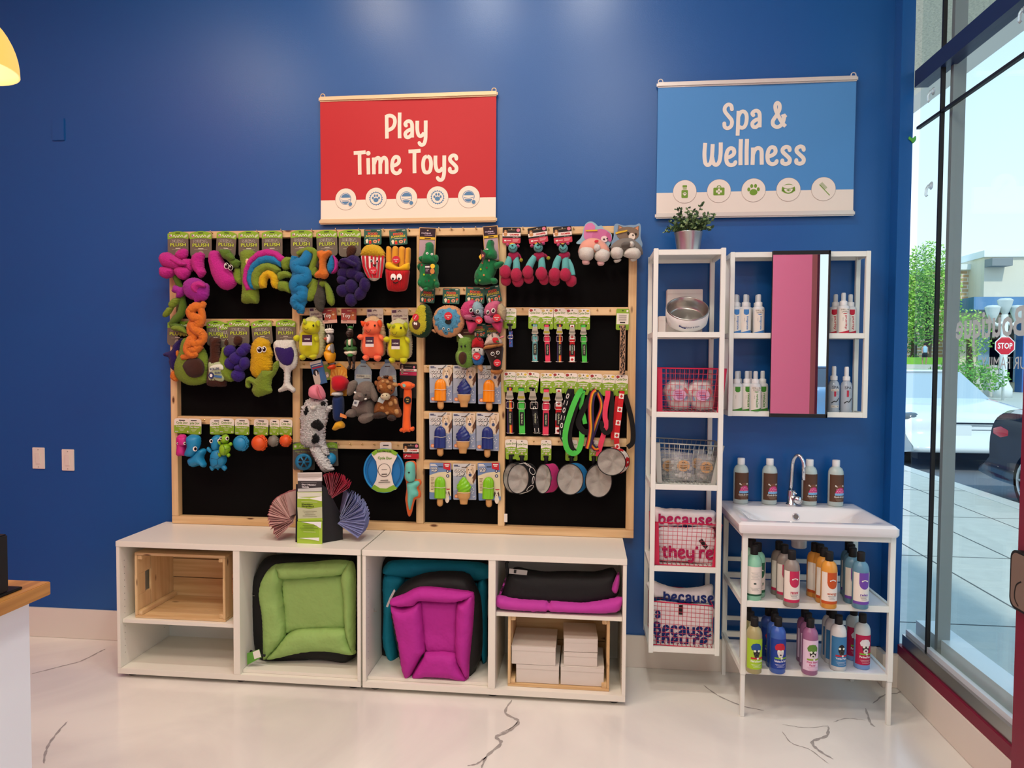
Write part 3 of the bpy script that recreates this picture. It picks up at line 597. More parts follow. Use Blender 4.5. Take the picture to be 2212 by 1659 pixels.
mbed = bed('dog_bed', 'magenta and black dog bed standing in front in the right cabinet', 'dog bed', 'D8', -.375, .0625, dict(c=(630, 1235),
 shell='272,640 335,520 430,440 600,388 870,396 955,500 998,650 1003,1000 960,1140 885,1240 500,1235 390,1200 335,1000', cushion='505,610 815,620 805,1040 560,1030 535,960',
 top='275,605 380,560 510,505 700,515 935,550 860,612 720,630 520,618 470,652 380,662 285,650', left='276,640 380,665 500,620 522,640 545,960 550,1022 520,1060 430,1222 370,1190 330,950 290,750',
 right='935,550 930,800 905,1060 890,1243 830,1150 788,1040 788,800 803,640 850,610', bottom='440,1222 530,1065 570,1018 782,1026 830,1140 885,1247 700,1226 560,1222'), '#b42c92')
mb = MB(); mb.poly(xz('D8', '235,665 265,590 300,525 310,540 275,610 250,670', -.36), -.36, print_('#b9b4b0'), th=.001); mb.build('care_tag', mbed)
t = thing('folded_pet_mat', at_c('D8', 1610, 720, -.25), 'folded black pet mat with magenta padded edge on the cabinet shelf', 'pet mat'); K = mat('#070708', rough=.7, bump=.3, bscale=18); MG = mat('#b9389a', rough=.7, bump=.25, bscale=25, spec=.3, sheen=.1)
mb = MB(); mb.pillow(xz('D8', '1160,600 1195,430 1250,365 1350,382 1500,402 1700,397 1900,402 2055,372 2082,480 2075,580 1900,640 1600,650 1300,630', -.33), -.33, K, depth=.05, back=2.5, step=.01, cap=.06, fuzz=.0008); mb.build('mat_body', t)
mb = MB(); mb.pillow(xz('D8', '1105,605 1140,572 1270,600 1525,618 1535,640 1545,618 1800,632 2000,605 2112,587 2118,650 2070,708 1900,718 1700,713 1540,706 1530,690 1515,706 1280,697 1130,672', -.375), -.375, MG, depth=.035, back=1.2, step=.008, fuzz=.0008); mb.build('padded_edge', t)
mb = MB(); mb.pillow(xz('D8', '1125,590 1160,500 1192,425 1185,480 1150,575', -.345), -.345, MG, depth=.015, step=.008); mb.build('side_edge', t); mb = MB(); mb.pillow(xz('D8', '2030,530 2060,440 2090,385 2095,480 2070,560', -.37), -.37, MG, depth=.015, step=.008); mb.build('side_edge', t)
mb = MB(); mb.poly(xz('D8', '1218,362 1362,378 1356,415 1214,402', -.392), -.392, print_('#9a9792'), th=.001); mb.poly(xz('D8', '1255,370 1275,372 1272,400 1252,398', -.3925), -.3925, BLK); mb.build('care_tag', t)
MB().tube([at_c('D8', x, y, -.34) for x, y in ((1200, 430), (1200, 370), (1195, 320), (1205, 304))], .007, BLK).build('strap', t)
# tall open rack
def rack(name, label, cat, x0, x1, yf, yb, z0, z1, shelves, post, foot=0):
 t = thing(name, ((x0 + x1) / 2, (yf + yb) / 2, z0), label, cat)
 for xa in (x0, x1 - post):
  for ya in (yf, yb - post): MB().box(xa, xa + post, ya, ya + post, z0, z1, WMETAL, bev=.0015).build('post', t)
 for z in shelves:
  mb = MB(); h = .024
  mb.box(x0 + post, x1 - post, yf + .001, yf + .014, z - h, z, WMETAL, bev=.001); mb.box(x0 + post, x1 - post, yb - .014, yb - .001, z - h, z, WMETAL, bev=.001)
  for xa in (x0 + .001, x1 - .014): mb.box(xa, xa + .013, yf + post, yb - post, z - h, z, WMETAL, bev=.001)
  mb.box(x0 + .014, x1 - .014, yf + .014, yb - .014, z - .008, z - .005, WMETAL); mb.build('shelf', t)
 return t
SHZ = [at(1480, v, -.30).z for v in (538.5, 717, 890.5, 1047.5, 1225, 1400)]
TR = rack('tall_open_rack', 'tall narrow white open rack hung on the blue wall beside the pegboard', 'rack', 2.513, 2.829, -.30, -.012, .197, 2.036, SHZ, .021)
pc = Vector((at_c('E3', 520, 560, -.16).x, -.16, SHZ[0] - .004)); k = mpp(-.16) * .205; pt = thing('potted_plant', pc, 'artificial leafy plant in a galvanised pot on top of the tall rack', 'plant')
hp = 218 * k; MB().lathe([(.0, .001), (112 * k, .001), (112 * k, .004), (140 * k, hp), (143 * k, hp + .003), (137 * k, hp + .003), (130 * k, hp - .012), (0, hp - .014)], pc, mat('#b9bab8', rough=.3, metal=.9), 32).build('pot', pt)
mb = MB(); LG = [mat(h, rough=.6) for h in ('#5f7a4a', '#3f5a34', '#7f9664', '#2f4628')]
tips = [((x - 520) * k, (560 - y) * k) for x, y in pts('400,100 440,90 490,110 520,150 560,120 630,75 600,150 680,160 745,130 785,165 760,190 720,200 770,270 720,260 690,300 330,210 370,190 280,325 310,290 350,270 420,160 460,180 540,200 580,230 620,260 650,220 430,250 480,270 380,320 440,215 590,190 540,250 360,300 680,230 420,290 500,240 560,340 640,290 700,320 560,300 500,330 450,310 610,320')]
for i, (dx, dz) in enumerate(tips):
 dy = random.uniform(-.06, .06); b_ = pc + Vector((dx * .25, dy * .2, hp - .01)); e_ = pc + Vector((dx, dy, dz)); P = [b_.lerp(e_, s) + Vector((0, 0, .012 * math.sin(PI * s))) for s in (0, .25, .5, .75, 1)]
 mb.tube(P, .0012, LG[3], n=5)
 for s in (.3, .42, .54, .66, .78, .9, 1.0):
  c = b_.lerp(e_, s) + Vector((0, 0, .012 * math.sin(PI * s)))
  for sg in (-1, 1):
   d = (Vector((random.uniform(-1, 1), random.uniform(-1, .6), random.uniform(-.3, 1)))).normalized(); L_ = random.uniform(.014, .021); w = d.orthogonal().normalized() * L_ * .42; nrm = d.cross(w).normalized() * .002
   mb.add([c, c + d * L_ * .35 + w, c + d * L_ * .75 + w * .8, c + d * L_, c + d * L_ * .75 - w * .8, c + d * L_ * .35 - w, c + d * L_ * .5 + nrm], [(0, 1, 6), (1, 2, 6), (2, 3, 6), (3, 4, 6), (4, 5, 6), (5, 0, 6)], LG[random.choice((0, 0, 1, 2, 2, 1, 3))], True)
mb.build('foliage', pt)
z = SHZ[1] - .004
def sbox(c, a, b, y0, y1, z0, lab, name='white_carton', cat='box', m=None, zt=None):
 p, r = at_c(c, *a, y0), at_c(c, *b, y0); t = thing(name, ((p.x + r.x) / 2, (y0 + y1) / 2, z0), lab, cat); MB().box(p.x, r.x, y0, y1, z0, zt or p.z, m or mat('#d9d3cb', rough=.75), bev=.002).build('carton', t);
 mb = MB(); mb.box(p.x + .004, r.x - .004, y0 - .0006, y0 - .0001, (zt or p.z) - .022, (zt or p.z) - .0215, mat('#b5aea6', rough=.8)); mb.build('flap_seam', t); return t
sbox('E3', (300, 1000), (668, 1440), -.072, -.018, z, 'tall white carton standing at the back, behind the steel pet bowl')
sbox('E3', (212, 1282), (282, 1440), -.20, -.15, z, 'small white carton at the left of the steel pet bowl')
bc = at_c('E3', 514, 1200, -.205); t = thing('pet_bowl', (bc.x, bc.y, z), 'white and stainless steel dog bowl tilted forward on the tall rack', 'bowl'); rb = 215 * .205 * mpp(-.21)
RT = Matrix.Translation(bc) @ Matrix.Rotation(math.radians(38), 4, 'X'); hb = .068
mb = MB(); mb.T = RT; mb.lathe([(0, -hb), (rb * .96, -hb), (rb * 1.0, -hb + .006), (rb * 1.02, -.006), (rb * 1.0, -.004)], (0, 0, 0), mat('#e8e6e4', rough=.35), 40); mb.build('outer_shell', t)
mb = MB(); mb.T = RT; mb.lathe([(rb * 1.0, -.006), (rb * 1.0, .0), (rb * .97, .003), (rb * .94, 0), (rb * .90, -.03), (rb * .86, -.05), (rb * .80, -.056), (0, -.056)], (0, 0, 0), STEEL, 40); mb.build('steel_liner', t)
mb = MB(); mb.T = RT; NVY = print_('#2a3570'); rr = rb * 1.03; mb.warp = lambda v: ((rr - v.y) * math.sin(v.x / rr), -(rr - v.y) * math.cos(v.x / rr), v.z)
mb.text('Splash & Dash', .018, -.040, .010, -.0004, NVY, w=.062, bold=.01); mb.ribbon([(-.042, -.036), (-.03, -.041), (-.018, -.042)], .005, -.0004, NVY, ends=(.0045, .0045)); mb.build('printed_logo', t)
def basket(label, c, quadf, z0, yf, yb, wire, side, nx, nz, endm=True):
 """quadf: crop pixels of the front face: top-left, top-right, bottom-right, bottom-left"""
 TL, TR_, BR, BL = [at_c(c, x, y, yf) for x, y in quadf]; dz = z0 + .002 - (BL.z + BR.z) / 2
 for p in (TL, TR_, BR, BL): p.z += dz
 t = thing('wire_basket', ((BL.x + BR.x) / 2, (yf + yb) / 2, z0), label, 'basket'); r = .0011; bi = .03
 mb = MB(); Bk = [Vector((p.x, yb, p.z)) for p in (TL, TR_, BR, BL)]
 for A in ((TL, TR_, BR, BL), Bk):
  for i in range(nx + 1):
   s = i / nx; mb.tube([A[0].lerp(A[1], s), A[3].lerp(A[2], s)], r, wire, n=5)
  for i in range(nz + 1):
   s = i / nz; mb.tube([A[0].lerp(A[3], s), A[1].lerp(A[2], s)], r, wire, n=5)
 for i in range(nx + 1):
  s = i / nx; mb.tube([BL.lerp(BR, s), Bk[3].lerp(Bk[2], s)], r, wire, n=5)
 mb.build('wire_mesh', t)
 mb = MB(); mb.tube([TL, TR_, Bk[1], Bk[0]], .003, side, n=6, closed=True); mb.build('top_rim', t); mb = MB(); mb.tube([BL, BR, Bk[2], Bk[3]], .0025, side, n=6, closed=True); mb.build('bottom_rim', t)
 if endm:
  for A, B_, sg in ((TL, BL, 1), (TR_, BR, -1)):
   mb = MB(); a = Vector((A.x, yb, A.z)); b_ = Vector((B_.x, yb, B_.z)); o = Vector((.0012, 0, 0))
   mb.add([A + o, B_ + o, b_ + o, a + o, A - o, B_ - o, b_ - o, a - o], [(0, 1, 2, 3), (7, 6, 5, 4), (0, 4, 5, 1), (1, 5, 6, 2), (2, 6, 7, 3), (3, 7, 4, 0)], side)
   f = Vector((.022 * sg, 0, 0)); y_ = Vector((0, -.002, 0)); mb.add([A + y_, A + f + y_, B_ + f + y_, B_ + y_], [(0, 1, 2, 3)], side); mb.build('end_panel', t)
 return t
RW = mat('#c23650', rough=.4); RS = mat('#c81f48', rough=.45); GW = mat('#a6a79f', rough=.35, metal=.7); GS = mat('#b4b6ae', rough=.5, metal=.5)
basket('raspberry wire basket holding clear cake packs, third shelf space of the tall rack', 'E5', ((205, 130), (985, 142), (925, 635), (210, 615)), SHZ[2] - .004, -.272, -.05, RW, RS, 15, 8)
basket('bare galvanised wire basket holding bags of white treats', 'E5', ((182, 948), (955, 990), (855, 1430), (205, 1395)), SHZ[3] - .004, -.272, -.05, GW, GS, 14, 8)
basket('raspberry wire basket holding white bags with pink lettering', 'E6', ((140, 262), (785, 292), (735, 688), (148, 660)), SHZ[4] - .004, -.272, -.05, RW, RS, 14, 10)
basket('raspberry wire basket at the bottom, holding white bags with navy lettering', 'E6', ((135, 1030), (700, 1075), (690, 1475), (128, 1435)), SHZ[5] - .004, -.278, -.05, RW, RS, 14, 10, False)
CLR = mat('#f4f4f6', rough=.12, alpha=.32, spec=.6); CLR2 = mat('#eef0f2', rough=.1, alpha=.25, spec=.6)
def lift(c, pp, Y, z0):
 P = xz(c, pp, Y); lo = min(p[1] for p in P); return [(x, zz - lo + z0) for x, zz in P], z0 - lo
def pack(label, dx, dy):
 Y = -.20; z0 = SHZ[2] + .0005; sh = [(x + dx, y + dy) for x, y in pts('262,395 300,310 360,268 520,270 560,310 590,520 560,590 420,610 330,570')]
 P, dz = lift('E5', sh, Y, z0); c = (sum(p[0] for p in P) / len(P), sum(p[1] for p in P) / len(P)); t = thing('treat_pack', (c[0], Y, z0), label, 'treat pack', 'clear cake packs in the raspberry basket')
 mb = MB(); mb.pillow([(c[0] + (x - c[0]) * .9, c[1] + (zz - c[1]) * .88) for x, zz in P], Y, mat('#d9cfc8', rough=.7), depth=.018, back=1, step=.008, sp=False)
 for k in range(6):
  a = k * PI / 3 + .5; x, zz = c[0] + .042 * math.cos(a), c[1] + .036 * math.sin(a); mb.poly(ellp(x, zz, .016, .006, 12, a + PI / 2), Y - .0195, print_(('#c4646c', '#7f9cb8')[k % 2]))
 mb.build('treats', t)
 mb = MB(); mb.pillow(P, Y, CLR, depth=.024, back=1, step=.009, sp=False); mb.build('clear_shell', t)
 mb = MB(); x, zz = c[0] + .004, c[1] - .002; mb.poly(ellp(x, zz, .031, .027, 24), Y - .0255, print_('#e6bfe0'));
 for k in range(5): mb.rect(x - .02 + .003 * k, zz + .012 - .008 * k, x + .012 + .002 * k, zz + .0155 - .008 * k, Y - .026, print_(('#b04a88', '#c8507a', '#5a5aa0', '#b04a88', '#8a6aa8')[k]))
 mb.build('round_sticker', t)
pack('clear pack of striped cakes at the left in the raspberry basket', 0, 0); pack('clear pack of striped cakes at the right in the raspberry basket', 262, 8)
def treat_bag(label, sh, cx, cy, Y, tint):
 z0 = SHZ[3] + .0005; P, dz = lift('E5', pts(sh), Y, z0); c = at_c('E5', cx, cy, Y); t = thing('treat_bag', (c.x, Y, z0), label, 'treat bag', 'bags of white treats in the bare wire basket'); xs = [p[0] for p in P]; zm = c.z + dz
 mb = MB(); zl = z0 + .004
 for k in range(34):
  r = random.uniform(.009, .014); mb.ell((random.uniform(min(xs) + .016, max(xs) - .016), Y + random.uniform(-.010, .012), zl + r + random.uniform(0, .075)), (r, r * .7, r * .8), mat(tint, rough=.8), 8, jit=.12)
 o = mb.build('treats', t); o['kind'] = 'stuff'
 mb = MB(); mb.pillow(P, Y, CLR2, depth=.028, back=.9, step=.01, fuzz=.0012); mb.build('clear_bag', t)
 mb = MB(); x, zz = c.x, zm; mb.poly(ellp(x, zz, .0285, .026, 24), Y - .0295, print_('#d8ac7e'))
 for k, w in enumerate((.008, .016, .014, .016, .010)): mb.rect(x - w, zz + .013 - .007 * k, x + w, zz + .0155 - .007 * k, Y - .030, print_('#4a3524'))
 mb.build('round_sticker', t)
treat_bag('white treat bag at the far left, its sticker half hidden', '240,1080 300,1050 420,1060 480,1100 490,1350 420,1370 250,1350', 325, 1220, -.13, '#d9d5cf')
treat_bag('white treat bag in front at the left of the bare basket', '360,1110 430,1075 560,1085 605,1110 625,1300 630,1400 480,1405 340,1390', 490, 1222, -.205, '#e2ded8')
treat_bag('greyish treat bag behind at the right of the bare basket', '600,1100 640,1050 740,1060 770,1200 760,1380 620,1380', 650, 1200, -.13, '#a89c92')
treat_bag('greyish treat bag in front at the right of the bare basket', '640,1150 700,1105 800,1110 850,1150 845,1400 740,1410 640,1395', 745, 1240, -.205, '#b9aea4')
# hand drawn display lettering (stroke glyphs)
GL = {  # advance, [ (points, start curl, end curl) ]  cap height 1.4, x height 1
'P': (.72, [([(.12, 0), (.11, .7), (.10, 1.38)], 0, 0), ([(.1, 1.30), (.3, 1.34), (.52, 1.22), (.58, .95), (.48, .66), (.28, .52), (.12, .5)], 0, 0)]),
'l': (.30, [([(.13, 0), (.12, .8), (.13, 1.5)], 0, 0)]),
'a': (.74, [([(.2, .73), (.15, .84), (.25, .96), (.4, .98), (.52, .86), (.55, .6), (.55, .02)], .11, 0), ([(.54, .52), (.32, .44), (.16, .28), (.2, .08), (.36, .05), (.54, .22)], 0, 0)]),
'y': (.74, [([(.1, 1.0), (.1, .5), (.18, .16), (.34, .1), (.5, .28)], 0, 0), ([(.58, 1.0), (.58, .4), (.57, -.1), (.48, -.38), (.32, -.42), (.22, -.3)], 0, .1)]),
'T': (.66, [([(-.03, 1.28), (.3, 1.29), (.64, 1.31)], 0, 0), ([(.30, 1.3), (.30, .6), (.31, 0)], 0, 0)]),
'i': (.32, [([(.14, 0), (.13, .5), (.12, .96)], 0, 0), ([(.13, 1.24), (.132, 1.24)], .14, 0)]),
'm': (1.02, [([(.12, 0), (.12, .5), (.11, .98)], 0, 0), ([(.14, .6), (.22, .86), (.36, .96), (.47, .82), (.48, .4), (.48, .02)], 0, 0), ([(.48, .6), (.57, .86), (.7, .96), (.82, .82), (.84, .4), (.84, .0)], 0, 0)]),
'e': (.70, [([(.14, .46), (.34, .52), (.5, .68), (.48, .92), (.32, .99), (.18, .84), (.12, .5), (.17, .16), (.34, .02), (.52, .07), (.58, .2)], 0, .1)]),
'o': (.70, [([(.34, .98), (.18, .86), (.12, .5), (.18, .12), (.34, .02), (.5, .12), (.56, .5), (.5, .86), (.34, .98)], 0, 0)]),
's': (.68, [([(.5, .78), (.47, .93), (.32, .99), (.17, .88), (.17, .7), (.34, .5), (.5, .3), (.48, .09), (.32, .01), (.16, .08), (.15, .23)], .1, .1)]),
'S': (.76, [([(.54, 1.1), (.5, 1.3), (.34, 1.38), (.17, 1.24), (.16, 1.0), (.34, .74), (.54, .46), (.52, .16), (.34, .02), (.17, .1), (.14, .3)], .11, .11)]),
'p': (.74, [([(.14, 1.0), (.13, .4), (.11, -.42)], 0, 0), ([(.15, .7), (.26, .92), (.42, .96), (.56, .8), (.59, .5), (.52, .16), (.36, .02), (.16, .1)], 0, 0)]),
'&': (1.0, [([(.78, .66), (.7, .3), (.56, .08), (.36, .02), (.18, .14), (.16, .38), (.34, .68), (.5, 1.0), (.5, 1.28), (.38, 1.4), (.28, 1.26), (.3, 1.0), (.46, .62), (.68, .22), (.84, .04)], 0, 0), ([(.62, .6), (.8, .66), (.86, .7)], 0, 0)]),
'W': (1.06, [([(.13, 1.34), (.1, .7), (.15, .2), (.28, .06), (.42, .2), (.48, .6), (.5, 1.26)], 0, 0), ([(.49, .5), (.56, .16), (.7, .06), (.84, .24), (.9, .7), (.9, 1.34)], 0, 0)]),
'n': (.72, [([(.12, 0), (.13, .5), (.13, 1.0)], 0, 0), ([(.14, .62), (.24, .88), (.4, .96), (.54, .82), (.56, .4), (.57, .0)], 0, 0)]),
'B': (.76, [([(.12, 0), (.11, .7), (.1, 1.36)], 0, 0), ([(.1, 1.3), (.36, 1.34), (.52, 1.16), (.46, .86), (.16, .74)], 0, 0), ([(.16, .74), (.5, .66), (.6, .36), (.46, .08), (.12, .06)], 0, 0)]),
'b': (.74, [([(.12, 1.44), (.12, .7), (.12, .08)], 0, 0), ([(.14, .66), (.26, .92), (.42, .96), (.56, .8), (.59, .5), (.52, .16), (.36, .02), (.14, .1)], 0, 0)]),
'c': (.66, [([(.52, .76), (.46, .94), (.32, .99), (.17, .84), (.12, .5), (.17, .16), (.32, .02), (.48, .06), (.54, .2)], .11, .1)]),
'u': (.74, [([(.1, 1.0), (.1, .5), (.18, .14), (.34, .06), (.5, .24)], 0, 0), ([(.58, 1.0), (.58, .5), (.6, .0)], 0, 0)]),
't': (.56, [([(.26, 1.34), (.25, .5), (.32, .08), (.46, .05)], 0, .08), ([(.04, .96), (.25, .96), (.48, .98)], 0, 0)]),
'h': (.72, [([(.12, 0), (.12, .7), (.12, 1.44)], 0, 0), ([(.14, .62), (.24, .88), (.4, .96), (.54, .82), (.56, .4), (.57, .0)], 0, 0)]),
'r': (.54, [([(.12, 0), (.13, .5), (.13, 1.0)], 0, 0), ([(.14, .62), (.24, .9), (.38, .96), (.44, .84)], 0, .1)]),
"'": (.26, [([(.13, 1.4), (.12, 1.26), (.06, 1.12)], .1, 0)]), ' ': (.36, [])}
def glyphs(mb, s, x, z, h, y, m, w=.21, width=None, fit='center'):
 """x,z = centre of baseline; h = x height in metres"""
 tot = sum(GL[c][0] for c in s); k = h; kx = (width / tot) if width else h; px = x - tot * kx / 2; i = 0
 for c in s:
  adv, st = GL[c]
  for P, a, b in st:
   i += 1; mb.ribbon([(px + p[0] * kx, z + p[1] * k) for p in P], w * (h + kx) / 2, y - .00002 * (i % 7), m, ends=(a * k if a else 0, b * k if b else 0))
  px += adv * kx
def paw(mb, x, z, r, y, m):
 mb.poly(ellp(x, z - r * .28, r * .52, r * .42, 14), y, m)
 for dx, dz in ((-.62, .1), (-.25, .55), (.25, .55), (.62, .1)): mb.poly(ellp(x + dx * r, z + dz * r, r * .2, r * .27, 10), y, m)
def banner(label, c, quad, color, white, railm, lines, split, icons, icol):
 Y = -.02; TL, TR_, BR, BL = [at_c(c, x, y, Y) for x, y in quad]
 x0 = (TL.x + BL.x) / 2; x1 = (TR_.x + BR.x) / 2; z1 = (TL.z + TR_.z) / 2; z0 = (BL.z + BR.z) / 2; w = x1 - x0; h = z1 - z0
 t = thing('wall_banner', ((x0 + x1) / 2, Y, z0), label, 'sign'); F_ = print_(color); Wm = print_(white); zs = z0 + h * split
 mb = MB(); nx, nz = 24, 14
 def by(x, z): return Y + .0025 * math.sin((x - x0) / w * 7) * math.sin((z - z0) / h * PI)
 for (za, zb_, m_) in ((z0 + .012, zs, Wm), (zs, z1 - .012, F_)):
  V = []; Fc = []
  for i in range(nx + 1):
   for j in range(nz + 1):
    x = x0 + .005 + (w - .01) * i / nx; zz = za + (zb_ - za) * j / nz; V.append((x, Y, zz))
  for i in range(nx):
   for j in range(nz): Fc.append((i * (nz + 1) + j, (i + 1) * (nz + 1) + j, (i + 1) * (nz + 1) + j + 1, i * (nz + 1) + j + 1))
  mb.add(V, Fc, m_, True)
 mb.warp = lambda v: (v.x, v.y + .003 * math.sin((v.x - x0) / w * 6 + 1) * math.sin((v.z - z0) / h * 5), v.z)
 mb.V = [Vector(mb.warp(v)) for v in mb.V]
 Wt = print_(white)
 for s, cx, cz, hh, *r_ in lines: glyphs(mb, s, x0 + w * cx, z0 + h * cz, h * hh, Y - .0012, Wt, w=.212, width=r_[1] * w if len(r_) > 1 else None)
 R_ = w * .0605
 for k, kind in enumerate(icons):
  cx, cz = x0 + w * (.15 + .174 * k), zs + .004; I = print_(icol); y = Y - .0016
  mb.poly(ellp(cx, cz, R_, R_, 36), y + .0003, print_('#8a6a5c')); mb.poly(ellp(cx, cz, R_ * .985, R_ * .985, 36), y, Wm); y -= .0004; r = R_ * .55
  if kind == 'ball':
   mb.poly(ellp(cx - r * .05, cz + r * .05, r, r, 24), y, I); mb.poly(ellp(cx - r * .05, cz + r * .05, r * .9, r * .9, 24), y - .0003, Wm); mb.poly(ellp(cx, cz + r * .15, r * .8, r * .72, 20, 0, .12, PI - .12), y - .0006, I); mb.poly(ellp(cx - .05 * r, cz, r * .78, r * .8, 20, 0, PI + .5, 2 * PI - .5), y - .0006, I)
   mb.ribbon([(cx - r * .8, cz - .1 * r), (cx, cz - .25 * r), (cx + r * .8, cz - .05 * r)], r * .08, y - .0007, I); mb.poly(ellp(cx + r * .8, cz - r * .85, r * .42, r * .42, 16), y - .0009, Wm); mb.poly(ellp(cx + r * .8, cz - r * .85, r * .33, r * .33, 16), y - .0012, I)
  elif kind == 'gear':
   mb.poly([(cx + (r * 1.2 if a % 2 else r * 1.03) * math.cos(a * PI / 18 + .05 * ((a // 1) % 2)), cz + (r * 1.2 if a % 2 else r * 1.03) * math.sin(a * PI / 18)) for a in range(36)], y, I); mb.poly(ellp(cx, cz, r * .95, r * .95, 26), y - .0003, Wm); paw(mb, cx, cz, r * .85, y - .0006, I)
  elif kind == 'jar':
   mb.rect(cx - r * .5, cz - r, cx + r * .5, cz + r * .25, y, I, r=r * .15); mb.rect(cx - r * .35, cz + r * .62, cx + r * .35, cz + r * 1.0, y, I, r=r * .1); mb.rect(cx - r * .3, cz + r * .35, cx + r * .3, cz + r * .5, y, I); paw(mb, cx, cz - r * .38, r * .36, y - .0004, Wm)
  elif kind == 'kit':
   mb.rect(cx - r * .85, cz - r * .7, cx + r * .85, cz + r * .5, y, I, r=r * .15); mb.ribbon([(cx - r * .3, cz + r * .5), (cx - r * .2, cz + r * .75), (cx + r * .2, cz + r * .75), (cx + r * .3, cz + r * .5)], r * .12, y, I)
   mb.rect(cx - r * .45, cz - r * .25, cx + r * .45, cz + r * .08, y - .0004, Wm); mb.rect(cx - r * .16, cz - r * .52, cx + r * .16, cz + r * .36, y - .0005, Wm); paw(mb, cx, cz - r * .08, r * .16, y - .0009, I)
  elif kind == 'paw': paw(mb, cx, cz, r * 1.15, y, I)
  elif kind == 'bowl':
   mb.poly(ellp(cx, cz + .1 * r, r, r * .75, 28), y, I); mb.rect(cx - r, cz - r * .3, cx + r, cz + r * .1, y, I); mb.poly(ellp(cx, cz + r * .45, r * .85, r * .28, 22), y - .0004, Wm); mb.poly(ellp(cx, cz + r * .12, r * .65, r * .6, 20, 0, PI, 2 * PI), y - .0004, Wm)
   for a in range(5): mb.ribbon([(cx, cz - r * .1), (cx + r * .35 * math.cos(a * 1.25), cz - r * .1 + r * .25 * math.sin(a * 1.25))], r * .1, y - .0008, I, smooth=0)
  elif kind == 'comb':
   mb.ribbon([(cx + r * .95, cz - r * 1.0), (cx - r * .6, cz + r * .65)], r * .12, y, I, smooth=0)
   for a in range(9): q_ = (cx - r * .6 + r * .09 * a, cz + r * .65 - r * .095 * a); mb.ribbon([q_, (q_[0] + r * .42, q_[1] + r * .36)], r * .05, y - .0002, I, smooth=0)
 mb.build('printed_sheet', t)
 for zr in (z0, z1):
  mb = MB(); mb.box(x0 - .002, x1 + .002, Y - .011, Y + .008, zr - .013, zr + .013, railm, bev=.006); mb.build('rail', t)
 for xr in (x0 + .017, x1 - .017):
  mb = MB(); mb.tube([(xr + .011 * math.cos(a * PI / 6), Y + .002, z1 + .018 + .011 * math.sin(a * PI / 6)) for a in range(12)], .0028, railm, n=6, closed=True); mb.build('hanging_ring', t)
 return t
RAILG = mat('#dcc29a', rough=.4, metal=.25); RAILS = mat('#d6d0c8', rough=.35, metal=.3)
banner('red hanging banner reading Play Time Toys above the pegboard', 'E1', ((98, 183), (2077, 115), (2076, 1520), (112, 1535)), '#bd262c', '#efe2ce', RAILG,
 [('Play', .497, .668, .138, 0, .245), ('Time Toys', .497, .382, .138, 0, .595)], .178, ('ball', 'gear', 'ball', 'gear', 'ball'), '#5482a8')
banner('blue hanging banner reading Spa & Wellness above the mirror cabinet', 'E2', ((142, 160), (2130, 90), (2097, 1430), (110, 1460)), '#4a8ac6', '#e6dcd0', RAILS,
 [('Spa &', .50, .655, .132, 0, .335), ('Wellness', .50, .375, .132, 0, .525)], .178, ('jar', 'kit', 'paw', 'bowl', 'comb'), '#6f962f')
# folded bags with lettering
CAN = mat('#e9e4e4', rough=.85, bump=.3, bscale=14)
def fold_bag(label, crop, shapes, Y, z, texts, tags=()):
 p = at_c(crop, *pts(shapes[0][0])[0], Y); t = thing('printed_tote_bag', (p.x + .1, Y, z), label, 'bag'); mb = MB()
 for s, dy, d in shapes: mb.pillow(xz(crop, s, Y + dy), Y + dy, CAN, depth=d, back=.6, step=.009, cap=.02, fuzz=.0007)
 mb.build('cloth_body', t)
 for s, cx, cy, h, w, y, col in texts:
  a = at_c(crop, cx, cy, y); mb = MB(); glyphs(mb, s, a.x, a.z - .45 * h * .229 * mpp(y), h * .229 * mpp(y), y, cloth(col), w=.25, width=w * .229 * mpp(y)); mb.build('lettering', t)
 for q4 in tags: mb = MB(); mb.poly(xz(crop, q4[0], q4[1]), q4[1], BLK, th=.001); mb.build('black_tag', t)
PK = '#b5205a'; NB = '#1d2f6e'
fold_bag('white cloth bag on top of the pink lettered stack, reading because', 'E6', [('142,158 250,168 340,165 560,180 710,190 722,270 715,350 440,330 200,340 145,320', 0, .03)], -.17, SHZ[4], [('because', 440, 285, 62, 500, -.2035, PK)])
fold_bag('white cloth bag at the bottom of the pink lettered stack, reading they\'re', 'E6', [('182,352 440,345 700,355 706,520 700,690 450,668 185,650 180,500', 0, .03), ('182,420 450,440 700,420 706,560 450,560 182,530', -.014, .015)], -.205, SHZ[4], [("they're", 460, 600, 78, 480, -.2385, PK)], [('563,472 595,452 652,525 628,552', -.2385)])
fold_bag('white cloth bag bulging above the navy lettered basket, reading because', 'E6', [('68,880 140,846 200,872 330,910 450,915 560,905 690,880 700,960 690,1060 420,1040 200,1000 140,1000', 0, .03)], -.17, SHZ[5], [('because', 470, 1020, 62, 470, -.2035, NB)])
fold_bag('white cloth bag in front in the navy lettered basket, reading Because they\'re', 'E6', [('138,1045 420,1062 690,1085 692,1250 688,1468 420,1450 135,1425 138,1250', 0, .03), ('140,1060 420,1075 688,1095 688,1210 420,1215 140,1190', -.012, .012)], -.21, SHZ[5], [('Because', 410, 1325, 80, 540, -.2435, NB), ("they're", 400, 1425, 80, 500, -.2430, NB), ('a', 180, 1170, 60, 60, -.2445, NB)], [('380,1078 418,1076 414,1170 374,1166', -.2445)])
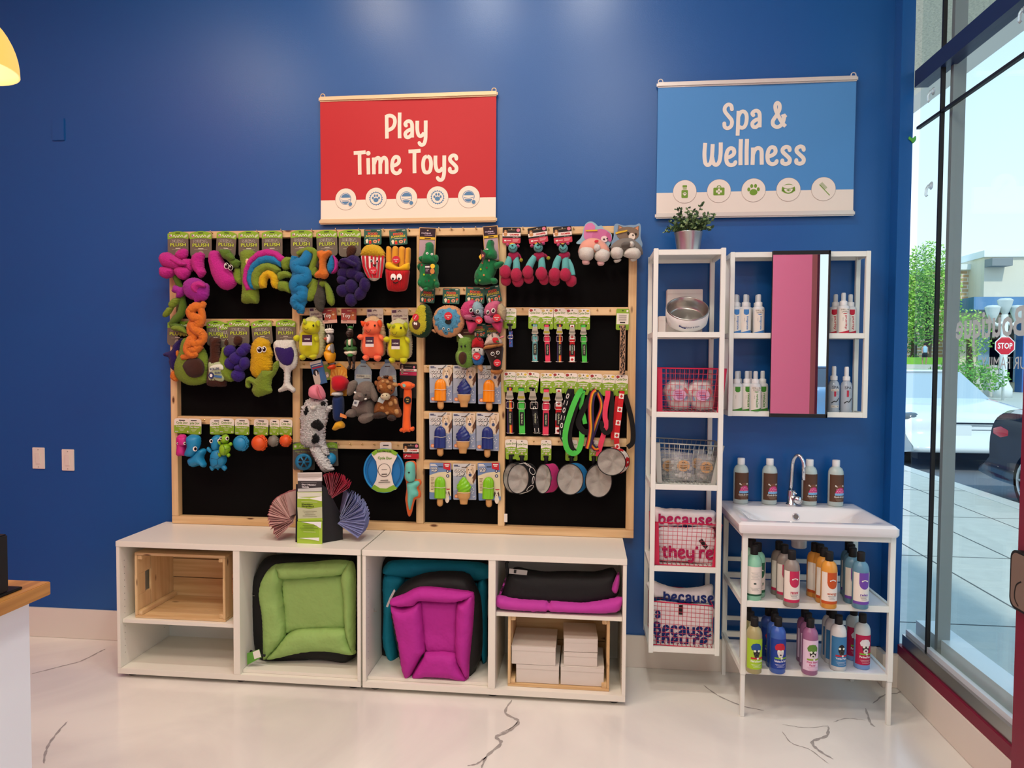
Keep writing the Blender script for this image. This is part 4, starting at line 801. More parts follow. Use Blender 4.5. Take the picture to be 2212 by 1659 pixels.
# mirror cabinet
mx0, mx1, my0, mz0, mz1 = 2.879, 3.501, -.15, 1.276, 2.039
MSH = [mz1 - .001, at_c('E4', 300, 826, -.15).z, mz0 + .0245]
MC = rack('open_wall_cabinet', 'white open wall cabinet with a black framed sliding mirror', 'cabinet', mx0, mx1, my0, -.012, mz0, mz1, MSH, .020)
a = at_c('E4', 487, 300, -.17); d = at_c('E4', 1003, 300, -.17); zt = at_c('E4', 745, 88, -.17).z; zb_ = at_c('E4', 715, 1584, -.17).z; fx0, fx1 = a.x + .004, d.x + .002
mmir = mat('#f4f4f4', rough=.01, metal=1, name='mirror_silver'); BF = mat('#121214', rough=.5)
mdoor = MB().box(fx0, fx1 - .004, -.165, -.153, zb_ + .003, zt - .003, BF).build('mirror_door', MC)
MB().box(fx0 + .001, fx1 - .005, -.1665, -.1655, zb_ + .017, zt - .017, mmir).build('mirror_glass', mdoor)
mb = MB(); mb.box(fx0, fx1, -.172, -.152, zt - .017, zt, BF); mb.box(fx0, fx1, -.172, -.152, zb_, zb_ + .017, BF); mb.box(fx1 - .005, fx1 + .002, -.172, -.152, zb_, zt, BF); mb.build('black_frame', mdoor)
# bottles
def greek(mb, x0, x1, z, dz, n, y, m, t=.0012):
 for k in range(n): mb.rect(x0 + (x1 - x0) * .08 * (k % 3), z - dz * k, x1 - (x1 - x0) * .1 * ((k * 2) % 3), z - dz * k + t, y, m)
def wraplabel(t, r, name, draw, parent, base):
 mb = MB(); mb.T = Matrix.Translation(base); mb.warp = lambda v: ((r - v.y) * math.sin(v.x / r), -(r - v.y) * math.cos(v.x / r), v.z); draw(mb); return mb.build(name, parent)
def shampoo(loc, label, liquid, draw, group, fill=1, yaw=0, H=.235, cap=BLK, name='shampoo_bottle', r=.032, hf=.845):
 t = thing(name, loc, label, 'bottle', group); L_ = Vector(loc); hb = H * hf
 BM = mat(liquid, rough=.3, spec=.5) ; mb = MB(); mb.lathe([(0, 0), (r * .9, 0), (r, .004), (r, hb * .80), (r * .96, hb * .87), (r * .8, hb * .94), (r * .5, hb * .985), (r * .42, hb)], L_, BM, 28); b_ = mb.build('bottle', t)
 if fill < 1:
  mb = MB(); mb.lathe([(r * 1.005, hb * fill), (r * 1.006, hb * .80), (r * .965, hb * .87), (r * .805, hb * .94), (r * .505, hb * .985), (r * .42, hb)], L_, mat('#cfd6d2', rough=.3), 28); mb.build('clear_shoulder', t)
 mb = MB(); mb.lathe([(r * .46, hb - .002), (r * .5, hb), (r * .5, H - .003), (r * .46, H), (0, H)], L_, cap, 20); mb.build('cap', t)
 if draw: lb = wraplabel(t, r * 1.012, 'label', draw, t, L_)
 t.rotation_euler = (0, 0, yaw); return t
def lab_aroma(col, word, lw=.033):
 C_ = print_(col); D_ = print_('#40343a')
 def d(mb):
  mb.rect(-.044, .022, .044, .154, -.0003, PW, step=.004); mb.rect(-.044, .022, .044, .034, -.0006, C_, step=.004)
  mb.rect(-.018, .108, .026, .154, -.0006, C_, step=.004); mb.poly(ellp(.004, .108, .021, .022, 14, 0, PI, 2 * PI), -.0006, C_, step=.006)
  mb.ribbon([(-.006, .120), (.004, .124), (.014, .120)], .004, -.0010, PW, ends=(.003, .003)); mb.text(word, .003, .063, .0105, -.0009, C_, w=lw, bold=.02); greek(mb, -.014, .018, .054, .006, 3, -.0009, D_)
 return d
def at_top(c, x, y, z): return at_c(c, x, y, z, 2)
ZS1 = at_c('E8', 600, 572, -.452).z; ZS2 = at_c('E8', 600, 1122, -.452).z
# wash stand
sx0, sx1, sy0, sy1, ZT = 2.868, 3.512, -.478, -.012, .851
ws = thing('washstand', ((sx0 + sx1) / 2, -.25, 0), 'white open washstand on legs with two shelves under the basin', 'washstand'); wx0, wx1, wy0, wy1 = 2.889, 3.512, -.452, -.030; zf = ZT - .047
for xa in (wx0, wx1 - .022):
 for ya in (wy0, wy1 - .022):
  mb = MB(); mb.box(xa, xa + .022, ya, ya + .022, ZS2 - .03, zf, WMETAL, bev=.0015); mb.box(xa + .002, xa + .020, ya + .002, ya + .020, .0, ZS2 - .03, WMETAL, bev=.0015); mb.build('leg', ws)
for z in (zf, ZS1, ZS2):
 mb = MB(); h = .026
 mb.box(wx0 + .022, wx1 - .022, wy0 + .001, wy0 + .015, z - h, z, WMETAL, bev=.001); mb.box(wx0 + .022, wx1 - .022, wy1 - .015, wy1 - .001, z - h, z, WMETAL, bev=.001)
 for xa in (wx0 + .001, wx1 - .015): mb.box(xa, xa + .014, wy0 + .022, wy1 - .022, z - h, z, WMETAL, bev=.001)
 mb.build('frame_rail', ws)
 if z != zf: MB().box(wx0 + .015, wx1 - .015, wy0 + .015, wy1 - .10, z - .010, z - .005, mat('#e8e9ea', rough=.3)).build('shelf', ws); MB().box(wx0 + .022, wx1 - .022, wy1 - .012, wy1 - .004, z + .055, z + .075, WMETAL).build('back_rail', ws)
CER = mat('#eceaea', rough=.09, coat=.5, name='white_ceramic'); bs = thing('washbasin', ((sx0 + sx1) / 2, (sy0 + sy1) / 2, zf), 'white ceramic washbasin with overflow hole on the washstand', 'sink')
mb = MB(); nx, ny = 56, 40; V = []; F = []
bx0, bx1, by0, by1 = at_c('E7', 390, 850, ZT, 2).x + .0, at_c('E7', 1895, 870, ZT, 2).x + .015, sy0 + .045, sy1 - .115
def dep(x, y):
 u = min((x - bx0) / .20, (bx1 - x) / .20); v = min((y - by0) / .09, (by1 - y) / .04); k = lambda s: max(0, min(1, s)); sm = lambda s: s * s * (3 - 2 * s)
 return .080 * sm(k(u)) ** .7 * sm(k(v))
for i in range(nx + 1):
 for j in range(ny + 1):
  x = sx0 + (sx1 - sx0) * i / nx; y = sy0 + (sy1 - sy0) * j / ny; e = min((x - sx0), (sx1 - x), (y - sy0)); rd = .010; dz = -(rd - math.sqrt(max(0, rd * rd - (rd - e) ** 2))) if e < rd else 0
  V.append((x, y, ZT + dz - dep(x, y)))
for i in range(nx):
 for j in range(ny): F.append((i * (ny + 1) + j, (i + 1) * (ny + 1) + j, (i + 1) * (ny + 1) + j + 1, i * (ny + 1) + j + 1))
mb.add(V, F, CER, True)
ring = [(i, 0) for i in range(nx)] + [(nx, j) for j in range(ny)] + [(i, ny) for i in range(nx, 0, -1)] + [(0, j) for j in range(ny, 0, -1)]; n = len(ring); V2 = []; F2 = []
for lv in range(3):
 for i, j in ring:
  p = V[i * (ny + 1) + j]; z = (p[2], ZT - .035, zf + .0005)[lv]; ins = (0, 0, .006)[lv]; cx, cy = (sx0 + sx1) / 2, (sy0 + sy1) / 2; V2.append((p[0] - math.copysign(ins, p[0] - cx), p[1] - math.copysign(ins, p[1] - cy), z))
for lv in range(2):
 for k in range(n): F2.append((lv * n + k, (lv + 1) * n + k, (lv + 1) * n + (k + 1) % n, lv * n + (k + 1) % n))
mb.add(V2, F2, CER, True); mb.build('basin', bs)
mb = MB(); cx, cy = (sx0 + sx1) / 2, -.22; mb.T = Matrix.Translation((cx, cy, zf + .004)) @ Matrix.Diagonal((.26, .16, .085, 1)); mb.lathe([(math.cos(k * PI / 16), -math.sin(k * PI / 16)) for k in range(9)], (0, 0, 0), CER, 36); mb.build('bowl_underside', bs)
MB().lathe([(.0, -.118), (.030, -.118), (.034, -.113), (.034, -.07)], (cx, cy, zf), CER, 24).build('drain_trap', bs)
p = at_c('E7', 944, 790, by1 - .023); mb = MB(); mb.T = Matrix.Translation((p.x, by1 - .0235, ZT - .04)) @ Matrix.Rotation(math.radians(-17), 4, 'X'); mb.tube([(.0135 * math.cos(a * PI / 8), 0, .0135 * math.sin(a * PI / 8)) for a in range(16)], .0025, CHROME, n=6, closed=True); mb.poly(ellp(0, 0, .0125, .0125, 18), .0003, mat('#6f6762', rough=.6)); mb.build('overflow_hole', bs)
fp = at_c('E7', 890, 650, ZT, 2); fp.y = -.075; fp.x = at_c('E7', 890, 650, -.075).x; ft = thing('faucet', (fp.x, fp.y, ZT), 'chrome gooseneck tap between the brown labelled bottles', 'faucet'); k = .18987 * mpp(-.08)
mb = MB(); mb.lathe([(0, 0), (.024, 0), (.024, .005), (.019, .010), (.0185, .068), (.016, .072), (0, .072)], (fp.x, fp.y, ZT), CHROME, 24); mb.build('tap_body', ft)
path = [(fp.x - .002 + .006 * k / 5, fp.y + .004, ZT + .07 + .125 * k / 5) for k in range(6)]
for k in range(1, 13): a = PI - PI * k / 12; path.append((fp.x + .022 + .018 * math.cos(a), fp.y - .024 + .028 * math.cos(a) * -1 * -1, ZT + .195 + .045 * math.sin(a)))
path = [(x, fp.y + .004 - (y - fp.y - .004 if False else 0) - max(0, i - 5) / 12 * .05, z) for i, (x, y, z) in enumerate(path)]; path.append((path[-1][0] + .001, path[-1][1], ZT + .128)); mb = MB(); mb.tube(path, .0088, CHROME, n=14); mb.build('spout', ft)
mb = MB(); mb.cyl((fp.x + .012, fp.y - .012, ZT + .035), (fp.x + .022, fp.y - .052, ZT + .030), .0175, CHROME, n=22); mb.cyl((fp.x - .01, fp.y, ZT + .075), (fp.x + .012, fp.y - .04, ZT + .060), .004, CHROME); mb.build('handle', ft)
def lab_gunk(mb):
 BR = print_('#5a3c2c'); mb.rect(-.042, .022, .046, .150, -.0003, BR, step=.004); mb.poly(ellp(.010, .062, .024, .027, 16, 0, 0, PI), -.0008, print_('#d0327a'), step=.006)
 for k in range(14): mb.poly(ellp(-.008 + .0075 * (k % 5) + .003 * ((k // 5) % 2), .066 + .0075 * (k // 5), .0016, .0016, 8), -.0012, PW)
 mb.poly(ellp(.010, .090, .020, .012, 14), -.0005, print_('#7a4a34'), step=.006); mb.ribbon([(-.006, .092), (-.014, .1), (-.012, .094)], .004, -.0009, PW); mb.ribbon([(.02, .094), (.022, .1), (.026, .094)], .004, -.0009, PW)
 mb.rect(-.016, .053, .036, .063, -.0010, print_('#7fb4dc'), step=.004); mb.text('Gunk-B-Gone', .008, .046, .0085, -.0012, PW, w=.054, bold=.02); greek(mb, -.014, .030, .036, .006, 3, -.0008, print_('#b59a86'), .0010)
for x, lb in ((314, 'brown labelled clear bottle at the far left of the basin ledge'), (640, 'brown labelled clear bottle just left of the chrome tap'), (1092, 'brown labelled clear bottle just right of the chrome tap'), (1392, 'brown labelled clear bottle at the far right of the basin ledge')):
 p = at_c('E7', x, 650, ZT + .001, 2); shampoo((at_c('E7', x, 640, -.062).x, -.062, ZT + .0008), lb, '#b9c6c2', lab_gunk, 'brown labelled bottles on the basin', H=.217, cap=mat('#f0efee', rough=.4), yaw=.06, name='cleaner_bottle', r=.0345, hf=.865)
BH = .235
def row(c, z, tops, labels, liquid, draw, group, fills=None, yaw=None, H=BH):
 for k, ((x, y), lb) in enumerate(zip(tops, labels)):
  p = at_c(c, x, y, z + H, 2); shampoo((p.x, min(p.y, wy1 - .045), z + .0005), lb, liquid, draw, group, fill=(fills or [1] * 9)[k], yaw=(yaw or [.06] * 9)[k], H=H)
O4 = ('front', 'second', 'third', 'rearmost')
zb1 = ZS1 - .0048; zb2 = ZS2 - .0048
row('E8', zb1, ((338, 108), (368, 84), (322, 55), (292, 47)), ['mint green bottle turned to show its back label, upper shelf front left', 'mint green bottle just behind the front left one on the upper shelf', 'mint bottle third in the left row of the upper shelf', 'mint bottle at the back of the left row on the upper shelf'], '#8fcfb0', None, 'mint bottles on the upper shelf')
SP = [o for o in bpy.data.objects if o.get('group') == 'mint bottles on the upper shelf']
def lab_back(mb):
 mb.rect(-.040, .032, .040, .150, -.0003, PW, step=.004); mb.rect(-.040, .024, .040, .032, -.0006, print_('#245a40'), step=.004); greek(mb, -.02, .016, .125, .005, 7, -.0007, print_('#7a8a80'), .0008); mb.poly(ellp(-.004, .078, .006, .004, 12), -.0008, print_('#40504a')); greek(mb, -.022, .018, .058, .005, 3, -.0007, print_('#55655c'), .0009)
for k, o in enumerate(SP): wraplabel(o, .0324, 'label', lab_back if k == 0 else lab_aroma('#2c6a4c', 'hi'), o, Vector(o['_o']))
row('E8', zb1, ((645, 147), (585, 99), (540, 72)), ['grey bottle with crimson label reading renew at the front of its row', 'grey crimson labelled bottle second in the renew row', 'grey crimson labelled bottle at the back of the renew row'], '#8f857c', lab_aroma('#c02a54', 'renew'), 'grey and crimson bottles')
row('E8', zb1, ((950, 157), (906, 124), (876, 96), (832, 85)), ['orange bottle reading energy at the front of its row', 'orange bottle second in the energy row', 'orange bottle third in the energy row', 'orange bottle at the back of the energy row'], '#dd9a3e', lab_aroma('#c2521f', 'energy', .040), 'orange bottles')
row('E8', zb1, ((1208, 160), (1140, 126), (1128, 97), (1108, 75)), ['blue grey bottle with violet label at the front right of the upper shelf', 'blue grey violet labelled bottle second in the right row', 'blue grey violet labelled bottle third in the right row', 'blue grey violet labelled bottle at the back of the right row'], '#5f8ea6', lab_aroma('#6f46a4', 'relax'), 'blue grey and violet bottles')
def lab_dog(bg, hat, word, dog='#1a1a1c', ban='#c0263a', wc='#ffffff', two=None):
 B_ = print_(bg)
 def d(mb):
  mb.rect(-.042, .022, .044, .150, -.0003, B_, step=.004); D_ = print_(dog)
  mb.poly(ellp(.002, .096, .014, .022, 14), -.0007, D_, step=.006); mb.poly(ellp(.002, .082, .010, .012, 12), -.0010, print_('#d9d2ca' if dog != '#1a1a1c' else '#3a3836')); mb.poly(ellp(.002, .084, .004, .003, 8), -.0013, BLK)
  if hat: mb.poly([(-.018, .104), (.020, .104), (.022, .118), (.012, .132), (.0, .134), (-.014, .130), (-.022, .117)], -.0012, print_(hat))
  for x in (-.006, .010): mb.poly(ellp(x, .101, .005, .005, 10), -.0015, print_('#e6ecd8'))
  mb.rect(-.022, .066, .034, .073, -.0012, print_(ban), step=.004); mb.poly(ellp(.006, .0695, .0045, .0045, 10), -.0016, PW)
  mb.text(word, .004, .057, .0095, -.0010, print_(wc), w=.052, bold=.02)
  if two: mb.text(two, .000, .046, .0085, -.0010, print_(wc), bold=.02)
  greek(mb, -.020, .028, .042 if not two else .036, .0055, 3, -.0008, print_(wc), .0008)
 return d
row('E8', zb2, ((340, 690), (308, 645), (285, 604)), ['yellow green labelled bottle at the front left of the lower shelf', 'yellow green labelled bottle second in the left row below', 'yellow green labelled bottle at the back of the left row below'], '#a8a070', lab_dog('#a5cc2e', '#22508f', "Fido's Favorite"), 'yellow green labelled bottles')
row('E8', zb2, ((533, 690), (505, 655), (497, 614), (455, 606)), ['royal blue bottle with red turbaned dog label at the front of its row', 'royal blue bottle second in its row', 'royal blue bottle third in its row', 'royal blue bottle at the back of its row'], '#3a5fae', lab_dog('#1f3f96', '#c0263a', 'Fabulous Fur Facial', '#d8d4d0', '#7fb43a'), 'royal blue bottles')
row('E8', zb2, ((795, 700), (776, 655), (750, 618)), ['mauve bottle with pale pink berry label at the front of its row', 'mauve bottle in the middle of its row', 'mauve bottle at the back of its row'], '#9a6488', lab_dog('#e3c9dc', '#5f8a3a', 'Pink Berry', '#2a2422', '#8aa43a', '#c03a74', 'Facial'), 'mauve bottles')
row('E8', zb2, ((1026, 674), (980, 628), (955, 604)), ['milky white bottle with blue puppy label at the front of its row', 'milky white bottle in the middle of its row', 'milky white bottle at the back of its row'], '#dfe0dc', lab_dog('#3f7fae', None, 'Yucky Puppy', '#1a1a1c', '#c0263a'), 'milky white bottles')
row('E8', zb2, ((1221, 662), (1150, 604)), ['light blue bottle with crimson label at the front right of the lower shelf', 'light blue bottle with crimson label standing at the back right'], '#7fa4d8', lab_dog('#b81f4c', '#e8e2e0', 'Parched Pooch', '#2a2624', '#7fb43a'), 'light blue bottles', fills=[.62, .62])
def spray(x, y, Y, zsh, label, col, word, group, sample=False, clear=False, name='spray_bottle', yaw=0, pH=345):
 p = at_c('E4', x, y, Y); H = pH * .24113 * mpp(Y); r = .0265 if not clear else .0255; L_ = Vector((p.x, Y, zsh)); t = thing(name, L_, label, 'bottle', group); hb = H * .70
 mb = MB(); m_ = mat('#d9dbdc', rough=.3) if not clear else mat('#aab6c2', rough=.15, spec=.6); mb.lathe([(0, 0), (r * .95, 0), (r, .003), (r, hb * .90), (r * .93, hb * .96), (r * .6, hb), (r * .55, hb + .002)] if not clear else [(0, 0), (r * .95, 0), (r, .003), (r, hb * .82), (r * .85, hb * .92), (r * .5, hb), (r * .48, hb + .004)], L_, m_, 24); mb.build('bottle', t)
 mb = MB(); w = mat('#e6e6e6', rough=.4); mb.lathe([(r * .62, hb), (r * .62, hb + .018), (r * .34, hb + .022), (r * .34, hb + .034), (0, hb + .034)], L_, w, 18); mb.build('collar', t)
 mb = MB(); mb.lathe([(r * .38, hb + .020), (r * .38, H - .006), (r * .30, H), (0, H)], L_, mat('#dfe4e6', rough=.15, alpha=.75) if not clear else w, 18); mb.build('spray_cap', t)
 C_ = print_(col)
 def d(mb):
  if clear:
   mb.text('SPA', -.0, hb * .78, .013, -.0006, print_('#39424e'), w=.030); mb.rect(-.006, hb * .50, .003, hb * .70, -.0006, print_('#b02a44')); mb.ribbon([(-.016, hb * .30), (-.004, hb * .36), (.004, hb * .34), (.018, hb * .46)], .004, -.0006, print_('#20242c')); greek(mb, .004, .012, hb * .68, .006, 4, -.0006, print_('#4a5462'), .001)
   if sample: mb.rect(-.018, hb * .66, .016, hb * .73, -.0010, PW, step=.004); mb.text('SAMPLE', -.001, hb * .695, .006, -.0013, print_('#39424e'), w=.028); mb.rect(-.018, hb * .16, .018, hb * .23, -.0010, PW, step=.004); mb.text('SMELL ME', 0, hb * .195, .006, -.0013, print_('#39424e'), w=.031)
   return
  mb.rect(-.026, .003, .026, hb * .88, -.0003, PW, step=.004); mb.poly([(-.026, .004), (-.012, .004), (.0, .004), (.013, .004), (.026, .004), (.026, .020), (.013, .017), (0, .014), (-.012, .011), (-.026, .008)], -.0006, C_)
  mb.poly([(-.012, hb * .88), (.012, hb * .88), (.012, hb * .74), (.008, hb * .70), (0, hb * .685), (-.008, hb * .70), (-.012, hb * .74)], -.0006, C_)
  mb.text(word, .004, hb * .40, .0115, -.0008, C_, w=hb * .48, bold=.02, rot=-PI / 2); mb.text('body mist', -.009, hb * .52, .0035, -.0008, print_('#3a3a40'), rot=-PI / 2)
  if sample: mb.rect(-.022, hb * .72, .024, hb * .88, -.0010, PW, step=.004); mb.text('SMELL ME', 0, hb * .84, .0065, -.0014, print_('#4a4038'), w=.038); mb.text('SAMPLE', 0, hb * .77, .0065, -.0014, print_('#4a4038'), w=.030)
 wraplabel(t, r * 1.012, 'label', d, t, L_); t.rotation_euler = (0, 0, yaw); return t
zt_ = MSH[1] - .0048; zl = MSH[2] - .0048; BLc, RDc, GNc = '#3f80c0', '#c21f3a', '#3f8a2a'; GI, GP, GR = 'invigorate spray bottles', 'purity spray bottles', 'revitalize spray bottles'
spray(160, 815, -.105, zt_, 'white spray bottle with blue label half hidden by the left cabinet post', BLc, 'invigorate', GI)
spray(245, 815, -.105, zt_, 'white spray bottle with blue label second from the left cabinet post', BLc, 'invigorate', GI)
spray(365, 815, -.105, zt_, 'white spray bottle with blue writing and a paper sample strip', BLc, 'invigorate', GI, True)
spray(172, 800, -.042, zt_, 'white spray bottle standing behind the one at the left cabinet post', BLc, 'invigorate', GI); spray(260, 800, -.042, zt_, 'white spray bottle behind the second blue labelled one', BLc, 'invigorate', GI); spray(352, 800, -.042, zt_, 'white spray bottle behind the blue one with sample strip', BLc, 'invigorate', GI)
spray(1052, 815, -.085, zt_, 'white spray bottle with red label beside the mirror edge', RDc, 'purity', GP, yaw=-.5); spray(1122, 815, -.120, zt_, 'white spray bottle reading purity with sample strip, in front', RDc, 'purity', GP, True, pH=355); spray(1185, 815, -.070, zt_, 'white spray bottle with red label at the right of its trio', RDc, 'purity', GP)
spray(168, 1528, -.110, zl, 'white spray bottle turned to its back, lower left of the wall cabinet', GNc, '', GR, pH=352); spray(258, 1530, -.095, zl, 'white spray bottle reading revitalize with green label, second from left', GNc, 'revitalize', GR, pH=352); spray(335, 1532, -.125, zl, 'white spray bottle reading revitalize with sample strip, in front', GNc, 'revitalize', GR, True, pH=355); spray(398, 1525, -.08, zl, 'white spray bottle with green label beside the mirror', GNc, 'revitalize', GR, pH=352)
spray(185, 1515, -.042, zl, 'white spray bottle behind the one turned to its back', GNc, 'revitalize', GR, pH=345); spray(285, 1515, -.036, zl, 'white spray bottle behind the second green labelled one', GNc, 'revitalize', GR, pH=345)
spray(1035, 1545, -.10, zl, 'clear spa spray bottle with white sample strips', '#444444', 'SPA', 'clear spa spray bottles', True, True, pH=400); spray(1148, 1540, -.10, zl, 'clear spa spray bottle without strips, at the right end', '#444444', 'SPA', 'clear spa spray bottles', False, True, pH=395)
# counter, lamp, wall plates at the left
_bx = at(67, 1480, -1.762).x; ct = thing('service_counter', (.2, -2.3, 0), 'white counter with oak worktop at the left edge of the photo', 'counter')
OAK = wood_mat('oak_worktop', '#8a5a2c', '#c08a4a', 1, .8, .35, False)
MB().box(-1.0, .764, -3.4, -1.744, .884, .92, OAK, bev=.002).build('worktop', ct)
MB().box(-.96, _bx, -3.38, -1.762, .0, .884, mat('#e8ecee', rough=.4), bev=.002).build('cabinet_body', ct)
p = at(20, 1262, .92, 2); dv = thing('card_terminal', (p.x - .12, -1.86, .921), 'black boxy device on the end of the oak worktop', 'device')
zt2 = at(18, 1153, -1.85).z; xr = at(20, 1250, -1.85).x
MB().box(xr - .2, xr, -1.95, -1.85, .927, zt2, BLK, bev=.004).build('casing', dv); xq = at(36, 1261, -1.83).x; MB().box(xr - .22, xq, -1.97, -1.81, .9205, .927, BLK, bev=.002).build('base_plate', dv)
lampc = at(-74, 148, -1.35); R_ = (at(42, 160, -1.35).x - lampc.x) * .77
lt = thing('pendant_lamp', lampc, 'glowing yellow glass dome pendant lamp at the upper left', 'lamp')
mlamp, N, L, b = node_mat('lamp_glass'); b.inputs['Base Color'].default_value = (*rgb('#5a4826'), 1); b.inputs['Emission Color'].default_value = (*rgb('#f7c862'), 1); b.inputs['Emission Strength'].default_value = .93; b.inputs['Roughness'].default_value = .3
mlin, N, L, b = node_mat('lamp_lining'); b.inputs['Base Color'].default_value = (*rgb('#6a5a38'), 1); b.inputs['Emission Color'].default_value = (*rgb('#fbd98a'), 1); b.inputs['Emission Strength'].default_value = .98
prof = [(R_ * math.sin(a), R_ * 1.35 * math.cos(a)) for a in [PI / 2 * k / 12 for k in range(1, 13)]]
MB().lathe([(R_ * .1, R_ * 1.35)] + prof, lampc, mlamp, 40).build('lamp_shade', lt); MB().lathe([(R_ * .08, R_ * 1.30)] + [(r * .97, z * .97) for r, z in prof] + [prof[-1]], lampc, mlin, 40).build('shade_lining', lt)
MB().cyl(lampc + Vector((0, 0, R_ * 1.3)), lampc + Vector((0, 0, R_ * 1.3 + .12)), .03, BRASS).build('lamp_socket', lt); MB().cyl(lampc + Vector((0, 0, R_ * 1.3 + .1)), Vector((lampc.x, lampc.y, ZC)), .004, BLK, n=8).build('cord', lt)
lamp('pendant_bulb', 'POINT', lampc + Vector((0, 0, .03)), 3, WARM, shadow_soft_size=.05)
IV = mat('#eadfd0', rough=.45)
for x, y, lb in ((84.5, 989.5, 'ivory light switch on the blue wall, the left one of the pair'), (148, 993.5, 'ivory light switch on the blue wall, the right one of the pair')):
 p = at(x, y, 0); t = thing('light_switch', (p.x, 0, p.z), lb, 'light switch', 'light switches on the blue wall')
 MB().box(p.x - .036, p.x + .036, -.006, -.0002, p.z - .058, p.z + .058, IV, bev=.002).build('cover_plate', t); rk = MB().box(p.x - .015, p.x + .015, -.0105, -.0055, p.z - .032, p.z + .032, IV, bev=.0025, rot=Matrix.Rotation(.05, 3, 'X')).build('rocker', t)
 for dz in (-.047, .047): MB().cyl((p.x, -.007, p.z + dz), (p.x, -.0055, p.z + dz), .003, mat('#b9ab98', rough=.4), n=8).build('screw', t)
p = at(127, 280, 0); tag(MB().box(p.x - .036, p.x + .036, -.007, -.0002, p.z - .06, p.z + .06, BLUE, bev=.003).build('blank_cover_plate', origin=p), 'blank wall plate painted blue, high on the left of the wall', 'wall plate')
p = at_c('F3', 905, 1235, 3.555, 0); z1 = at_c('F3', 925, 1240, 3.555, 0).z; z0 = at(2200, 1320, 3.555, 0).z; t = thing('wall_panel', (3.56, p.y - .12, z0), 'dark brown rounded panel with black rim on the red pier at the right edge', 'panel')
mb = MB(); M_ = Matrix(((0, 1, 0, 3.555), (-1, 0, 0, p.y + .005), (0, 0, 1, 0), (0, 0, 0, 1))); mb.T = M_
mb.poly(rrect(0, z0, .3, z1, .03), 0, BLK, th=.018); mb.poly(rrect(.008, z0 + .008, .292, z1 - .008, .025), -.001, mat('#7a685c', rough=.4)); mb.ribbon([(.06, z1 - .09), (.035, z1 - .11), (.03, z1 - .15), (.05, z1 - .17)], .004, -.002, BLK); mb.build('panel_face', t)
# leaflet rack
FL = at_c('D3', 458, 1450, H_TOP, 2); FR = at_c('D3', 820, 1450, H_TOP, 2); BK = at_c('D3', 1080, 1410, H_TOP, 2); FR.z = FL.z = BK.z = H_TOP + .001
yF = (FL.y + FR.y) / 2; FL.y = FR.y = yF; dv_ = (BK - FR); ux = (FR - FL); rk = thing('leaflet_rack', ((FL.x + BK.x) / 2, yF + .06, H_TOP), 'black leaflet rack stuffed with leaflets on top of the left cabinet', 'leaflet rack')
def onside(x, y):   # point of the right side face
 d = ray(CR['D3'][0] + x * CR['D3'][2], CR['D3'][1] + y * CR['D3'][2]); n_ = dv_.cross(Vector((0, 0, 1))); s = (FR - CAMP).dot(n_) / d.dot(n_); return CAMP + d * s
side = [FR, BK, onside(1080, 1130), onside(890, 760), onside(818, 700)]
mb = MB(); V = side + [v - ux for v in side]; n = 5; mb.add(V, [(0, 1, 2, 3, 4), (9, 8, 7, 6, 5)] + [(i, i + 5, (i + 1) % 5 + 5, (i + 1) % 5) for i in range(5)], mat('#141416', rough=.55)); mb.build('stand', rk)
def leaf_stack(label, polys, Y0, texts, lines, name='leaflet_stack'):
 p = at_c('D3', *pts(polys[0][0])[0], Y0); t = thing(name, p, label, 'leaflets')
 mb = MB()
 for s, dy, col in polys: mb.poly(xz('D3', s, Y0 + dy), Y0 + dy, print_(col), th=.003)
 for s, cx, cy, h, w, col, dy in texts: a = at_c('D3', cx, cy, Y0 + dy); k = .16727 * mpp(Y0); mb.text(s, a.x, a.z, h * k, Y0 + dy, print_(col), w=w * k, bold=.03)
 for cx0, cx1, cy, n_, step, col, dy in lines: a = at_c('D3', cx0, cy, Y0 + dy); b2 = at_c('D3', cx1, cy, Y0 + dy); greek(mb, a.x, b2.x, a.z, step * .16727 * mpp(Y0), n_, Y0 + dy, print_(col), .0014)
 mb.build('printed_sheets', t); return t
yl = yF - .012
leaf_stack('grey and black leaflets reading Dog Matting Guide at the top front of the rack', [('495,545 808,540 812,650 498,660', .004, '#cfc9c2'), ('497,560 806,560 806,590 497,600', .002, '#b5ada4'), ('498,620 700,635 806,610 806,660 498,660', .001, '#e9e6e2'), ('498,650 806,652 806,735 498,752', 0, '#3a3638'), ('498,752 806,735 806,790 498,795', 0, '#c5c6c2')], yl, [('Dog Matting', 642, 703, 26, 200, '#f4f2f0', -.001), ('Guide', 595, 728, 20, 100, '#f4f2f0', -.001)], [(540, 740, 672, 1, 10, '#a8a4a2', -.001)])
leaf_stack('green leaflets reading Shedding Simplified in the middle of the rack front', [('492,790 808,785 812,1170 500,1170', .004, '#b9d06a'), ('495,800 806,800 806,850 495,860', .002, '#d9dcc8'), ('495,860 640,880 806,850 806,910 495,930', .001, '#f0f0ec'), ('492,880 650,882 808,915 810,985 650,1010 492,990', 0, '#96b43a'), ('492,990 650,1012 810,985 812,1130 500,1140', 0, '#bfc3a0'), ('495,1140 812,1130 815,1165 500,1172', -.001, '#a6c840')], yl - .004, [('Shedding', 618, 955, 24, 158, '#38401c', -.002), ('Simplified', 625, 982, 26, 170, '#38401c', -.002)], [(560, 745, 1042, 4, 22, '#6a6c52', -.002), (545, 750, 922, 1, 10, '#e6ecc8', -.002)])
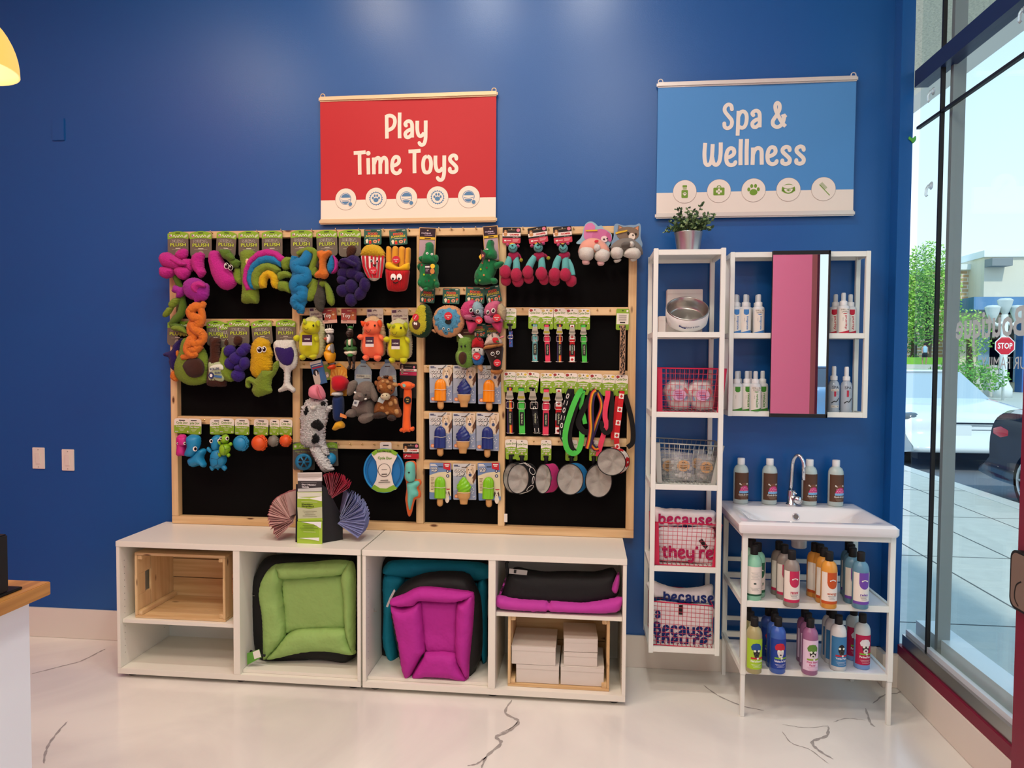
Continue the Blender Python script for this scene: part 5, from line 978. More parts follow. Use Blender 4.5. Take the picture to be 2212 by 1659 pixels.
leaf_stack('lowest green leaflets drooping over the edge at the rack front', [('492,1175 812,1172 812,1500 510,1504 490,1460', .003, '#a6c843'), ('540,1180 800,1180 795,1265 700,1210', 0, '#eef0f0'), ('492,1190 540,1185 700,1235 770,1270 768,1380 490,1385', .0015, '#93bb34'), ('520,1390 772,1384 770,1425 650,1405', 0, '#eef0ea')], yl - .006, [], [(560, 740, 1225, 2, 22, '#3c4a1c', -.002), (520, 760, 1262, 2, 22, '#3c4a1c', -.002), (570, 730, 1310, 1, 20, '#e6ecc0', -.002)])
mb = MB(); mb.box(-.001, .131, -.045, .045, -.0006, .0006, print_('#ffffff'))
def fan(pivot, Yp, a0, a1, n, R, wid, cols, label, group, name='leaflet', tilt=.35):
 p = at_c('D3', *pivot, Yp); k = .16727 * mpp(Yp); L_ = R * k; me = None; m1 = print_(cols[0]); m2 = print_(cols[1])
 for i in range(n):
  a = math.radians(a0 + (a1 - a0) * i / (n - 1) + random.uniform(-1.2, 1.2)); yo = random.uniform(-.004, .004)
  if me is None:
   mb = MB(); mb.box(.012, L_, -wid / 2, wid / 2, -.0005, .0000, m1); mb.box(.012, L_, -wid / 2, wid / 2, .0000, .0005, m2); mb.box(L_ - .004, L_ + .0002, -wid / 2 - .0001, wid / 2 + .0001, -.0006, .0006, print_(cols[2])); o = mb.build(name, origin=(0, 0, 0)); me = o.data
  else: o = bpy.data.objects.new(name, me); COL.objects.link(o)
  d = Vector((math.cos(a), 0, math.sin(a))); w = Vector((0, 1, 0)); n_ = d.cross(w); th = tilt + random.uniform(-.22, .22); w2 = w * math.cos(th) + n_ * math.sin(th); n2 = d.cross(w2)
  o.matrix_world = Matrix(((d.x, w2.x, n2.x, p.x), (d.y, w2.y, n2.y, p.y + yo), (d.z, w2.z, n2.z, p.z), (0, 0, 0, 1))); tag(o, label, 'leaflet', group)
fan((478, 1105), yF + .05, 98, 226, 34, 350, .085, ('#cfa59c', '#a06a64', '#b06a6a'), 'dusky pink leaflet fanned out at the left side of the rack', 'pink leaflets fanned at the rack left', tilt=-.35)
fan((1050, 1120), yF + .075, 78, -36, 36, 365, .085, ('#c2c6e0', '#7c82b0', '#8a90bc'), 'lavender blue leaflet fanned out at the right side of the rack', 'lavender leaflets fanned at the rack right', tilt=.35)
fan((930, 850), yF + .055, 108, 33, 20, 310, .07, ('#c87a84', '#a01f38', '#b02a44'), 'crimson leaflet fanned out at the top right of the rack', 'crimson leaflets fanned at the rack top', tilt=.35)
# pegboard frame
YFR = -.058; YBK = -.020
fr = thing('display_frame', (1.25, -.04, H_TOP), 'pine frame with black panels and rows of hooks, standing on the cabinets', 'display frame')
def member(u0, v0, u1, v1, name, m, y=YFR):
 a = at(u0, v0, y); b = at(u1, v1, y); MB().box(a.x, b.x, y, YBK, b.z, a.z, m, bev=.0015).build(name, fr); return a, b
def zpx(u, v): return at(u, v, YFR).z
def xpx(u, v): return at(u, v, YFR).x
zt0, zt1 = zpx(870, 494), zpx(870, 509.5); zb0 = H_TOP + .001; zb1 = zb0 + .040
X = [(xpx(368, 810), xpx(384, 810)), (xpx(631.5, 800), xpx(647.5, 800)), (xpx(899.5, 800), xpx(915, 800)), (xpx(1077, 800), xpx(1091.5, 800)), (xpx(1355.5, 800), xpx(1373, 800))]
X[0] = (X[0][0], X[0][0] + .036); X[4] = (X[4][1] - .038, X[4][1])
def beam(x0, x1, z0, z1, nm, m): MB().box(x0, x1, YFR, YBK, z0, z1, m, bev=.0015).build(nm, fr)
beam(X[0][0], X[4][1], zt1, zt0, 'top_rail', PINE_X); beam(X[0][0], X[4][1], zb0, zb1, 'bottom_rail', PINE_X)
for a, b in X: beam(a, b, zb1 + .0005, zt1 - .0005, 'upright', PINE_Z)
def rail(c, u, v0, v1): beam(X[c][1] + .0005, X[c + 1][0] - .0005, zpx(u, v1), zpx(u, v0), 'cross_rail', PINE_X); return (zpx(u, v0) + zpx(u, v1)) / 2
RZ = [[rail(0, 510, 688.5, 704), rail(0, 510, 901, 917.5)], [rail(1, 775, 664.5, 681), rail(1, 775, 781, 797), rail(1, 775, 953, 970)], [rail(2, 996, 620, 636.5), rail(2, 996, 789, 805.5), rail(2, 996, 889.5, 906), rail(2, 996, 996.5, 1015)], [rail(3, 1220, 663.5, 681), rail(3, 1220, 800, 818), rail(3, 1220, 945.5, 963)]]
MB().box(X[0][0] + .003, X[4][1] - .003, YBK + .0005, -.0165, zb0 + .003, zt0 - .003, mat('#050404', rough=.85, spec=.15)).build('black_panel', fr)
def hook(c, x, y):
 p = at_c(c, x, y, YFR); mb = MB(); mb.cyl(p, p + Vector((0, -.003, 0)), .0045, BRASS, n=8); mb.tube([p + Vector((0, -.003, 0)), p + Vector((0, -.020, .0)), p + Vector((0, -.024, .003)), p + Vector((0, -.025, .008))], .0017, BRASS, n=6); mb.build('hook', fr)
for x, y in pts('120,235 665,220 880,212 1095,215 1320,203 665,1290 1100,1292 885,1285'): hook('C3', x, y)
for x, y in pts('450,222 800,230 1145,222 440,1325 1470,1340 1645,1345'): hook('C4', x, y)
for x, y in pts('860,150 1520,145 1865,130'): hook('C1', x, y)
for x, y in pts('510,130 850,120 1182,118 1530,120 1890,120'): hook('C2', x, y)
for x, y in pts('1375,235 1725,235 1070,245'): hook('C5', x, y)
for x, y in pts('835,235 1195,218 1570,218 1965,228 1015,1080 1390,1080 1770,1090 275,1085'): hook('C6', x, y)
for x, y in pts('655,195 1370,195'): hook('D1', x, y)
for x, y in pts('720,1275 885,1275 1045,1275 1210,1275 1535,1285'): hook('D2', x, y)
for x, y in pts('335,225 840,245 1340,250 1590,230'): hook('D4', x, y)
for x, y in pts('475,875 780,880'): hook('D6', x, y)
MB().rect(xpx(1089, 1120), zpx(1100, 1128), xpx(1096, 1120), zpx(1100, 1110), YFR - .0004, PW).build('barcode_sticker', fr)
# header cards, each drawn in a unit square x -.5..+.5, z -1..0 and scaled
def squig(mb, x0, x1, z, h, y, m, w=.02, n=9): mb.ribbon([(x0 + (x1 - x0) * k / n, z + (h if k % 2 else -h) * (1 if k % 3 else .5)) for k in range(n + 1)], w, y, m)
def base(mb, m, r=.08, top=None): mb.poly(top or rrect(-.5, -1, .5, 0, r), 0, m, th=.0012)
E_ = .0005
def dogface(mb, x, z, r, y, c1='#c8905a', c2='#5a3420'):
 mb.poly(ellp(x, z - r * 1.6, r * 1.1, r * 1.2, 14), y, print_(c1)); mb.poly(ellp(x, z, r, r * 1.05, 14), y - E_ * .5, print_(c1))
 for s in (-1, 1): mb.poly(ellp(x + s * r * .95, z + r * .1, r * .35, r * .8, 10, s * .3), y - E_ * .8, print_(c2)); mb.poly(ellp(x + s * r * .4, z + r * .25, r * .13, r * .16, 8), y - E_ * 1.2, BLK)
 mb.poly(ellp(x, z - r * .45, r * .45, r * .38, 12), y - E_, print_('#ecd9bd')); mb.poly(ellp(x, z - r * .3, r * .18, r * .13, 8), y - E_ * 1.4, BLK)
def cd_dura(mb):
 LIME, TAU, W_ = print_('#86b02c'), print_('#6d6355'), print_('#e8e4d0'); arc = [(-.5 + k / 10, -.09 * (2 * k / 10 - 1) ** 2) for k in range(11)]
 bot = [(.5, -.86), (.46, -.94), (.36, -.985), (0, -1.0), (-.36, -.985), (-.46, -.94), (-.5, -.86)]
 mb.poly(arc[::-1] + bot[::-1], 0, TAU, th=.0012); mb.poly([(-.5, -.30), (-.25, -.27), (0, -.26), (.25, -.27), (.5, -.30)] + arc[::-1], -E_, LIME)
 mb.rect(-.12, -.085, .12, -.055, -2 * E_, BLK, r=.012); mb.rect(-.42, -.22, -.29, -.12, -2 * E_, W_); mb.rect(-.41, -.165, -.35, -.13, -3 * E_, print_('#3a3f5a')); mb.rect(-.41, -.21, -.30, -.18, -3 * E_, print_('#b0403a'))
 squig(mb, -.24, .26, -.19, .045, -2 * E_, W_, .022, 8); mb.poly(ellp(.38, -.19, .1, .045, 12, .5), -2 * E_, print_('#c2cda0'))
 mb.text('DURA', 0, -.385, .13, -E_, W_, w=.66, bold=.06); mb.text('DURA', 0, -.385, .12, -2 * E_, print_('#3a3028'), w=.64, bold=.015); mb.text('PLUSH', 0, -.52, .145, -E_, BLK, w=.80, bold=.07); mb.text('PLUSH', 0, -.52, .13, -2 * E_, print_('#bcca4a'), w=.77, bold=.03)
 mb.rect(-.12, -.665, .12, -.645, -E_, W_); mb.rect(-.3, -.70, .3, -.685, -E_, print_('#a89f8c')); mb.poly(ellp(0, -.84, .13, .11, 16), -E_, print_('#9a8f7c'))
def cd_junk(mb):
 base(mb, print_('#2f6050'), .07); R, Y_, W_ = print_('#e0532f'), print_('#dcc630'), print_('#f0e2c4')
 mb.rect(-.42, -.09, -.12, -.05, -E_, R); mb.rect(.24, -.10, .42, -.06, -E_, W_); mb.rect(-.12, -.15, .2, -.11, -E_, BLK, r=.015)
 mb.text('FOOD', 0, -.30, .17, -E_, R, w=.56, bold=.05); mb.text('JUNKEEZ', 0, -.47, .16, -E_, Y_, w=.84, bold=.03); mb.rect(-.22, -.60, .24, -.575, -E_, W_)
 mb.poly([(-.36, -.92), (-.28, -.92), (-.24, -.72), (-.31, -.63), (-.41, -.72)], -E_, W_); mb.rect(-.21, -.95, -.07, -.75, -E_, print_('#d62a20'), r=.03); mb.poly([(-.2, -.76), (-.17, -.68), (-.14, -.73), (-.11, -.68), (-.08, -.76)], -E_, Y_)
 mb.poly(ellp(.14, -.80, .12, .11, 18), -E_, print_('#e6a07a')); mb.poly(ellp(.14, -.80, .04, .04, 10), -2 * E_, print_('#2f6050')); mb.poly(ellp(.36, -.70, .075, .07, 12), -E_, R); mb.ribbon([(.36, -.75), (.33, -.9)], .03, -E_, W_)
def cd_chomp(mb):
 base(mb, print_('#15120f'), .06); mb.rect(-.5, -.56, .5, -.34, -E_, print_('#e8dcd0')); mb.poly([(-.5, -.66), (.5, -.66), (.5, -.95), (.44, -1), (-.44, -1), (-.5, -.95)][::-1], -E_, print_('#c2384a'))
 dogface(mb, -.34, -.26, .10, -2 * E_); mb.text('CHOMPER', .16, -.45, .11, -2 * E_, print_('#c01f24'), w=.52, bold=.05); mb.text('Jitter Plush', .22, -.61, .055, -E_, PW, w=.3)
 mb.poly(ellp(.36, -.16, .10, .11, 16), -E_, print_('#d6788a')); mb.rect(-.2, -.17, .2, -.13, -E_, print_('#8a6f4c')); mb.poly(ellp(0, -.09, .03, .03, 8), -E_, PW); mb.rect(-.40, -.87, -.28, -.78, -2 * E_, PW); mb.rect(-.25, -.85, -.02, -.80, -2 * E_, print_('#f0c4c4'))
 for k in range(3): mb.rect(.06, -.76 - .06 * k, .42 - .04 * k, -.735 - .06 * k, -2 * E_, print_('#f0b4b4'))
def cd_chomp2(mb): cd_chomp(mb); mb.rect(-.5, -.95, .5, -.67, -2.5 * E_, print_('#b01a28')); mb.ribbon([(-.38, -.86), (-.3, -.76)], .05, -3 * E_, PW, 0, (.03, .03)); mb.rect(-.24, -.83, 0, -.79, -3 * E_, PW)
def cd_chomptall(mb):
 base(mb, print_('#141211'), .02); mb.rect(-.5, -.215, .5, -.145, -E_, print_('#e8dcd0')); mb.rect(-.5, -.335, .5, -.235, -E_, print_('#b82a50')); mb.text('CHOMPER', .1, -.18, .045, -2 * E_, print_('#b01f24'), w=.5, bold=.05); dogface(mb, -.36, -.10, .07, -2 * E_, '#9a8a78'); mb.poly(ellp(.34, -.09, .07, .04, 12), -E_, print_('#d6788a')); mb.rect(-.2, -.09, .2, -.06, -E_, print_('#5a5242')); mb.rect(-.42, -.30, -.34, -.265, -2 * E_, PW); mb.rect(-.3, -.29, -.02, -.27, -2 * E_, print_('#e6a0b4'))
def cyc_top(mb, word, h):
 W_, LG_, G_ = print_('#e8dfcf'), print_('#86ab2c'), print_('#6d9430'); base(mb, W_, .12, [(.5, -1 + .06), (.46, -.985), (.38, -1), (-.38, -1), (-.46, -.985), (-.5, -.94), (-.5, -.14 * h), (-.44, -.04 * h), (-.3, 0), (.3, 0), (.44, -.04 * h), (.5, -.14 * h)][::-1])
 return W_, LG_, G_
def cd_cyc(mb, sub='High Roller'):
 W_, LG_, G_ = cyc_top(mb, sub, 1); mb.poly([(-.5, -.48), (0, -.44), (.5, -.48), (.5, -.94), (.46, -.985), (.38, -1), (-.38, -1), (-.46, -.985), (-.5, -.94)][::-1], -E_, LG_)
 mb.rect(-.2, -.16, .2, -.10, -E_, BLK, r=.03); mb.text('Cycle Dog', 0, -.31, .2, -E_, G_, w=.74, bold=.03); mb.text(sub, 0, -.56, .11, -2 * E_, W_, w=.74, bold=.03)
 for k in range(3): mb.rect(-.2 + .05 * k, -.70 - .07 * k, .2 - .05 * k, -.67 - .07 * k, -2 * E_, print_('#c2d490'))
 mb.rect(-.44, -.92, -.24, -.86, -2 * E_, print_('#b8bfae')); mb.poly([(.32, -.93), (.44, -.93), (.38, -.80)], -2 * E_, W_)
def cd_cyc_h(mb): cd_cyc(mb, '3-Play Hippo')
def cd_cyc_t(mb): cd_cyc(mb, '3-Play Turtle')
def cd_tall(mb, s1='Waterproof', s2='No-Stink', dots=1):
 W_, LG_, G_ = cyc_top(mb, '', .6); mb.poly([(-.5, -.42), (0, -.36), (.5, -.42), (.5, -.94), (.46, -.985), (.38, -1), (.2, -1), (.2, -.76), (-.2, -.76), (-.2, -1), (-.38, -1), (-.46, -.985), (-.5, -.94)][::-1], -E_, LG_); mb.rect(-.22, -1.0, .22, -.75, -E_ * .5, LG_)
 mb.rect(-.25, -.86, .25, -.75, -2 * E_, BLK, r=.03); mb.poly(ellp(0, -.08, .06, .035, 10), -E_, print_('#5a5048')); mb.text('Cycle Dog', 0, -.23, .13, -E_, G_, w=.86, bold=.03); mb.text(s1, 0, -.475, .075, -2 * E_, PW, w=.78, bold=.05); mb.text(s2, .02, -.555, .065, -2 * E_, PW, w=.62, bold=.05)
 if dots: mb.poly(ellp(-.3, -.10, .14, .065, 14), -E_, print_('#9c2f33' if dots == 1 else '#c2ab6a'));
 if dots == 2: mb.poly(ellp(.32, -.10, .12, .055, 12), -E_, print_('#d8b830'))
 mb.poly([(-.42, -.70), (-.18, -.64), (-.18, -.60), (-.42, -.66)], -2 * E_, print_('#b4bda6')); mb.rect(-.07, -.70, .09, -.62, -2 * E_, print_('#d9b8a8')); mb.poly([(.3, -.72), (.44, -.72), (.37, -.63)], -2 * E_, W_)
def cd_tallb(mb): cd_tall(mb, dots=2)
def cd_trail(mb): cd_tall(mb, 'Trail Buddy', 'Travel Dog Bowl', 0)
def cd_harness(mb): cd_tall(mb, ' ', ' ', 0); [mb.rect(-.38 + .04 * k, -.47 - .05 * k, .38 - .04 * k, -.445 - .05 * k, -2 * E_, PW) for k in range(3)]
def cd_back(mb):
 W_, LG_, G_ = cyc_top(mb, '', .6); mb.poly(rrect(-.5, -1, .5, 0, .08), -E_ * .5, LG_); mb.rect(-.46, -.73, .46, -.22, -E_, W_); mb.poly(ellp(0, -.09, .06, .035, 10), -E_, print_('#3a4a20')); mb.rect(.28, -.16, .42, -.06, -E_, W_)
 for k in range(7): mb.rect(-.3, -.30 - .045 * k, .3, -.285 - .045 * k, -2 * E_, print_('#6a625a'))
 mb.rect(-.2, -.68, .2, -.62, -2 * E_, BLK); mb.rect(-.25, -.90, .25, -.79, -2 * E_, BLK, r=.03)
def cd_cool(mb):
 base(mb, print_('#9fa6b2'), .03); Bc = print_('#4a5a86'); mb.poly([(-.5, -.75), (0, -.7), (.5, -.55), (.5, -.97), (-.5, -.97)][::-1], -E_ * .6, print_('#8792aa')); mb.rect(-.5, 0 - .34, .5, -.0, -E_ * .4, print_('#c8c8c4'), r=.03)
 mb.poly([(.06, -.36), (.2, -.1), (.32, 0), (.5, 0), (.5, -.28), (.44, -.5), (.34, -.58), (.15, -.5)], -E_ * .8, print_('#d8c2a4')); mb.ribbon([(.24, -.005), (.02, -.12)], .035, -E_, print_('#6a6a6c'), 0)
 dogface(mb, .24, -.20, .13, -2 * E_, '#dcc6a8', '#c2a684'); mb.poly(ellp(.25, -.31, .07, .045, 10), -4 * E_, print_('#3a4a6e')); mb.poly([(.5, -.2), (.42, -.3), (.3, -.42), (.38, -.56), (.46, -.44), (.5, -.42)], -2 * E_, print_('#5c3a26'))
 mb.text('COOL', -.20, -.19, .10, -3 * E_, BLK, w=.50, bold=.09); mb.text('COOL', -.21, -.185, .088, -4 * E_, PW, w=.46, bold=.03); mb.text('PUP', -.17, -.30, .10, -3 * E_, BLK, w=.38, bold=.09); mb.text('PUP', -.18, -.295, .088, -4 * E_, PW, w=.34, bold=.03)
 mb.rect(-.45, -.055, -.28, -.035, -2 * E_, NBp); mb.rect(-.45, -.08, -.2, -.062, -2 * E_, NBp); mb.rect(.3, -.05, .42, -.035, -2 * E_, print_('#6a625a')); mb.rect(-.12, -.11, .12, -.09, -3 * E_, print_('#5a4632'))
 for k in range(26): mb.poly(ellp(random.uniform(.0, .45), random.uniform(-.93, -.6), .02, .009, 6, random.random()), -2 * E_, PW)
 mb.poly(ellp(-.36, -.90, .09, .05, 14), -2 * E_, print_('#d8743a')); mb.poly(ellp(-.36, -.90, .06, .03, 14), -3 * E_, print_('#f0b488'))
def cd_cool2(mb):
 base(mb, print_('#6d86ae'), .03); mb.poly([(-.5, -.34), (-.1, -.26), (.25, -.24), (.5, -.25), (.5, -.90), (.2, -.86), (-.5, -.80)][::-1], -E_, print_('#dccfa8')); mb.poly([(.14, -.0), (.46, -.0), (.46, -.2), (.3, -.18), (.14, -.15)][::-1], -2 * E_, print_('#c01f2e')); mb.rect(.2, -.06, .42, -.035, -3 * E_, PW); mb.rect(.24, -.1, .38, -.075, -3 * E_, PW)
 mb.rect(-.46, -.055, -.22, -.03, -E_, PW); mb.rect(-.46, -.09, -.16, -.065, -E_, PW); mb.text('COOL', -.28, -.15, .062, -2 * E_, BLK, w=.36, bold=.09); mb.text('COOL', -.285, -.147, .054, -3 * E_, PW, w=.33, bold=.03); mb.text('PUP', -.27, -.22, .062, -2 * E_, BLK, w=.28, bold=.09); mb.text('PUP', -.275, -.217, .054, -3 * E_, PW, w=.25, bold=.03)
 for k in (0, 1): mb.poly(ellp(.34, -.22 - .13 * k, .075, .045, 14), -2 * E_, NBp); mb.poly(ellp(.34, -.22 - .13 * k, .035, .02, 10), -3 * E_, PW)
 mb.rect(-.1, -.115, .12, -.095, -2 * E_, BLK)
 for k in range(9): mb.rect(-.44, -.42 - .04 * k, -.28 - .02 * (k % 3), -.405 - .04 * k, -2 * E_, print_('#8a6a4a'))
 mb.poly(ellp(.36, -.70, .1, .03, 12, 0, PI, 2 * PI), -2 * E_, print_('#b83040')); dogface(mb, .32, -.84, .09, -2 * E_, '#e2d6c2', '#4a3024'); mb.rect(-.5, -.975, .2, -.81, -1.2 * E_, print_('#6d86ae'))
def cd_mpet(mb):
 base(mb, print_('#b3a596'), .02); mb.rect(-.46, -.13, -.2, -.03, -E_, print_('#4a2a44')); mb.text('multipet', -.12, -.26, .13, -E_, print_('#4a2a44'), w=.56, bold=.02); mb.text('100%', .32, -.26, .08, -E_, print_('#8a7a70'), w=.22) if False else squig(mb, .22, .44, -.25, .04, -E_, print_('#7a6a60'), .015, 5); mb.rect(-.38, -.40, .42, -.365, -E_, print_('#5a2a3c')); mb.ribbon([(-.12, -.10), (0, -.06), (.1, -.10)], .03, -E_, print_('#4a3a34'))
def cd_toy(mb):
 base(mb, print_('#a84a40'), .01); mb.rect(-.5, -1, .5, -.78, -E_, print_('#d8a898')); mb.rect(-.5, -.3, .1, 0, -E_ * .6, print_('#8c3034')); mb.text('Toy', -.16, -.50, .34, -2 * E_, PW, w=.60, bold=.03); dogface(mb, .28, -.36, .15, -2 * E_, '#b8683a', '#9a5630'); mb.rect(-.4, -.86, -.12, -.80, -2 * E_, print_('#7a5a50')); mb.rect(-.1, -.17, .2, -.12, -2 * E_, print_('#c8a884'))
def cd_dino(mb):
 base(mb, print_('#dcae6a'), .01); mb.rect(-.46, -.985, .46, -.015, -E_, print_('#2a1420')); mb.rect(-.45, -.975, .45, -.36, -2 * E_, print_('#b59aa0')); mb.rect(-.45, -.34, .45, -.27, -2 * E_, print_('#e0b42c')); mb.rect(-.16, -.325, .2, -.29, -3 * E_, print_('#4a3010'))
 mb.text('multipet', -.08, -.16, .055, -2 * E_, print_('#d8c4cc'), w=.56, bold=.02); mb.rect(-.18, -.225, .28, -.205, -2 * E_, print_('#a88a96')); mb.poly(ellp(0, -.08, .05, .02, 10), -2 * E_, print_('#d8b48a')); mb.poly(ellp(.38, -.06, .04, .022, 10), -2 * E_, BLK)
def cd_bottle(mb):
 m_ = print_('#93a3ac'); pl = [(-.14, 0), (-.14, -.10), (-.22, -.14), (-.40, -.22), (-.5, -.34), (-.5, -.46), (-.48, -.47), (-.5, -.48), (-.5, -1), (.5, -1), (.5, -.48), (.48, -.47), (.5, -.46), (.5, -.34), (.40, -.22), (.22, -.14), (.14, -.10), (.14, 0)]
 mb.poly(pl, 0, m_, th=.0012); mb.rect(-.15, -.10, .15, 0, -E_, print_('#5a7088')); mb.rect(-.42, -.56, .46, -.44, -E_, print_('#b9bdae')); mb.text('multipet', -.14, -.49, .07, -2 * E_, print_('#4a3a40'), w=.46, bold=.01); mb.text('eco', .30, -.49, .05, -2 * E_, print_('#8a9a8c'), w=.26); mb.rect(.02, -.555, .40, -.54, -2 * E_, print_('#4a3a40')); mb.rect(-.16, -.2, .16, -.175, -E_, print_('#4a3028'))
 for k in range(5): mb.ribbon([(-.2 + .1 * k, -.25), (-.15 + .08 * k, -.38)], .012, -E_, print_('#a9b7be'), 0)
def cd_roll(mb):
 base(mb, print_('#54544e'), .06); arc = [(-.5 + k / 10, -.08 * (2 * k / 10 - 1) ** 2) for k in range(11)]; mb.poly([(-.5, -.28), (-.2, -.23), (.2, -.23), (.5, -.28)] + arc[::-1], -E_, print_('#7fa82e')); squig(mb, -.22, .3, -.15, .04, -2 * E_, print_('#c4d49a'), .02, 8); mb.rect(-.44, -.19, -.34, -.11, -2 * E_, print_('#e0d0c8')); mb.text('High Roller Plus', 0, -.34, .07, -E_, print_('#8ea05a'), w=.8, bold=.02); mb.rect(-.3, -.42, .1, -.40, -E_, print_('#8a8a80'))
def cd_sun(mb):
 pl = [(-.5, -.2), (-.2, -.06), (0, 0), (.2, -.06), (.5, -.2), (.5, -1), (-.5, -1)]; mb.poly(pl, 0, print_('#dc9632'), th=.0012)
 for k in range(9): a = PI * (k + .5) / 9; mb.poly([(0, -.62), (.62 * math.cos(a - .09), -.62 + .42 * math.sin(a - .09)), (.62 * math.cos(a + .09), -.62 + .42 * math.sin(a + .09))], -E_, print_('#e8b24a')) if .3 < a < 2.8 else None
 mb.rect(-.14, -.125, .14, -.095, -2 * E_, BLK)
def cd_blue(mb): base(mb, print_('#3f6a9a'), .01); mb.poly([(-.5, -1), (-.5, -.55), (-.1, -.4), (.05, -.5), (.0, -.9), (-.1, -1)], -E_, print_('#c9bfae')); mb.poly(ellp(-.2, -.48, .22, .14, 14), -2 * E_, BLK); mb.poly(ellp(-.16, -.52, .07, .12, 12), -3 * E_, PW); mb.rect(-.5, -.12, .4, 0, -E_, PW); mb.rect(-.4, -.20, .4, -.165, -E_, PW); mb.rect(-.42, -.31, .45, -.25, -E_, print_('#c03040'))
def cd_greend(mb): base(mb, print_('#6d8a34'), .01); mb.poly(ellp(0, -.66, .32, .2, 16), -E_, print_('#9a8a72')); mb.poly(ellp(.1, -.7, .14, .1, 12), -2 * E_, print_('#d8c8b0')); mb.poly(ellp(.05, -.62, .03, .025, 8), -3 * E_, BLK)
def cd_brown(mb): base(mb, print_('#5a3426'), .02); mb.rect(-.5, -1, .5, -.5, -E_, print_('#6f8a34')); mb.rect(-.1, -.3, .4, -.24, -E_, print_('#c8a88a'))
NBp = print_('#2a3560'); DES = {}
def design(nm):
 if nm not in DES: mb = MB(); globals()['cd_' + nm](mb); DES[nm] = mb
 return DES[nm]
def add_card(root, nm, c, cx, top, w, h, rot, Y, name='header_card'):
 a = at_c(c, cx, top, Y); s = CR[c][2] * mpp(Y); d = design(nm); me = DES.get('me_' + nm)
 if me is None:
  o = d.build(name, origin=(0, 0, 0)); me = o.data; DES['me_' + nm] = me
 else: o = bpy.data.objects.new(name, me); COL.objects.link(o)
 o.parent = root; r0 = Vector(root['_o']); o.location = a - r0; o.scale = (w * s, 1, h * s); o.rotation_euler = (0, math.radians(rot), 0); o['_o'] = tuple(r0); return o
# toys
def toy(name, label, cat, c, Y, parts, group=None):
 cards = [p for p in parts if p[1] == 'card']; first = next(p for p in parts if p[1] != 'card')
 q = pts(first[3])[0] if isinstance(first[3], str) else first[3][0]; p = at_c(c, q[0], q[1], Y); t = thing(name, p, label, cat, group); mb = None; nm = None
 s = CR[c][2] * mpp(Y)
 cnt = [0]
 def flush():
  if mb is not None and nm: mb.build(nm, t)
 for pr in parts:
  n_, kind = pr[0], pr[1]
  if kind == 'card': add_card(t, pr[2], c, *pr[3], pr[4] if len(pr) > 4 else YFR - .012); continue
  if n_ != '+': flush(); mb = MB(); nm = n_
  m_ = pr[2]; D = pr[3]; dep_ = pr[4] if len(pr) > 4 else .02; off = pr[5] if len(pr) > 5 else 0; fz = pr[6] if len(pr) > 6 else 0; cnt[0] += 1; y = Y - off - cnt[0] * .0002
  if kind == 'O' and n_.endswith('band'):
   D = pts(D); N_ = len(D); D = [(a[0] + 16 * (q[1] - p_[1]) / max(1, math.hypot(q[0] - p_[0], q[1] - p_[1])), a[1] - 16 * (q[0] - p_[0]) / max(1, math.hypot(q[0] - p_[0], q[1] - p_[1]))) for p_, a, q in zip(D[-1:] + D[:-1], D, D[1:] + D[:1])]; D = D if True else D
  if kind in 'oO':
   st = max(.0035, min(.007, dep_ * .25)); mb.pillow(xz(c, D, y), y, m_, depth=dep_, step=st, fuzz=fz, sp=kind == 'o')
  elif kind == 'e':
   for q in D.split():
    v = [float(z) for z in q.split(',')]; P = ellp(v[0], v[1], v[2], v[3], 18, v[4] if len(v) > 4 else 0); mb.pillow(xz(c, P, y), y, m_, depth=dep_, step=max(.0025, min(.006, dep_ * .3)), fuzz=fz, sp=False)
  elif kind == 'd':   # flat discs / printed patches
   for q in D.split():
    v = [float(z) for z in q.split(',')]; P = xz(c, ellp(v[0], v[1], v[2], v[3], 16, v[4] if len(v) > 4 else 0), y); mb.poly(P[::-1], y, m_, th=.0012)
  elif kind in 'fF':
   P = xz(c, D, y); P = crspline(P, True, 5) if kind == 'F' else P; ar = sum(P[i][0] * P[(i + 1) % len(P)][1] - P[(i + 1) % len(P)][0] * P[i][1] for i in range(len(P))); mb.poly(P if ar > 0 else P[::-1], y, m_, th=.0012)
  elif kind == 't':
   v = [(tuple(float(z) for z in q.split(',')) + (0,))[:4] for q in D.split()]; v = crspline(v, False, 9 if fz else 5); mb.tube([at_c(c, a[0], a[1], y - (a[3] if len(a) > 3 else 0)) for a in v], [a[2] * s for a in v], m_, n=22 if fz else 10)
   if fz: mb.V = [q + Vector((random.uniform(-fz, fz), random.uniform(-fz, fz), random.uniform(-fz, fz))) for q in mb.V]
  elif kind == 'b':
   for q in D.split():
    v = [float(z) for z in q.split(',')]; mb.ell(at_c(c, v[0], v[1], y), tuple(s * r for r in (v[2], v[2] if len(v) < 4 else v[2] * .9, v[3] if len(v) > 3 else v[2])), m_, 16, jit=fz)
  elif kind == 'l':
   P = [at_c(c, a, b_, y) for a, b_ in pts(D)]; mb.tube([Vector(q) for q in crspline([tuple(q) for q in P], False, 5)], dep_ * s, m_, n=6)
  elif kind == 'x':
   tx, cx, cy, h, w, rot = D; a = at_c(c, cx, cy, y); mb.text(tx, a.x, a.z, h * s, y, m_, w=w * s if w else None, bold=.03, rot=rot)
 flush(); return t
PK_, MG_, LM, GR, BLU, ORG, PUR, YEL, BRN, TAU = (plush(h) for h in ('#c8288e', '#a8289a', '#7f962e', '#5d7c28', '#1f7fb4', '#f07a2a', '#38207a', '#e8b414', '#4a2818', '#4a453c'))
WP = plush('#f6ead6'); EW = mat('#f2ece2', rough=.4); EB = mat('#0a0a0a', rough=.25); YT = -.10; RT_ = print_('#c92433'); LIMEe = plush('#b9c41e')
FZ = .0014
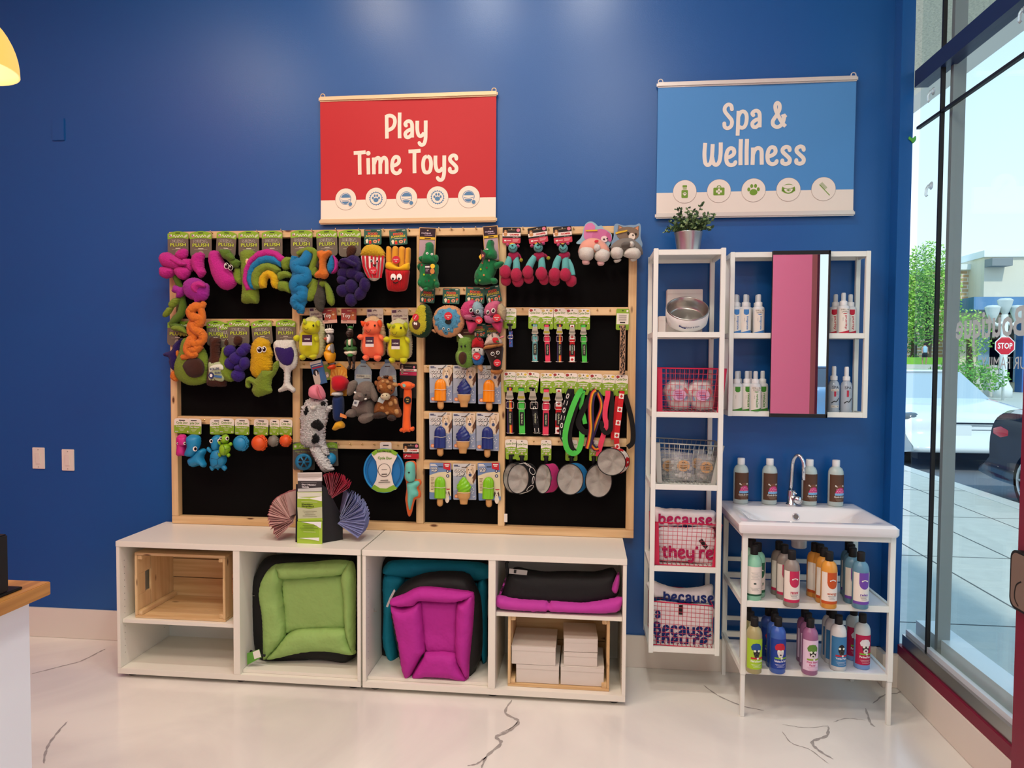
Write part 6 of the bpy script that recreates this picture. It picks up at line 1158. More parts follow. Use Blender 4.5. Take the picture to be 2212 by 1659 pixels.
def face(ex, ey, r, dx=None, off=.03):   # embroidered eyes as one part each
 return []
def dcard(cx, top, w=335, h=395, rot=0, Y=None): return ('header_card', 'card', 'dura', (cx, top, w, h, rot)) + ((Y,) if Y else ())
toy('plush_flower', 'magenta plush flower with long green leafy stem, far left of the top row', 'dog toy', 'C1', YT, [dcard(360, 130, 330, 390),
 ('stem', 't', GR, '300,740,40 350,830,45 400,950,50 420,1100,52 430,1230,62 400,1320,60 320,1400,55 270,1460,40 340,1500,50 450,1540,55', .02, -.004, .0008),
 ('petals', 'o', PK_, '110,520 150,445 240,435 320,480 400,520 455,600 400,690 300,680 180,650 125,590', .045, .012, FZ), ('+', 'o', PK_, '330,470 400,390 490,390 505,470 470,530 390,545', .03, .004, FZ), ('+', 'o', PK_, '125,650 200,640 310,670 325,730 250,800 160,800 115,740', .04, .014, FZ), ('+', 'o', PK_, '320,680 420,630 520,660 545,730 490,820 420,825 350,770', .04, .014, FZ), ('+', 'o', PK_, '430,540 540,530 590,610 580,700 520,700 440,640', .03, .004, FZ), ('+', 'o', PK_, '260,520 330,520 470,590 465,620 390,625 270,560', .02, .04, FZ),
 ('leaf', 'o', LM, '230,1170 290,1100 380,1085 390,1130 330,1210 260,1240', .02, .012, FZ), ('leaf', 'o', LM, '150,1320 210,1230 270,1210 300,1240 240,1330 170,1365', .02, .010, FZ), ('leaf', 'o', LM, '275,1500 340,1480 430,1500 520,1590 500,1610 400,1570 290,1550', .02, .014, FZ)], 'long necked plush toys')
toy('plush_rope_toy', 'magenta knotted plush with orange braided tail hanging beside the flower', 'dog toy', 'C1', YT - .012, [dcard(687, 128, 342, 400, 0, YFR - .015),
 ('upper_body', 'o', PK_, '560,560 600,460 690,430 745,470 735,560 740,650 765,720 720,790 680,805 640,740 590,680', .035, .004, FZ),
 ('lower_body', 'o', MG_, '455,880 530,810 640,800 740,860 808,910 800,1060 740,1130 690,1140 630,1180 600,1120 520,1090 460,1010', .045, .012, FZ), ('+', 'o', MG_, '290,960 320,905 400,930 470,940 460,1030 400,1080 340,1080 350,1030 285,1000', .025, .006, FZ), ('+', 'o', PK_, '560,920 620,850 720,860 760,930 680,950 660,1020 590,1000', .03, .04, FZ),
 ('orange_tail', 't', ORG, '740,1150,38,.0 700,1200,55,.01 600,1220,70,.02 540,1290,66,.022 600,1370,70,.02 680,1380,62,.015 650,1460,78,.012 580,1500,66,.02 640,1560,66,.02 700,1600,70,.014 720,1680,60,.016 650,1740,66,.02 560,1740,66,.026 520,1800,50,.028 600,1830,66,.022 690,1760,55,.014', .02, .012, .0016), ('+', 't', ORG, '650,1200,50,.012 700,1280,52,.012 700,1420,50,.008 560,1440,48,.01 540,1560,52,.012 600,1650,60,.012 540,1700,66,.018 500,1830,64,.024 560,1900,56,.026 620,1890,46,.024 510,1925,44,.02 420,1935,40,.018', .02, .012, .0016)])
toy('plush_radish', 'magenta plush radish with green leaves and big eyes in the top row', 'dog toy', 'C1', YT, [dcard(1062, 128, 310, 390, 4),
 ('body', 'o', PK_, '815,540 835,430 890,405 950,430 1010,540 1090,650 1180,760 1210,850 1170,930 1080,972 990,950 910,860 850,720', .05, .0, FZ), ('leaf', 'o', GR, '955,400 1070,390 1120,420 1150,500 1260,560 1250,600 1230,640 1160,650 1080,560 1000,500', .025, .02, FZ), ('+', 'o', GR, '1050,470 1130,440 1180,520 1140,560 1080,540', .02, .035, FZ),
 ('eye', 'd', EW, '1055,625,34,44 1115,650,34,40', .02, .048), ('+', 'd', EB, '1057,625,27,36 1116,650,27,33', .02, .0492), ('+', 'd', EW, '1048,610,9,9 1108,638,9,9', .02, .0504)])
toy('plush_cactus', 'lime green plush cactus partly hidden behind the rainbow toy', 'dog toy', 'C1', YT + .012, [dcard(1375, 125, 320, 400),
 ('body', 'o', LM, '1260,470 1300,410 1380,392 1450,410 1480,460 1490,600 1500,850 1530,1080 1500,1165 1410,1160 1340,1170 1280,1130 1290,950 1275,700', .04, .0, FZ), ('arm', 'o', LM, '1170,720 1200,650 1250,650 1280,720 1290,880 1230,885 1180,830', .03, .006, FZ), ('eye', 'd', EW, '1352,568,34,46', .02, .038), ('+', 'd', print_('#e8b890'), '1352,568,24,36', .02, .0392)])
def band(r0, r1, cx, cy, squash=1.0):
 o = []
 for k in range(15): a = PI * (1.13 - 1.26 * k / 14); o.append((cx + r1 * math.cos(a), cy - r1 * squash * math.sin(a)))
 for k in range(15): a = PI * (1.13 - 1.26 * (14 - k) / 14); o.append((cx + r0 * math.cos(a), cy - r0 * squash * math.sin(a)))
 return o
toy('plush_rainbow', 'plush rainbow in magenta, blue, green and yellow', 'dog toy', 'C1', YT - .014, [dcard(1710, 122, 318, 395),
 ('outer_band', 'O', PK_, '1365,985 1310,850 1330,680 1400,530 1520,430 1650,395 1780,430 1890,520 1870,560 1830,580 1760,500 1650,490 1530,520 1430,600 1385,720 1375,850 1420,970', .026, 0, FZ), ('blue_band', 'O', BLU, '1420,955 1370,830 1385,710 1440,600 1540,515 1650,485 1760,505 1840,580 1840,640 1770,600 1660,580 1560,610 1480,680 1445,780 1450,880 1465,955', .028, .004, FZ), ('green_band', 'O', LM, '1465,950 1430,850 1440,740 1490,660 1580,605 1670,595 1770,625 1830,690 1780,740 1720,700 1650,690 1580,730 1545,800 1540,880 1560,940', .030, .006, FZ), ('yellow_band', 'O', YEL, '1560,940 1540,870 1555,790 1610,720 1680,695 1750,725 1790,790 1795,880 1780,950 1735,930 1715,870 1710,810 1670,785 1635,810 1625,860 1620,930', .030, .008, FZ)])
toy('plush_twist_rope', 'long blue twisted plush rope with lime green bow', 'dog toy', 'C2', YT - .004, [dcard(340, 112, 335, 395),
 ('blue_rope', 't', BLU, '440,440,70,.004 380,560,80,.02 260,620,85,.026 300,680,90,.026 400,720,80,.02 380,800,110,.018 270,860,100,.026 260,940,85,.026 350,960,80,.018 340,1060,100,.016 260,1110,82,.022 270,1180,74,.022 330,1240,62,.016 320,1300,50,.012', .02, 0, .0016), ('+', 't', BLU, '250,500,55,.004 230,600,60,.012 300,740,95,.012 260,900,85,.008 300,1020,95,.008 380,1080,60,.006 310,1200,80,.008', .02, 0, .0016),
 ('lime_bow', 't', LM, '290,460,38 360,420,45,.004 460,400,48,.01 530,430,40,.01 540,520,45,.006 500,640,55,0 480,760,50,0', .02, 0, .0012), ('+', 'o', LM, '45,570 90,510 170,500 235,530 200,600 150,690 80,680', .03, .0, FZ), ('+', 'o', LM, '0,740 60,700 160,710 225,770 190,800 110,800 20,830', .025, .012, FZ), ('+', 'o', LM, '0,850 80,840 150,860 185,960 180,1020 100,990 10,970', .025, .004, FZ)])
toy('plush_bone_toy', 'orange plush bone on a green leafed grey body in the top row', 'dog toy', 'C2', YT, [dcard(698, 112, 315, 390, -2),
 ('grey_body', 'o', TAU, '590,820 560,960 525,1080 540,1200 590,1280 650,1280 675,1180 690,1060 665,940 650,820', .035, -.004, FZ), ('+', 'o', TAU, '540,560 570,480 620,480 620,650 550,660', .02, -.006, FZ), ('leaf', 'o', LM, '570,850 590,960 560,1060 490,1130 425,1120 415,1050 450,950 500,860', .022, .008, FZ), ('leaf', 'o', LM, '680,840 760,930 810,1060 818,1160 770,1200 710,1140 690,1020 670,900', .022, .008, FZ), ('+', 'o', LM, '575,850 690,840 690,910 640,935 580,930', .02, .004, FZ), ('+', 'o', LM, '500,660 560,640 580,760 540,800 495,740', .02, .0, FZ), ('+', 'o', LM, '430,840 470,800 590,840 560,900 500,950 420,940', .02, -.002, FZ),
 ('ball', 'o', BLU, '712,640 740,540 790,470 820,560 815,680 770,737 725,710', .028, .014, FZ), ('+', 'o', PK_, '790,470 845,520 872,600 860,700 800,738 770,735 812,680 822,570', .024, .012, FZ),
 ('bone', 'o', ORG, '575,490 570,430 620,405 680,415 750,405 780,450 740,495 705,540 695,650 725,710 730,770 680,812 620,805 550,800 540,740 590,690 600,640 600,540', .035, .026, FZ)])
GP = plush('#2c1656')
toy('plush_grapes', 'dark purple plush grape bunch in the top row', 'dog toy', 'C2', YT - .006, [dcard(1033, 106, 335, 400),
 ('stem', 'o', BRN, '985,420 1010,350 1080,330 1130,380 1110,450 1060,500 1000,510', .022, .012, FZ), ('grapes', 'e', GP, '970,600,95,90 1080,560,90,90 1140,620,60,130 960,740,100,90', .04, .004, FZ), ('+', 'e', GP, '1080,740,100,90 1180,790,75,80 930,830,75,70', .04, .012, FZ), ('+', 'e', GP, '1060,920,95,110 1250,900,75,110 940,980,95,95', .04, .016, FZ), ('+', 'e', GP, '1190,1020,80,110,.5 1055,1110,85,100', .04, .010, FZ), ('+', 'o', GP, '880,560 950,520 1040,540 1130,590 1120,640 1030,620 960,580', .025, .05, FZ)], 'plush grape bunches')
STK = felt('#b4202c')
def stk(x, y, r, rot=0, off=.04, two=('SQUEAK', 'ME')): return [('round_hang_tag', 'd', RT_, '%d,%d,%d,%d' % (x, y, r, r), .02, off), ('+', 'x', PW, (two[0], x, y - r * .05, r * .26, r * 1.3, rot), .02, off + .001), ('+', 'x', PW, (two[1], x, y + r * .4, r * .26, r * .45, rot), .02, off + .001)]
def eyes(lst, off, w=EW):   # (x,y,rx,ry)
 o = []
 for x, y, a, b in lst: o += [('eye', 'd', w, '%g,%g,%g,%g' % (x, y, a, b), .02, off), ('+', 'd', EB, '%g,%g,%g,%g' % (x, y, a * .74, b * .74), .02, off + .0013), ('+', 'd', EW, '%g,%g,%g,%g' % (x - a * .25, y - b * .3, a * .22, b * .22), .02, off + .0026)]
 return o
FY = felt('#e8b41c'); POP = [('popcorn', 'o', plush('#e6b428'), '1195,450 1230,370 1300,325 1390,322 1470,350 1530,420 1540,490 1480,520 1380,500 1280,490 1200,490', .035, .006, .002), ('bucket', 'o', felt('#e9e0d6'), '1195,480 1290,470 1380,480 1470,490 1535,490 1530,620 1490,760 1430,830 1360,842 1290,800 1230,680', .04, 0)]
for x0, x1, x2 in ((1205, 1240, 1300), (1262, 1300, 1345), (1330, 1362, 1385), (1385, 1412, 1410), (1440, 1468, 1440), (1492, 1522, 1490)):
 w = 14; POP.append(('stripe' if x0 == 1205 else '+', 'f', STK, '%d,480 %d,480 %d,640 %d,800 %d,800 %d,640' % (x0, x1, (x1 + 1368) / 2 + (x1 - 1368) * .42, x2 + w + (1368 - x2) * .12, x2 - w + (1368 - x2) * .12, (x0 + 1368) / 2 + (x0 - 1368) * .42), .02, .0405))
toy('plush_popcorn_bucket', 'plush red and white striped popcorn bucket with a smiling face', 'dog toy', 'C2', YT - .004, [('header_card', 'card', 'junk', (1363, 100, 262, 222, 1))] + POP + eyes([(1340, 553, 20, 22), (1423, 560, 20, 22)], .046) + [('mouth', 'f', EB, '1360,600 1385,606 1415,600 1402,625 1385,632 1368,622', .02, .043)] + stk(1368, 692, 54, 0, .045))
FRY = felt('#dc9a2c'); toy('plush_french_fries', 'plush red carton of yellow fries with big cartoon eyes', 'dog toy', 'C2', YT - .004, [('header_card', 'card', 'junk', (1720, 103, 262, 225, -4)),
 ('fries', 'o', FRY, '1555,380 1575,345 1605,350 1635,400 1640,640 1560,620', .022, .0), ('+', 'o', FRY, '1640,390 1670,345 1710,350 1735,400 1730,650 1640,650', .022, .002), ('+', 'o', FRY, '1735,390 1765,348 1805,355 1830,400 1820,650 1735,650', .022, .002), ('+', 'o', FRY, '1830,400 1855,365 1890,365 1908,400 1895,620 1825,640', .022, 0), ('flap', 'o', FY, '1550,580 1610,570 1680,610 1740,640 1810,600 1880,580 1895,600 1880,690 1720,700 1560,670', .022, .016),
 ('carton', 'o', felt('#b81a20'), '1545,670 1640,680 1760,680 1885,680 1885,780 1850,960 1750,995 1640,990 1570,960 1550,820', .035, .008)] + [('+' if k else 'seam', 'f', felt('#8c1218'), '%d,710 %d,710 %d,950 %d,950' % (x, x + 5, x + 5 - (x - 1715) * .12, x - (x - 1715) * .12), .02, .0425) for k, x in enumerate(range(1580, 1870, 36))] + [('eye', 'd', EW, '1655,785,38,48', .02, .046), ('+', 'd', EB, '1650,810,17,17', .02, .0474), ('eye', 'd', EW, '1742,785,38,48', .02, .046), ('+', 'd', EB, '1736,810,17,17', .02, .0474), ('mouth', 'f', EB, '1640,852 1690,865 1735,845 1715,872 1690,882 1665,876', .02, .046)] + stk(1695, 538, 56, 0, .03))
DG = felt('#1f7a44'); DGd = felt('#16603a')
def spots(lst, off): return [('spot' if k == 0 else '+', 'd', felt(col), '%g,%g,16,18' % (x, y), .02, off) for k, (x, y, col) in enumerate(lst)]
toy('plush_dinosaur', 'green plush dinosaur facing forward on a tall purple topped card', 'dog toy', 'C3', YT - .006, [('header_card', 'card', 'dino', (452, 182, 315, 625, 3)),
 ('body', 'o', DG, '300,880 340,810 430,790 560,810 640,850 645,960 630,1080 640,1170 560,1280 450,1312 380,1300 300,1240 270,1150 300,1050', .05, 0, .0006), ('head', 'o', DG, '410,500 440,450 500,438 550,480 560,560 560,640 600,740 600,830 480,850 360,820 340,750 380,650 405,590', .05, .022, .0006), ('arm', 'o', DG, '285,740 320,690 380,690 380,760 330,800', .025, .02), ('arm', 'o', DG, '560,690 600,662 640,700 630,790 580,790', .025, .02), ('arm', 'o', DGd, '255,870 300,820 340,830 320,930 285,950', .025, .01), ('leg', 'o', DG, '262,1160 310,1120 370,1150 350,1240 290,1230', .03, .02), ('leg', 'o', DG, '570,1150 640,1150 662,1200 640,1260 570,1240', .03, .02), ('tail', 'o', DG, '370,1270 430,1240 470,1260 450,1310 390,1315', .02, .03),
 ('eye', 'd', EW, '437,640,24,20', .02, .07), ('+', 'd', EB, '437,640,8,9', .02, .0713), ('eye', 'd', EW, '522,655,22,20', .02, .068), ('+', 'd', EB, '522,655,8,9', .02, .0693)] + spots([(380, 1020, '#a8c82a'), (407, 1140, '#3a5a3a'), (465, 1132, '#5a4a3a'), (568, 1120, '#7a9a4a'), (500, 1020, '#b8c86a'), (340, 850, '#8a3a3a')], .052) + [('hang_tag', 'f', print_('#2a1420'), '395,850 560,830 585,1010 400,1010', .02, .075), ('+', 'd', print_('#e8c02c'), '535,870,42,42', .02, .0762), ('+', 'd', print_('#c8803a'), '530,960,40,50', .02, .0762), ('+', 'f', PW, '400,870 480,868 480,895 402,895', .02, .0762), ('+', 'f', print_('#a89aa0'), '408,920 470,920 470,930 408,930', .02, .0762), ('+', 'f', print_('#a89aa0'), '408,950 450,950 450,960 408,960', .02, .0762), ('care_label', 'f', print_('#d8b0b0'), '290,1245 315,1235 368,1295 335,1325', .02, .02)], 'plush dinosaurs')
toy('plush_dinosaur', 'green plush dinosaur turned sideways at the right end of its gap', 'dog toy', 'C3', YT - .006, [('header_card', 'card', 'dino', (1565, 152, 272, 625, -4)),
 ('body', 'o', DG, '1400,800 1480,730 1620,740 1700,820 1680,960 1640,1060 1640,1130 1700,1140 1640,1180 1520,1195 1430,1207 1340,1180 1285,1100 1290,1000 1350,890', .05, 0, .0006), ('head', 'o', DG, '1500,480 1530,410 1590,395 1640,440 1640,540 1690,640 1680,740 1560,750 1450,730 1420,650 1440,580 1490,560', .05, .02, .0006), ('arm', 'o', DG, '1620,840 1700,790 1800,790 1810,830 1750,890 1660,930', .03, .024), ('ear', 'o', DG, '1510,650 1560,610 1620,640 1620,700 1560,730 1510,700', .03, .05), ('leg', 'o', DG, '1560,1100 1650,1080 1700,1120 1690,1180 1600,1190', .03, .02), ('tail', 'o', DG, '1285,1110 1320,1100 1360,1170 1330,1200 1290,1180', .02, .02), ('nostril', 'd', EB, '1592,408,20,9', .02, .062), ('eye', 'd', EW, '1508,568,26,14', .02, .07), ('+', 'd', EB, '1508,570,8,8', .02, .0713)] + spots([(1545, 770, '#d07a7a'), (1425, 812, '#a86a4a'), (1397, 925, '#a8c82a'), (1505, 897, '#6a3a34'), (1335, 1018, '#3a5a3a'), (1452, 1030, '#c8824a'), (1380, 1125, '#7aa84a')], .052) + [('hang_tag', 'f', print_('#3a1a24'), '1400,565 1485,640 1480,700 1430,820 1400,700', .02, .072), ('+', 'f', print_('#e0b42c'), '1362,700 1400,650 1412,720 1390,755', .02, .0732), ('+', 'f', print_('#c07060'), '1420,650 1460,670 1440,720 1415,700', .02, .0732)], 'plush dinosaurs')
TQ = felt('#62b0ac'); BUR = felt('#9c2048'); POMM = plush('#b8284c')
def jitter(label, hx, hy, ears, torso, legs, fpom, bpom, card, arm, patch=False):
 P = [('header_card', 'card', 'chomp', card), ('torso', 'o', BUR, torso, .03, 0)]
 for x, y, r in bpom: P += [('foot_pompom', 'b', POMM, '%g,%g,%g,%g' % (x, y, r, r * 1.05), .03, .012, .05)]
 for l in legs: P += [('leg', 't', TQ, l, .02, .012)]
 for x, y, r, r2 in fpom: P += [('foot_pompom', 'b', POMM, '%g,%g,%g,%g' % (x, y, r, r2), .03, .038, .05)]
 P += [('head', 'e', TQ, '%g,%g,64,66' % (hx, hy), .032, .016), ('ear', 'e', felt('#c8487a'), ears, .014, .006), ('nose', 'e', EB, '%g,%g,16,12' % (hx - 6, hy - 32), .008, .046), ('smile', 'l', EB, '%g,%g %g,%g %g,%g %g,%g' % (hx - 46, hy - 8, hx - 20, hy + 20, hx + 18, hy + 18, hx + 42, hy - 12), 4, .047), ('cap', 'e', FY, '%g,%g,44,22' % (hx - 8, hy - 52), .016, .012)]
 if arm: P += [('arm', 'l', BUR, arm, 14, .01), ('hand_pompom', 'b', plush('#a8a02c'), '%g,%g,26' % tuple(pts(arm)[-1]), .02, .014, .1)]
 if patch: P += [('eye_patch', 'l', EB, patch, 9, .046)]
 toy('plush_pompom_monster', label, 'dog toy', 'C4', YT - .002, P, 'pompom footed plush monsters')
jitter('turquoise plush monster with crimson pompom feet, leftmost of its kind', 305, 485, '232,440,26,24 375,455,26,22,.6', '240,560 290,540 380,540 400,620 370,680 310,690 250,640', ('270,610,42 240,690,48 205,800,52', '340,610,42 355,700,48 355,830,56'), ((200, 812, 82, 90), (352, 852, 82, 92)), ((212, 925, 76), (375, 935, 80)), (290, 202, 250, 215, 1), '390,570 410,610 420,650')
jitter('turquoise plush monster with eye patch and pompom feet, middle of its kind', 655, 480, '570,455,28,24 725,420,26,24', '590,570 640,540 720,540 760,600 720,660 640,670 600,620', ('610,600,42 560,680,50 510,790,54', '700,600,36 705,700,50 705,820,56'), ((512, 815, 78, 88), (698, 835, 82, 90)), ((525, 900, 72), (735, 915, 72)), (635, 195, 262, 218, -8), '745,570 775,600 795,622', '640,405 690,440 715,445')
jitter('turquoise plush monster with eye patch and pompom feet, rightmost of its kind', 1000, 490, '935,440,26,24 1060,420,26,24', '935,570 990,540 1080,540 1095,600 1060,660 980,660 940,620', ('950,600,42 910,690,50 885,800,54', '1030,600,42 1030,700,50 1025,820,52', '1075,640,20 1110,740,34 1130,860,40'), ((880, 850, 82, 92), (1027, 850, 80, 88)), ((880, 925, 76), (1108, 935, 78)), (983, 188, 250, 222, -5), None, '950,425 1000,440 1040,410')
BC = print_('#8fb4c2')
toy('plush_bunny_bottom', 'pink plush bunny rear with white cheeks on a bunny shaped card', 'dog toy', 'C4', YT - .002, [('header_card', 'F', BC, '1180,410 1250,330 1290,180 1340,125 1400,120 1450,150 1480,180 1530,175 1560,220 1620,250 1670,300 1665,380 1640,470 1500,440 1300,420 1220,430', .02, -.03), ('+', 'F', print_('#d07aa8'), '1290,350 1300,180 1380,135 1430,170 1440,200 1400,360', .02, -.0285), ('+', 'd', print_('#c66a98'), '1520,320,125,100', .02, -.0285), ('+', 'd', print_('#b85a88'), '1630,330,34,70,-.3', .02, -.027), ('+', 'd', print_('#ead0cc'), '1565,360,48,45', .02, -.026), ('+', 'd', EB, '1562,362,14,10 1605,352,10,12', .02, -.024), ('+', 'f', print_('#d8b030'), '1305,235 1470,228 1472,250 1310,255', .02, -.024),
 ('body', 'o', felt('#e2a08c'), '1210,500 1260,400 1360,350 1460,350 1560,400 1630,480 1640,560 1560,600 1420,580 1280,600 1210,560', .045, 0), ('cheek', 'o', WP, '1208,540 1250,475 1340,462 1430,500 1425,590 1380,650 1290,660 1225,620', .045, .02, .0006), ('cheek', 'o', WP, '1430,560 1470,500 1560,490 1640,540 1640,610 1590,670 1510,680 1440,640', .045, .02, .0006), ('tail', 'b', plush('#efe6d8'), '1466,478,45', .02, .05, .04), ('foot', 'o', felt('#e6b8b4'), '1265,650 1340,645 1365,680 1350,712 1285,714 1262,690', .02, .012), ('foot', 'o', felt('#e6b8b4'), '1470,670 1545,662 1568,690 1550,722 1490,726 1468,700', .02, .012), ('red_tag', 'd', RT_, '1458,390,30,18,-.2', .02, .047)])
toy('plush_cat_bottom', 'grey and white plush cat rear on a cat shaped card, at the frame corner', 'dog toy', 'C4', YT - .002, [('header_card', 'F', print_('#7f9cb4'), '1625,470 1690,340 1700,180 1740,148 1800,165 1850,175 1920,165 1990,165 2050,145 2070,200 2065,330 2090,420 2075,475 2000,450 1850,400 1720,450', .02, -.03), ('+', 'd', print_('#7d6a58'), '1890,290,155,100', .02, -.0285), ('+', 'f', print_('#7d6a58'), '1745,260 1760,165 1850,205 1960,205 2045,175 2040,290', .02, -.0285), ('+', 'f', print_('#d08a60'), '1770,220 1775,180 1810,205', .02, -.027), ('+', 'f', print_('#d08a60'), '1990,210 2035,180 2030,240', .02, -.027), ('+', 'd', print_('#eadcc8'), '1945,325,46,50', .02, -.027), ('+', 'd', EB, '1895,280,16,20 2000,290,13,16 1960,305,12,9', .02, -.025), ('+', 'f', print_('#d8b030'), '1720,265 1880,232 1885,252 1722,292', .02, -.025),
 ('body', 'o', felt('#7a746c'), '1655,470 1740,380 1860,345 1960,360 2060,440 2095,520 2080,580 1900,560 1700,560', .045, 0), ('cheek', 'o', WP, '1650,540 1690,475 1770,465 1830,510 1825,590 1770,635 1690,630 1655,590', .045, .02, .0006), ('cheek', 'o', WP, '1825,560 1880,490 1970,470 2060,510 2068,590 2010,640 1910,625 1835,600', .045, .02, .0006), ('tail', 'o', felt('#5f5a54'), '1795,440 1830,405 1900,395 1960,400 1970,440 1900,470 1820,480', .02, .045), ('+', 'o', WP, '1900,410 1950,388 1982,420 1970,465 1920,470', .022, .047), ('foot', 'o', WP, '1690,650 1730,640 1800,635 1780,670 1720,690', .018, .01), ('foot', 'o', WP, '1920,630 2000,632 2005,655 1960,672 1930,660', .018, .012)])
# second row, left column
PU = plush('#2c1a5e')
toy('plush_star_toy', 'dark purple plush with orange tips, mostly hidden behind the avocado', 'dog toy', 'C5', YT + .014, [('header_card', 'card', 'dura', (305, 225, 340, 400, 2)), ('body', 'o', PU, '395,510 320,520 250,590 225,660 110,710 105,750 180,780 190,850 210,930 250,970 300,960 330,800', .03, 0, FZ), ('orange_tip', 'o', ORG, '215,1000 250,970 320,1000 310,1120 260,1130 205,1080', .025, .004, FZ), ('orange_tip', 'o', ORG, '290,690 330,665 340,740 310,780', .02, .01, FZ)])
toy('plush_avocado', 'large green plush avocado half with brown pit under the orange tail', 'dog toy', 'C5', YT - .002, [('header_card', 'card', 'dura', (450, 235, 340, 400, -2)), ('body', 'o', LM, '390,500 440,475 520,480 620,560 690,620 750,740 765,880 750,1040 740,1140 620,1185 480,1188 340,1120 270,1020 265,880 330,700 355,580', .045, 0, FZ), ('pit', 'o', plush('#42241a'), '385,920 420,830 500,775 590,775 670,830 705,910 690,1010 630,1060 540,1080 450,1040', .03, .036, .0006)], 'plush avocados')
toy('plush_bottle', 'brown plush bottle with pale green and blue label', 'dog toy', 'C5', YT + .006, [('header_card', 'card', 'dura', (870, 225, 300, 400, 0, )), ('bottle', 'o', plush('#4a2416'), '795,490 850,480 930,485 940,560 935,680 950,760 1000,830 1035,900 1040,1100 1035,1190 1000,1212 900,1210 780,1205 752,1150 765,950 775,830 800,740', .045, 0, FZ), ('label', 'o', felt('#a9b68c'), '768,850 860,845 990,850 995,980 990,1125 880,1130 772,1120 765,980', .012, .036), ('+', 'o', felt('#d8dcc8'), '775,930 830,890 930,875 980,900 980,960 880,960 780,1000', .006, .046), ('+', 'x', NBp, ('ROLLIN', 850, 945, 40, 150, .1), .02, .0535), ('+', 'd', NBp, '805,1045,42,48', .02, .048), ('+', 'd', PW, '800,1045,20,24', .02, .0492), ('+', 'x', NBp, ('BARK', 905, 1005, 32, 110, 0), .02, .0535), ('+', 'f', print_('#3f6a9a'), '850,1035 960,1050 960,1085 850,1070', .02, .0495)])
toy('plush_pear', 'plain green plush pear tucked between the bottle and the small grapes', 'dog toy', 'C5', YT - .0, [('header_card', 'card', 'dura', (1025, 258, 300, 395, -5)), ('body', 'o', LM, '965,690 985,630 1030,615 1080,680 1100,820 1150,960 1160,1060 1140,1130 1050,1130 960,1080 905,1000 900,900 940,800', .04, 0, FZ), ('stem', 'o', BRN, '1005,540 1030,500 1060,540 1050,600 1010,590', .012, .004, FZ)])
toy('plush_grapes', 'violet plush grape bunch with brown stem in the second row', 'dog toy', 'C5', YT - .014, [('header_card', 'card', 'dura', (1210, 208, 355, 410, 0), YFR - .016), ('stem', 'o', BRN, '1145,500 1170,455 1220,450 1265,490 1260,560 1200,600 1150,570', .022, .004, FZ), ('grapes', 'e', PUR, '1320,640,85,80 1090,680,90,95 1110,860,100,100', .035, .004, FZ), ('+', 'e', PUR, '1270,690,75,80 1310,860,70,95 1190,790,105,100', .04, .014, FZ), ('+', 'e', PUR, '1210,1040,100,100 1240,930,80,60', .035, .01, FZ)], 'plush grape bunches')
toy('plush_corn', 'yellow plush corn cob with eyes and lime green husk', 'dog toy', 'C5', YT - .01, [('header_card', 'card', 'dura', (1545, 215, 330, 400, -5)), ('cob', 'o', plush('#e2ac10'), '1430,560 1490,490 1545,475 1620,500 1680,540 1690,620 1725,700 1715,800 1725,880 1710,980 1640,1020 1560,1100 1480,1085 1430,1040 1395,960 1400,860 1410,760 1400,680', .045, 0, .002), ('husk', 'o', LM, '1320,1140 1340,1080 1400,1060 1470,1090 1540,1000 1580,950 1630,960 1720,970 1730,880 1780,830 1825,830 1820,900 1770,1020 1720,1090 1700,1200 1715,1290 1600,1340 1490,1362 1420,1280 1430,1190 1390,1160 1390,1225 1330,1220', .035, .016, FZ)] + eyes([(1525, 660, 44, 50), (1592, 652, 34, 46)], .046))
toy('plush_wine_glass', 'cream plush wine glass filled with purple wine', 'dog toy', 'C5', YT - .008, [('header_card', 'card', 'dura', (1915, 208, 315, 400, 0)), ('glass', 'o', WP, '1735,600 1760,530 1830,515 1930,515 2030,520 2060,570 2090,690 2095,820 2070,920 2000,980 1990,1080 2000,1180 2060,1240 2060,1290 2020,1300 1960,1265 1900,1275 1820,1290 1812,1250 1880,1180 1895,1060 1890,970 1820,900 1770,780', .035, 0, FZ), ('wine', 'o', plush('#321a64'), '1755,640 1820,620 1920,635 2000,620 2040,700 2030,800 1990,880 1920,895 1850,860 1790,770', .012, .030, .0006), ('care_label', 'f', BLK, '1985,1060 2005,1060 2000,1150 1980,1145', .02, .01)])
# small rubber toys
RB, RP, RG, RO = rubber('#1f86b4'), rubber('#d02a86'), rubber('#86b41e'), rubber('#e0561c')
def reye(lst, off):
 o = []
 for x, y, r in lst: o += [('eye', 'd', EW, '%g,%g,%g,%g' % (x, y, r, r * 1.15), .02, off), ('+', 'd', EB, '%g,%g,%g,%g' % (x + r * .2, y, r * .6, r * .7), .02, off + .0013)]
 return o
toy('rubber_hippo', 'small pink rubber hippo at the left end of the rubber toy row', 'dog toy', 'D1', YT + .006, [('header_card', 'card', 'cyc_h', (308, 168, 270, 245, 1), YFR - .015), ('body', 'o', RP, '235,470 260,425 320,415 370,430 382,500 370,560 380,640 370,740 300,745 245,755 230,700 240,600 230,560', .03, 0), ('snout', 'o', RP, '245,470 310,455 365,475 360,580 300,600 255,580', .015, .024)] + reye([(350, 555, 20), (240, 555, 14)], .034), 'rubber hippos')
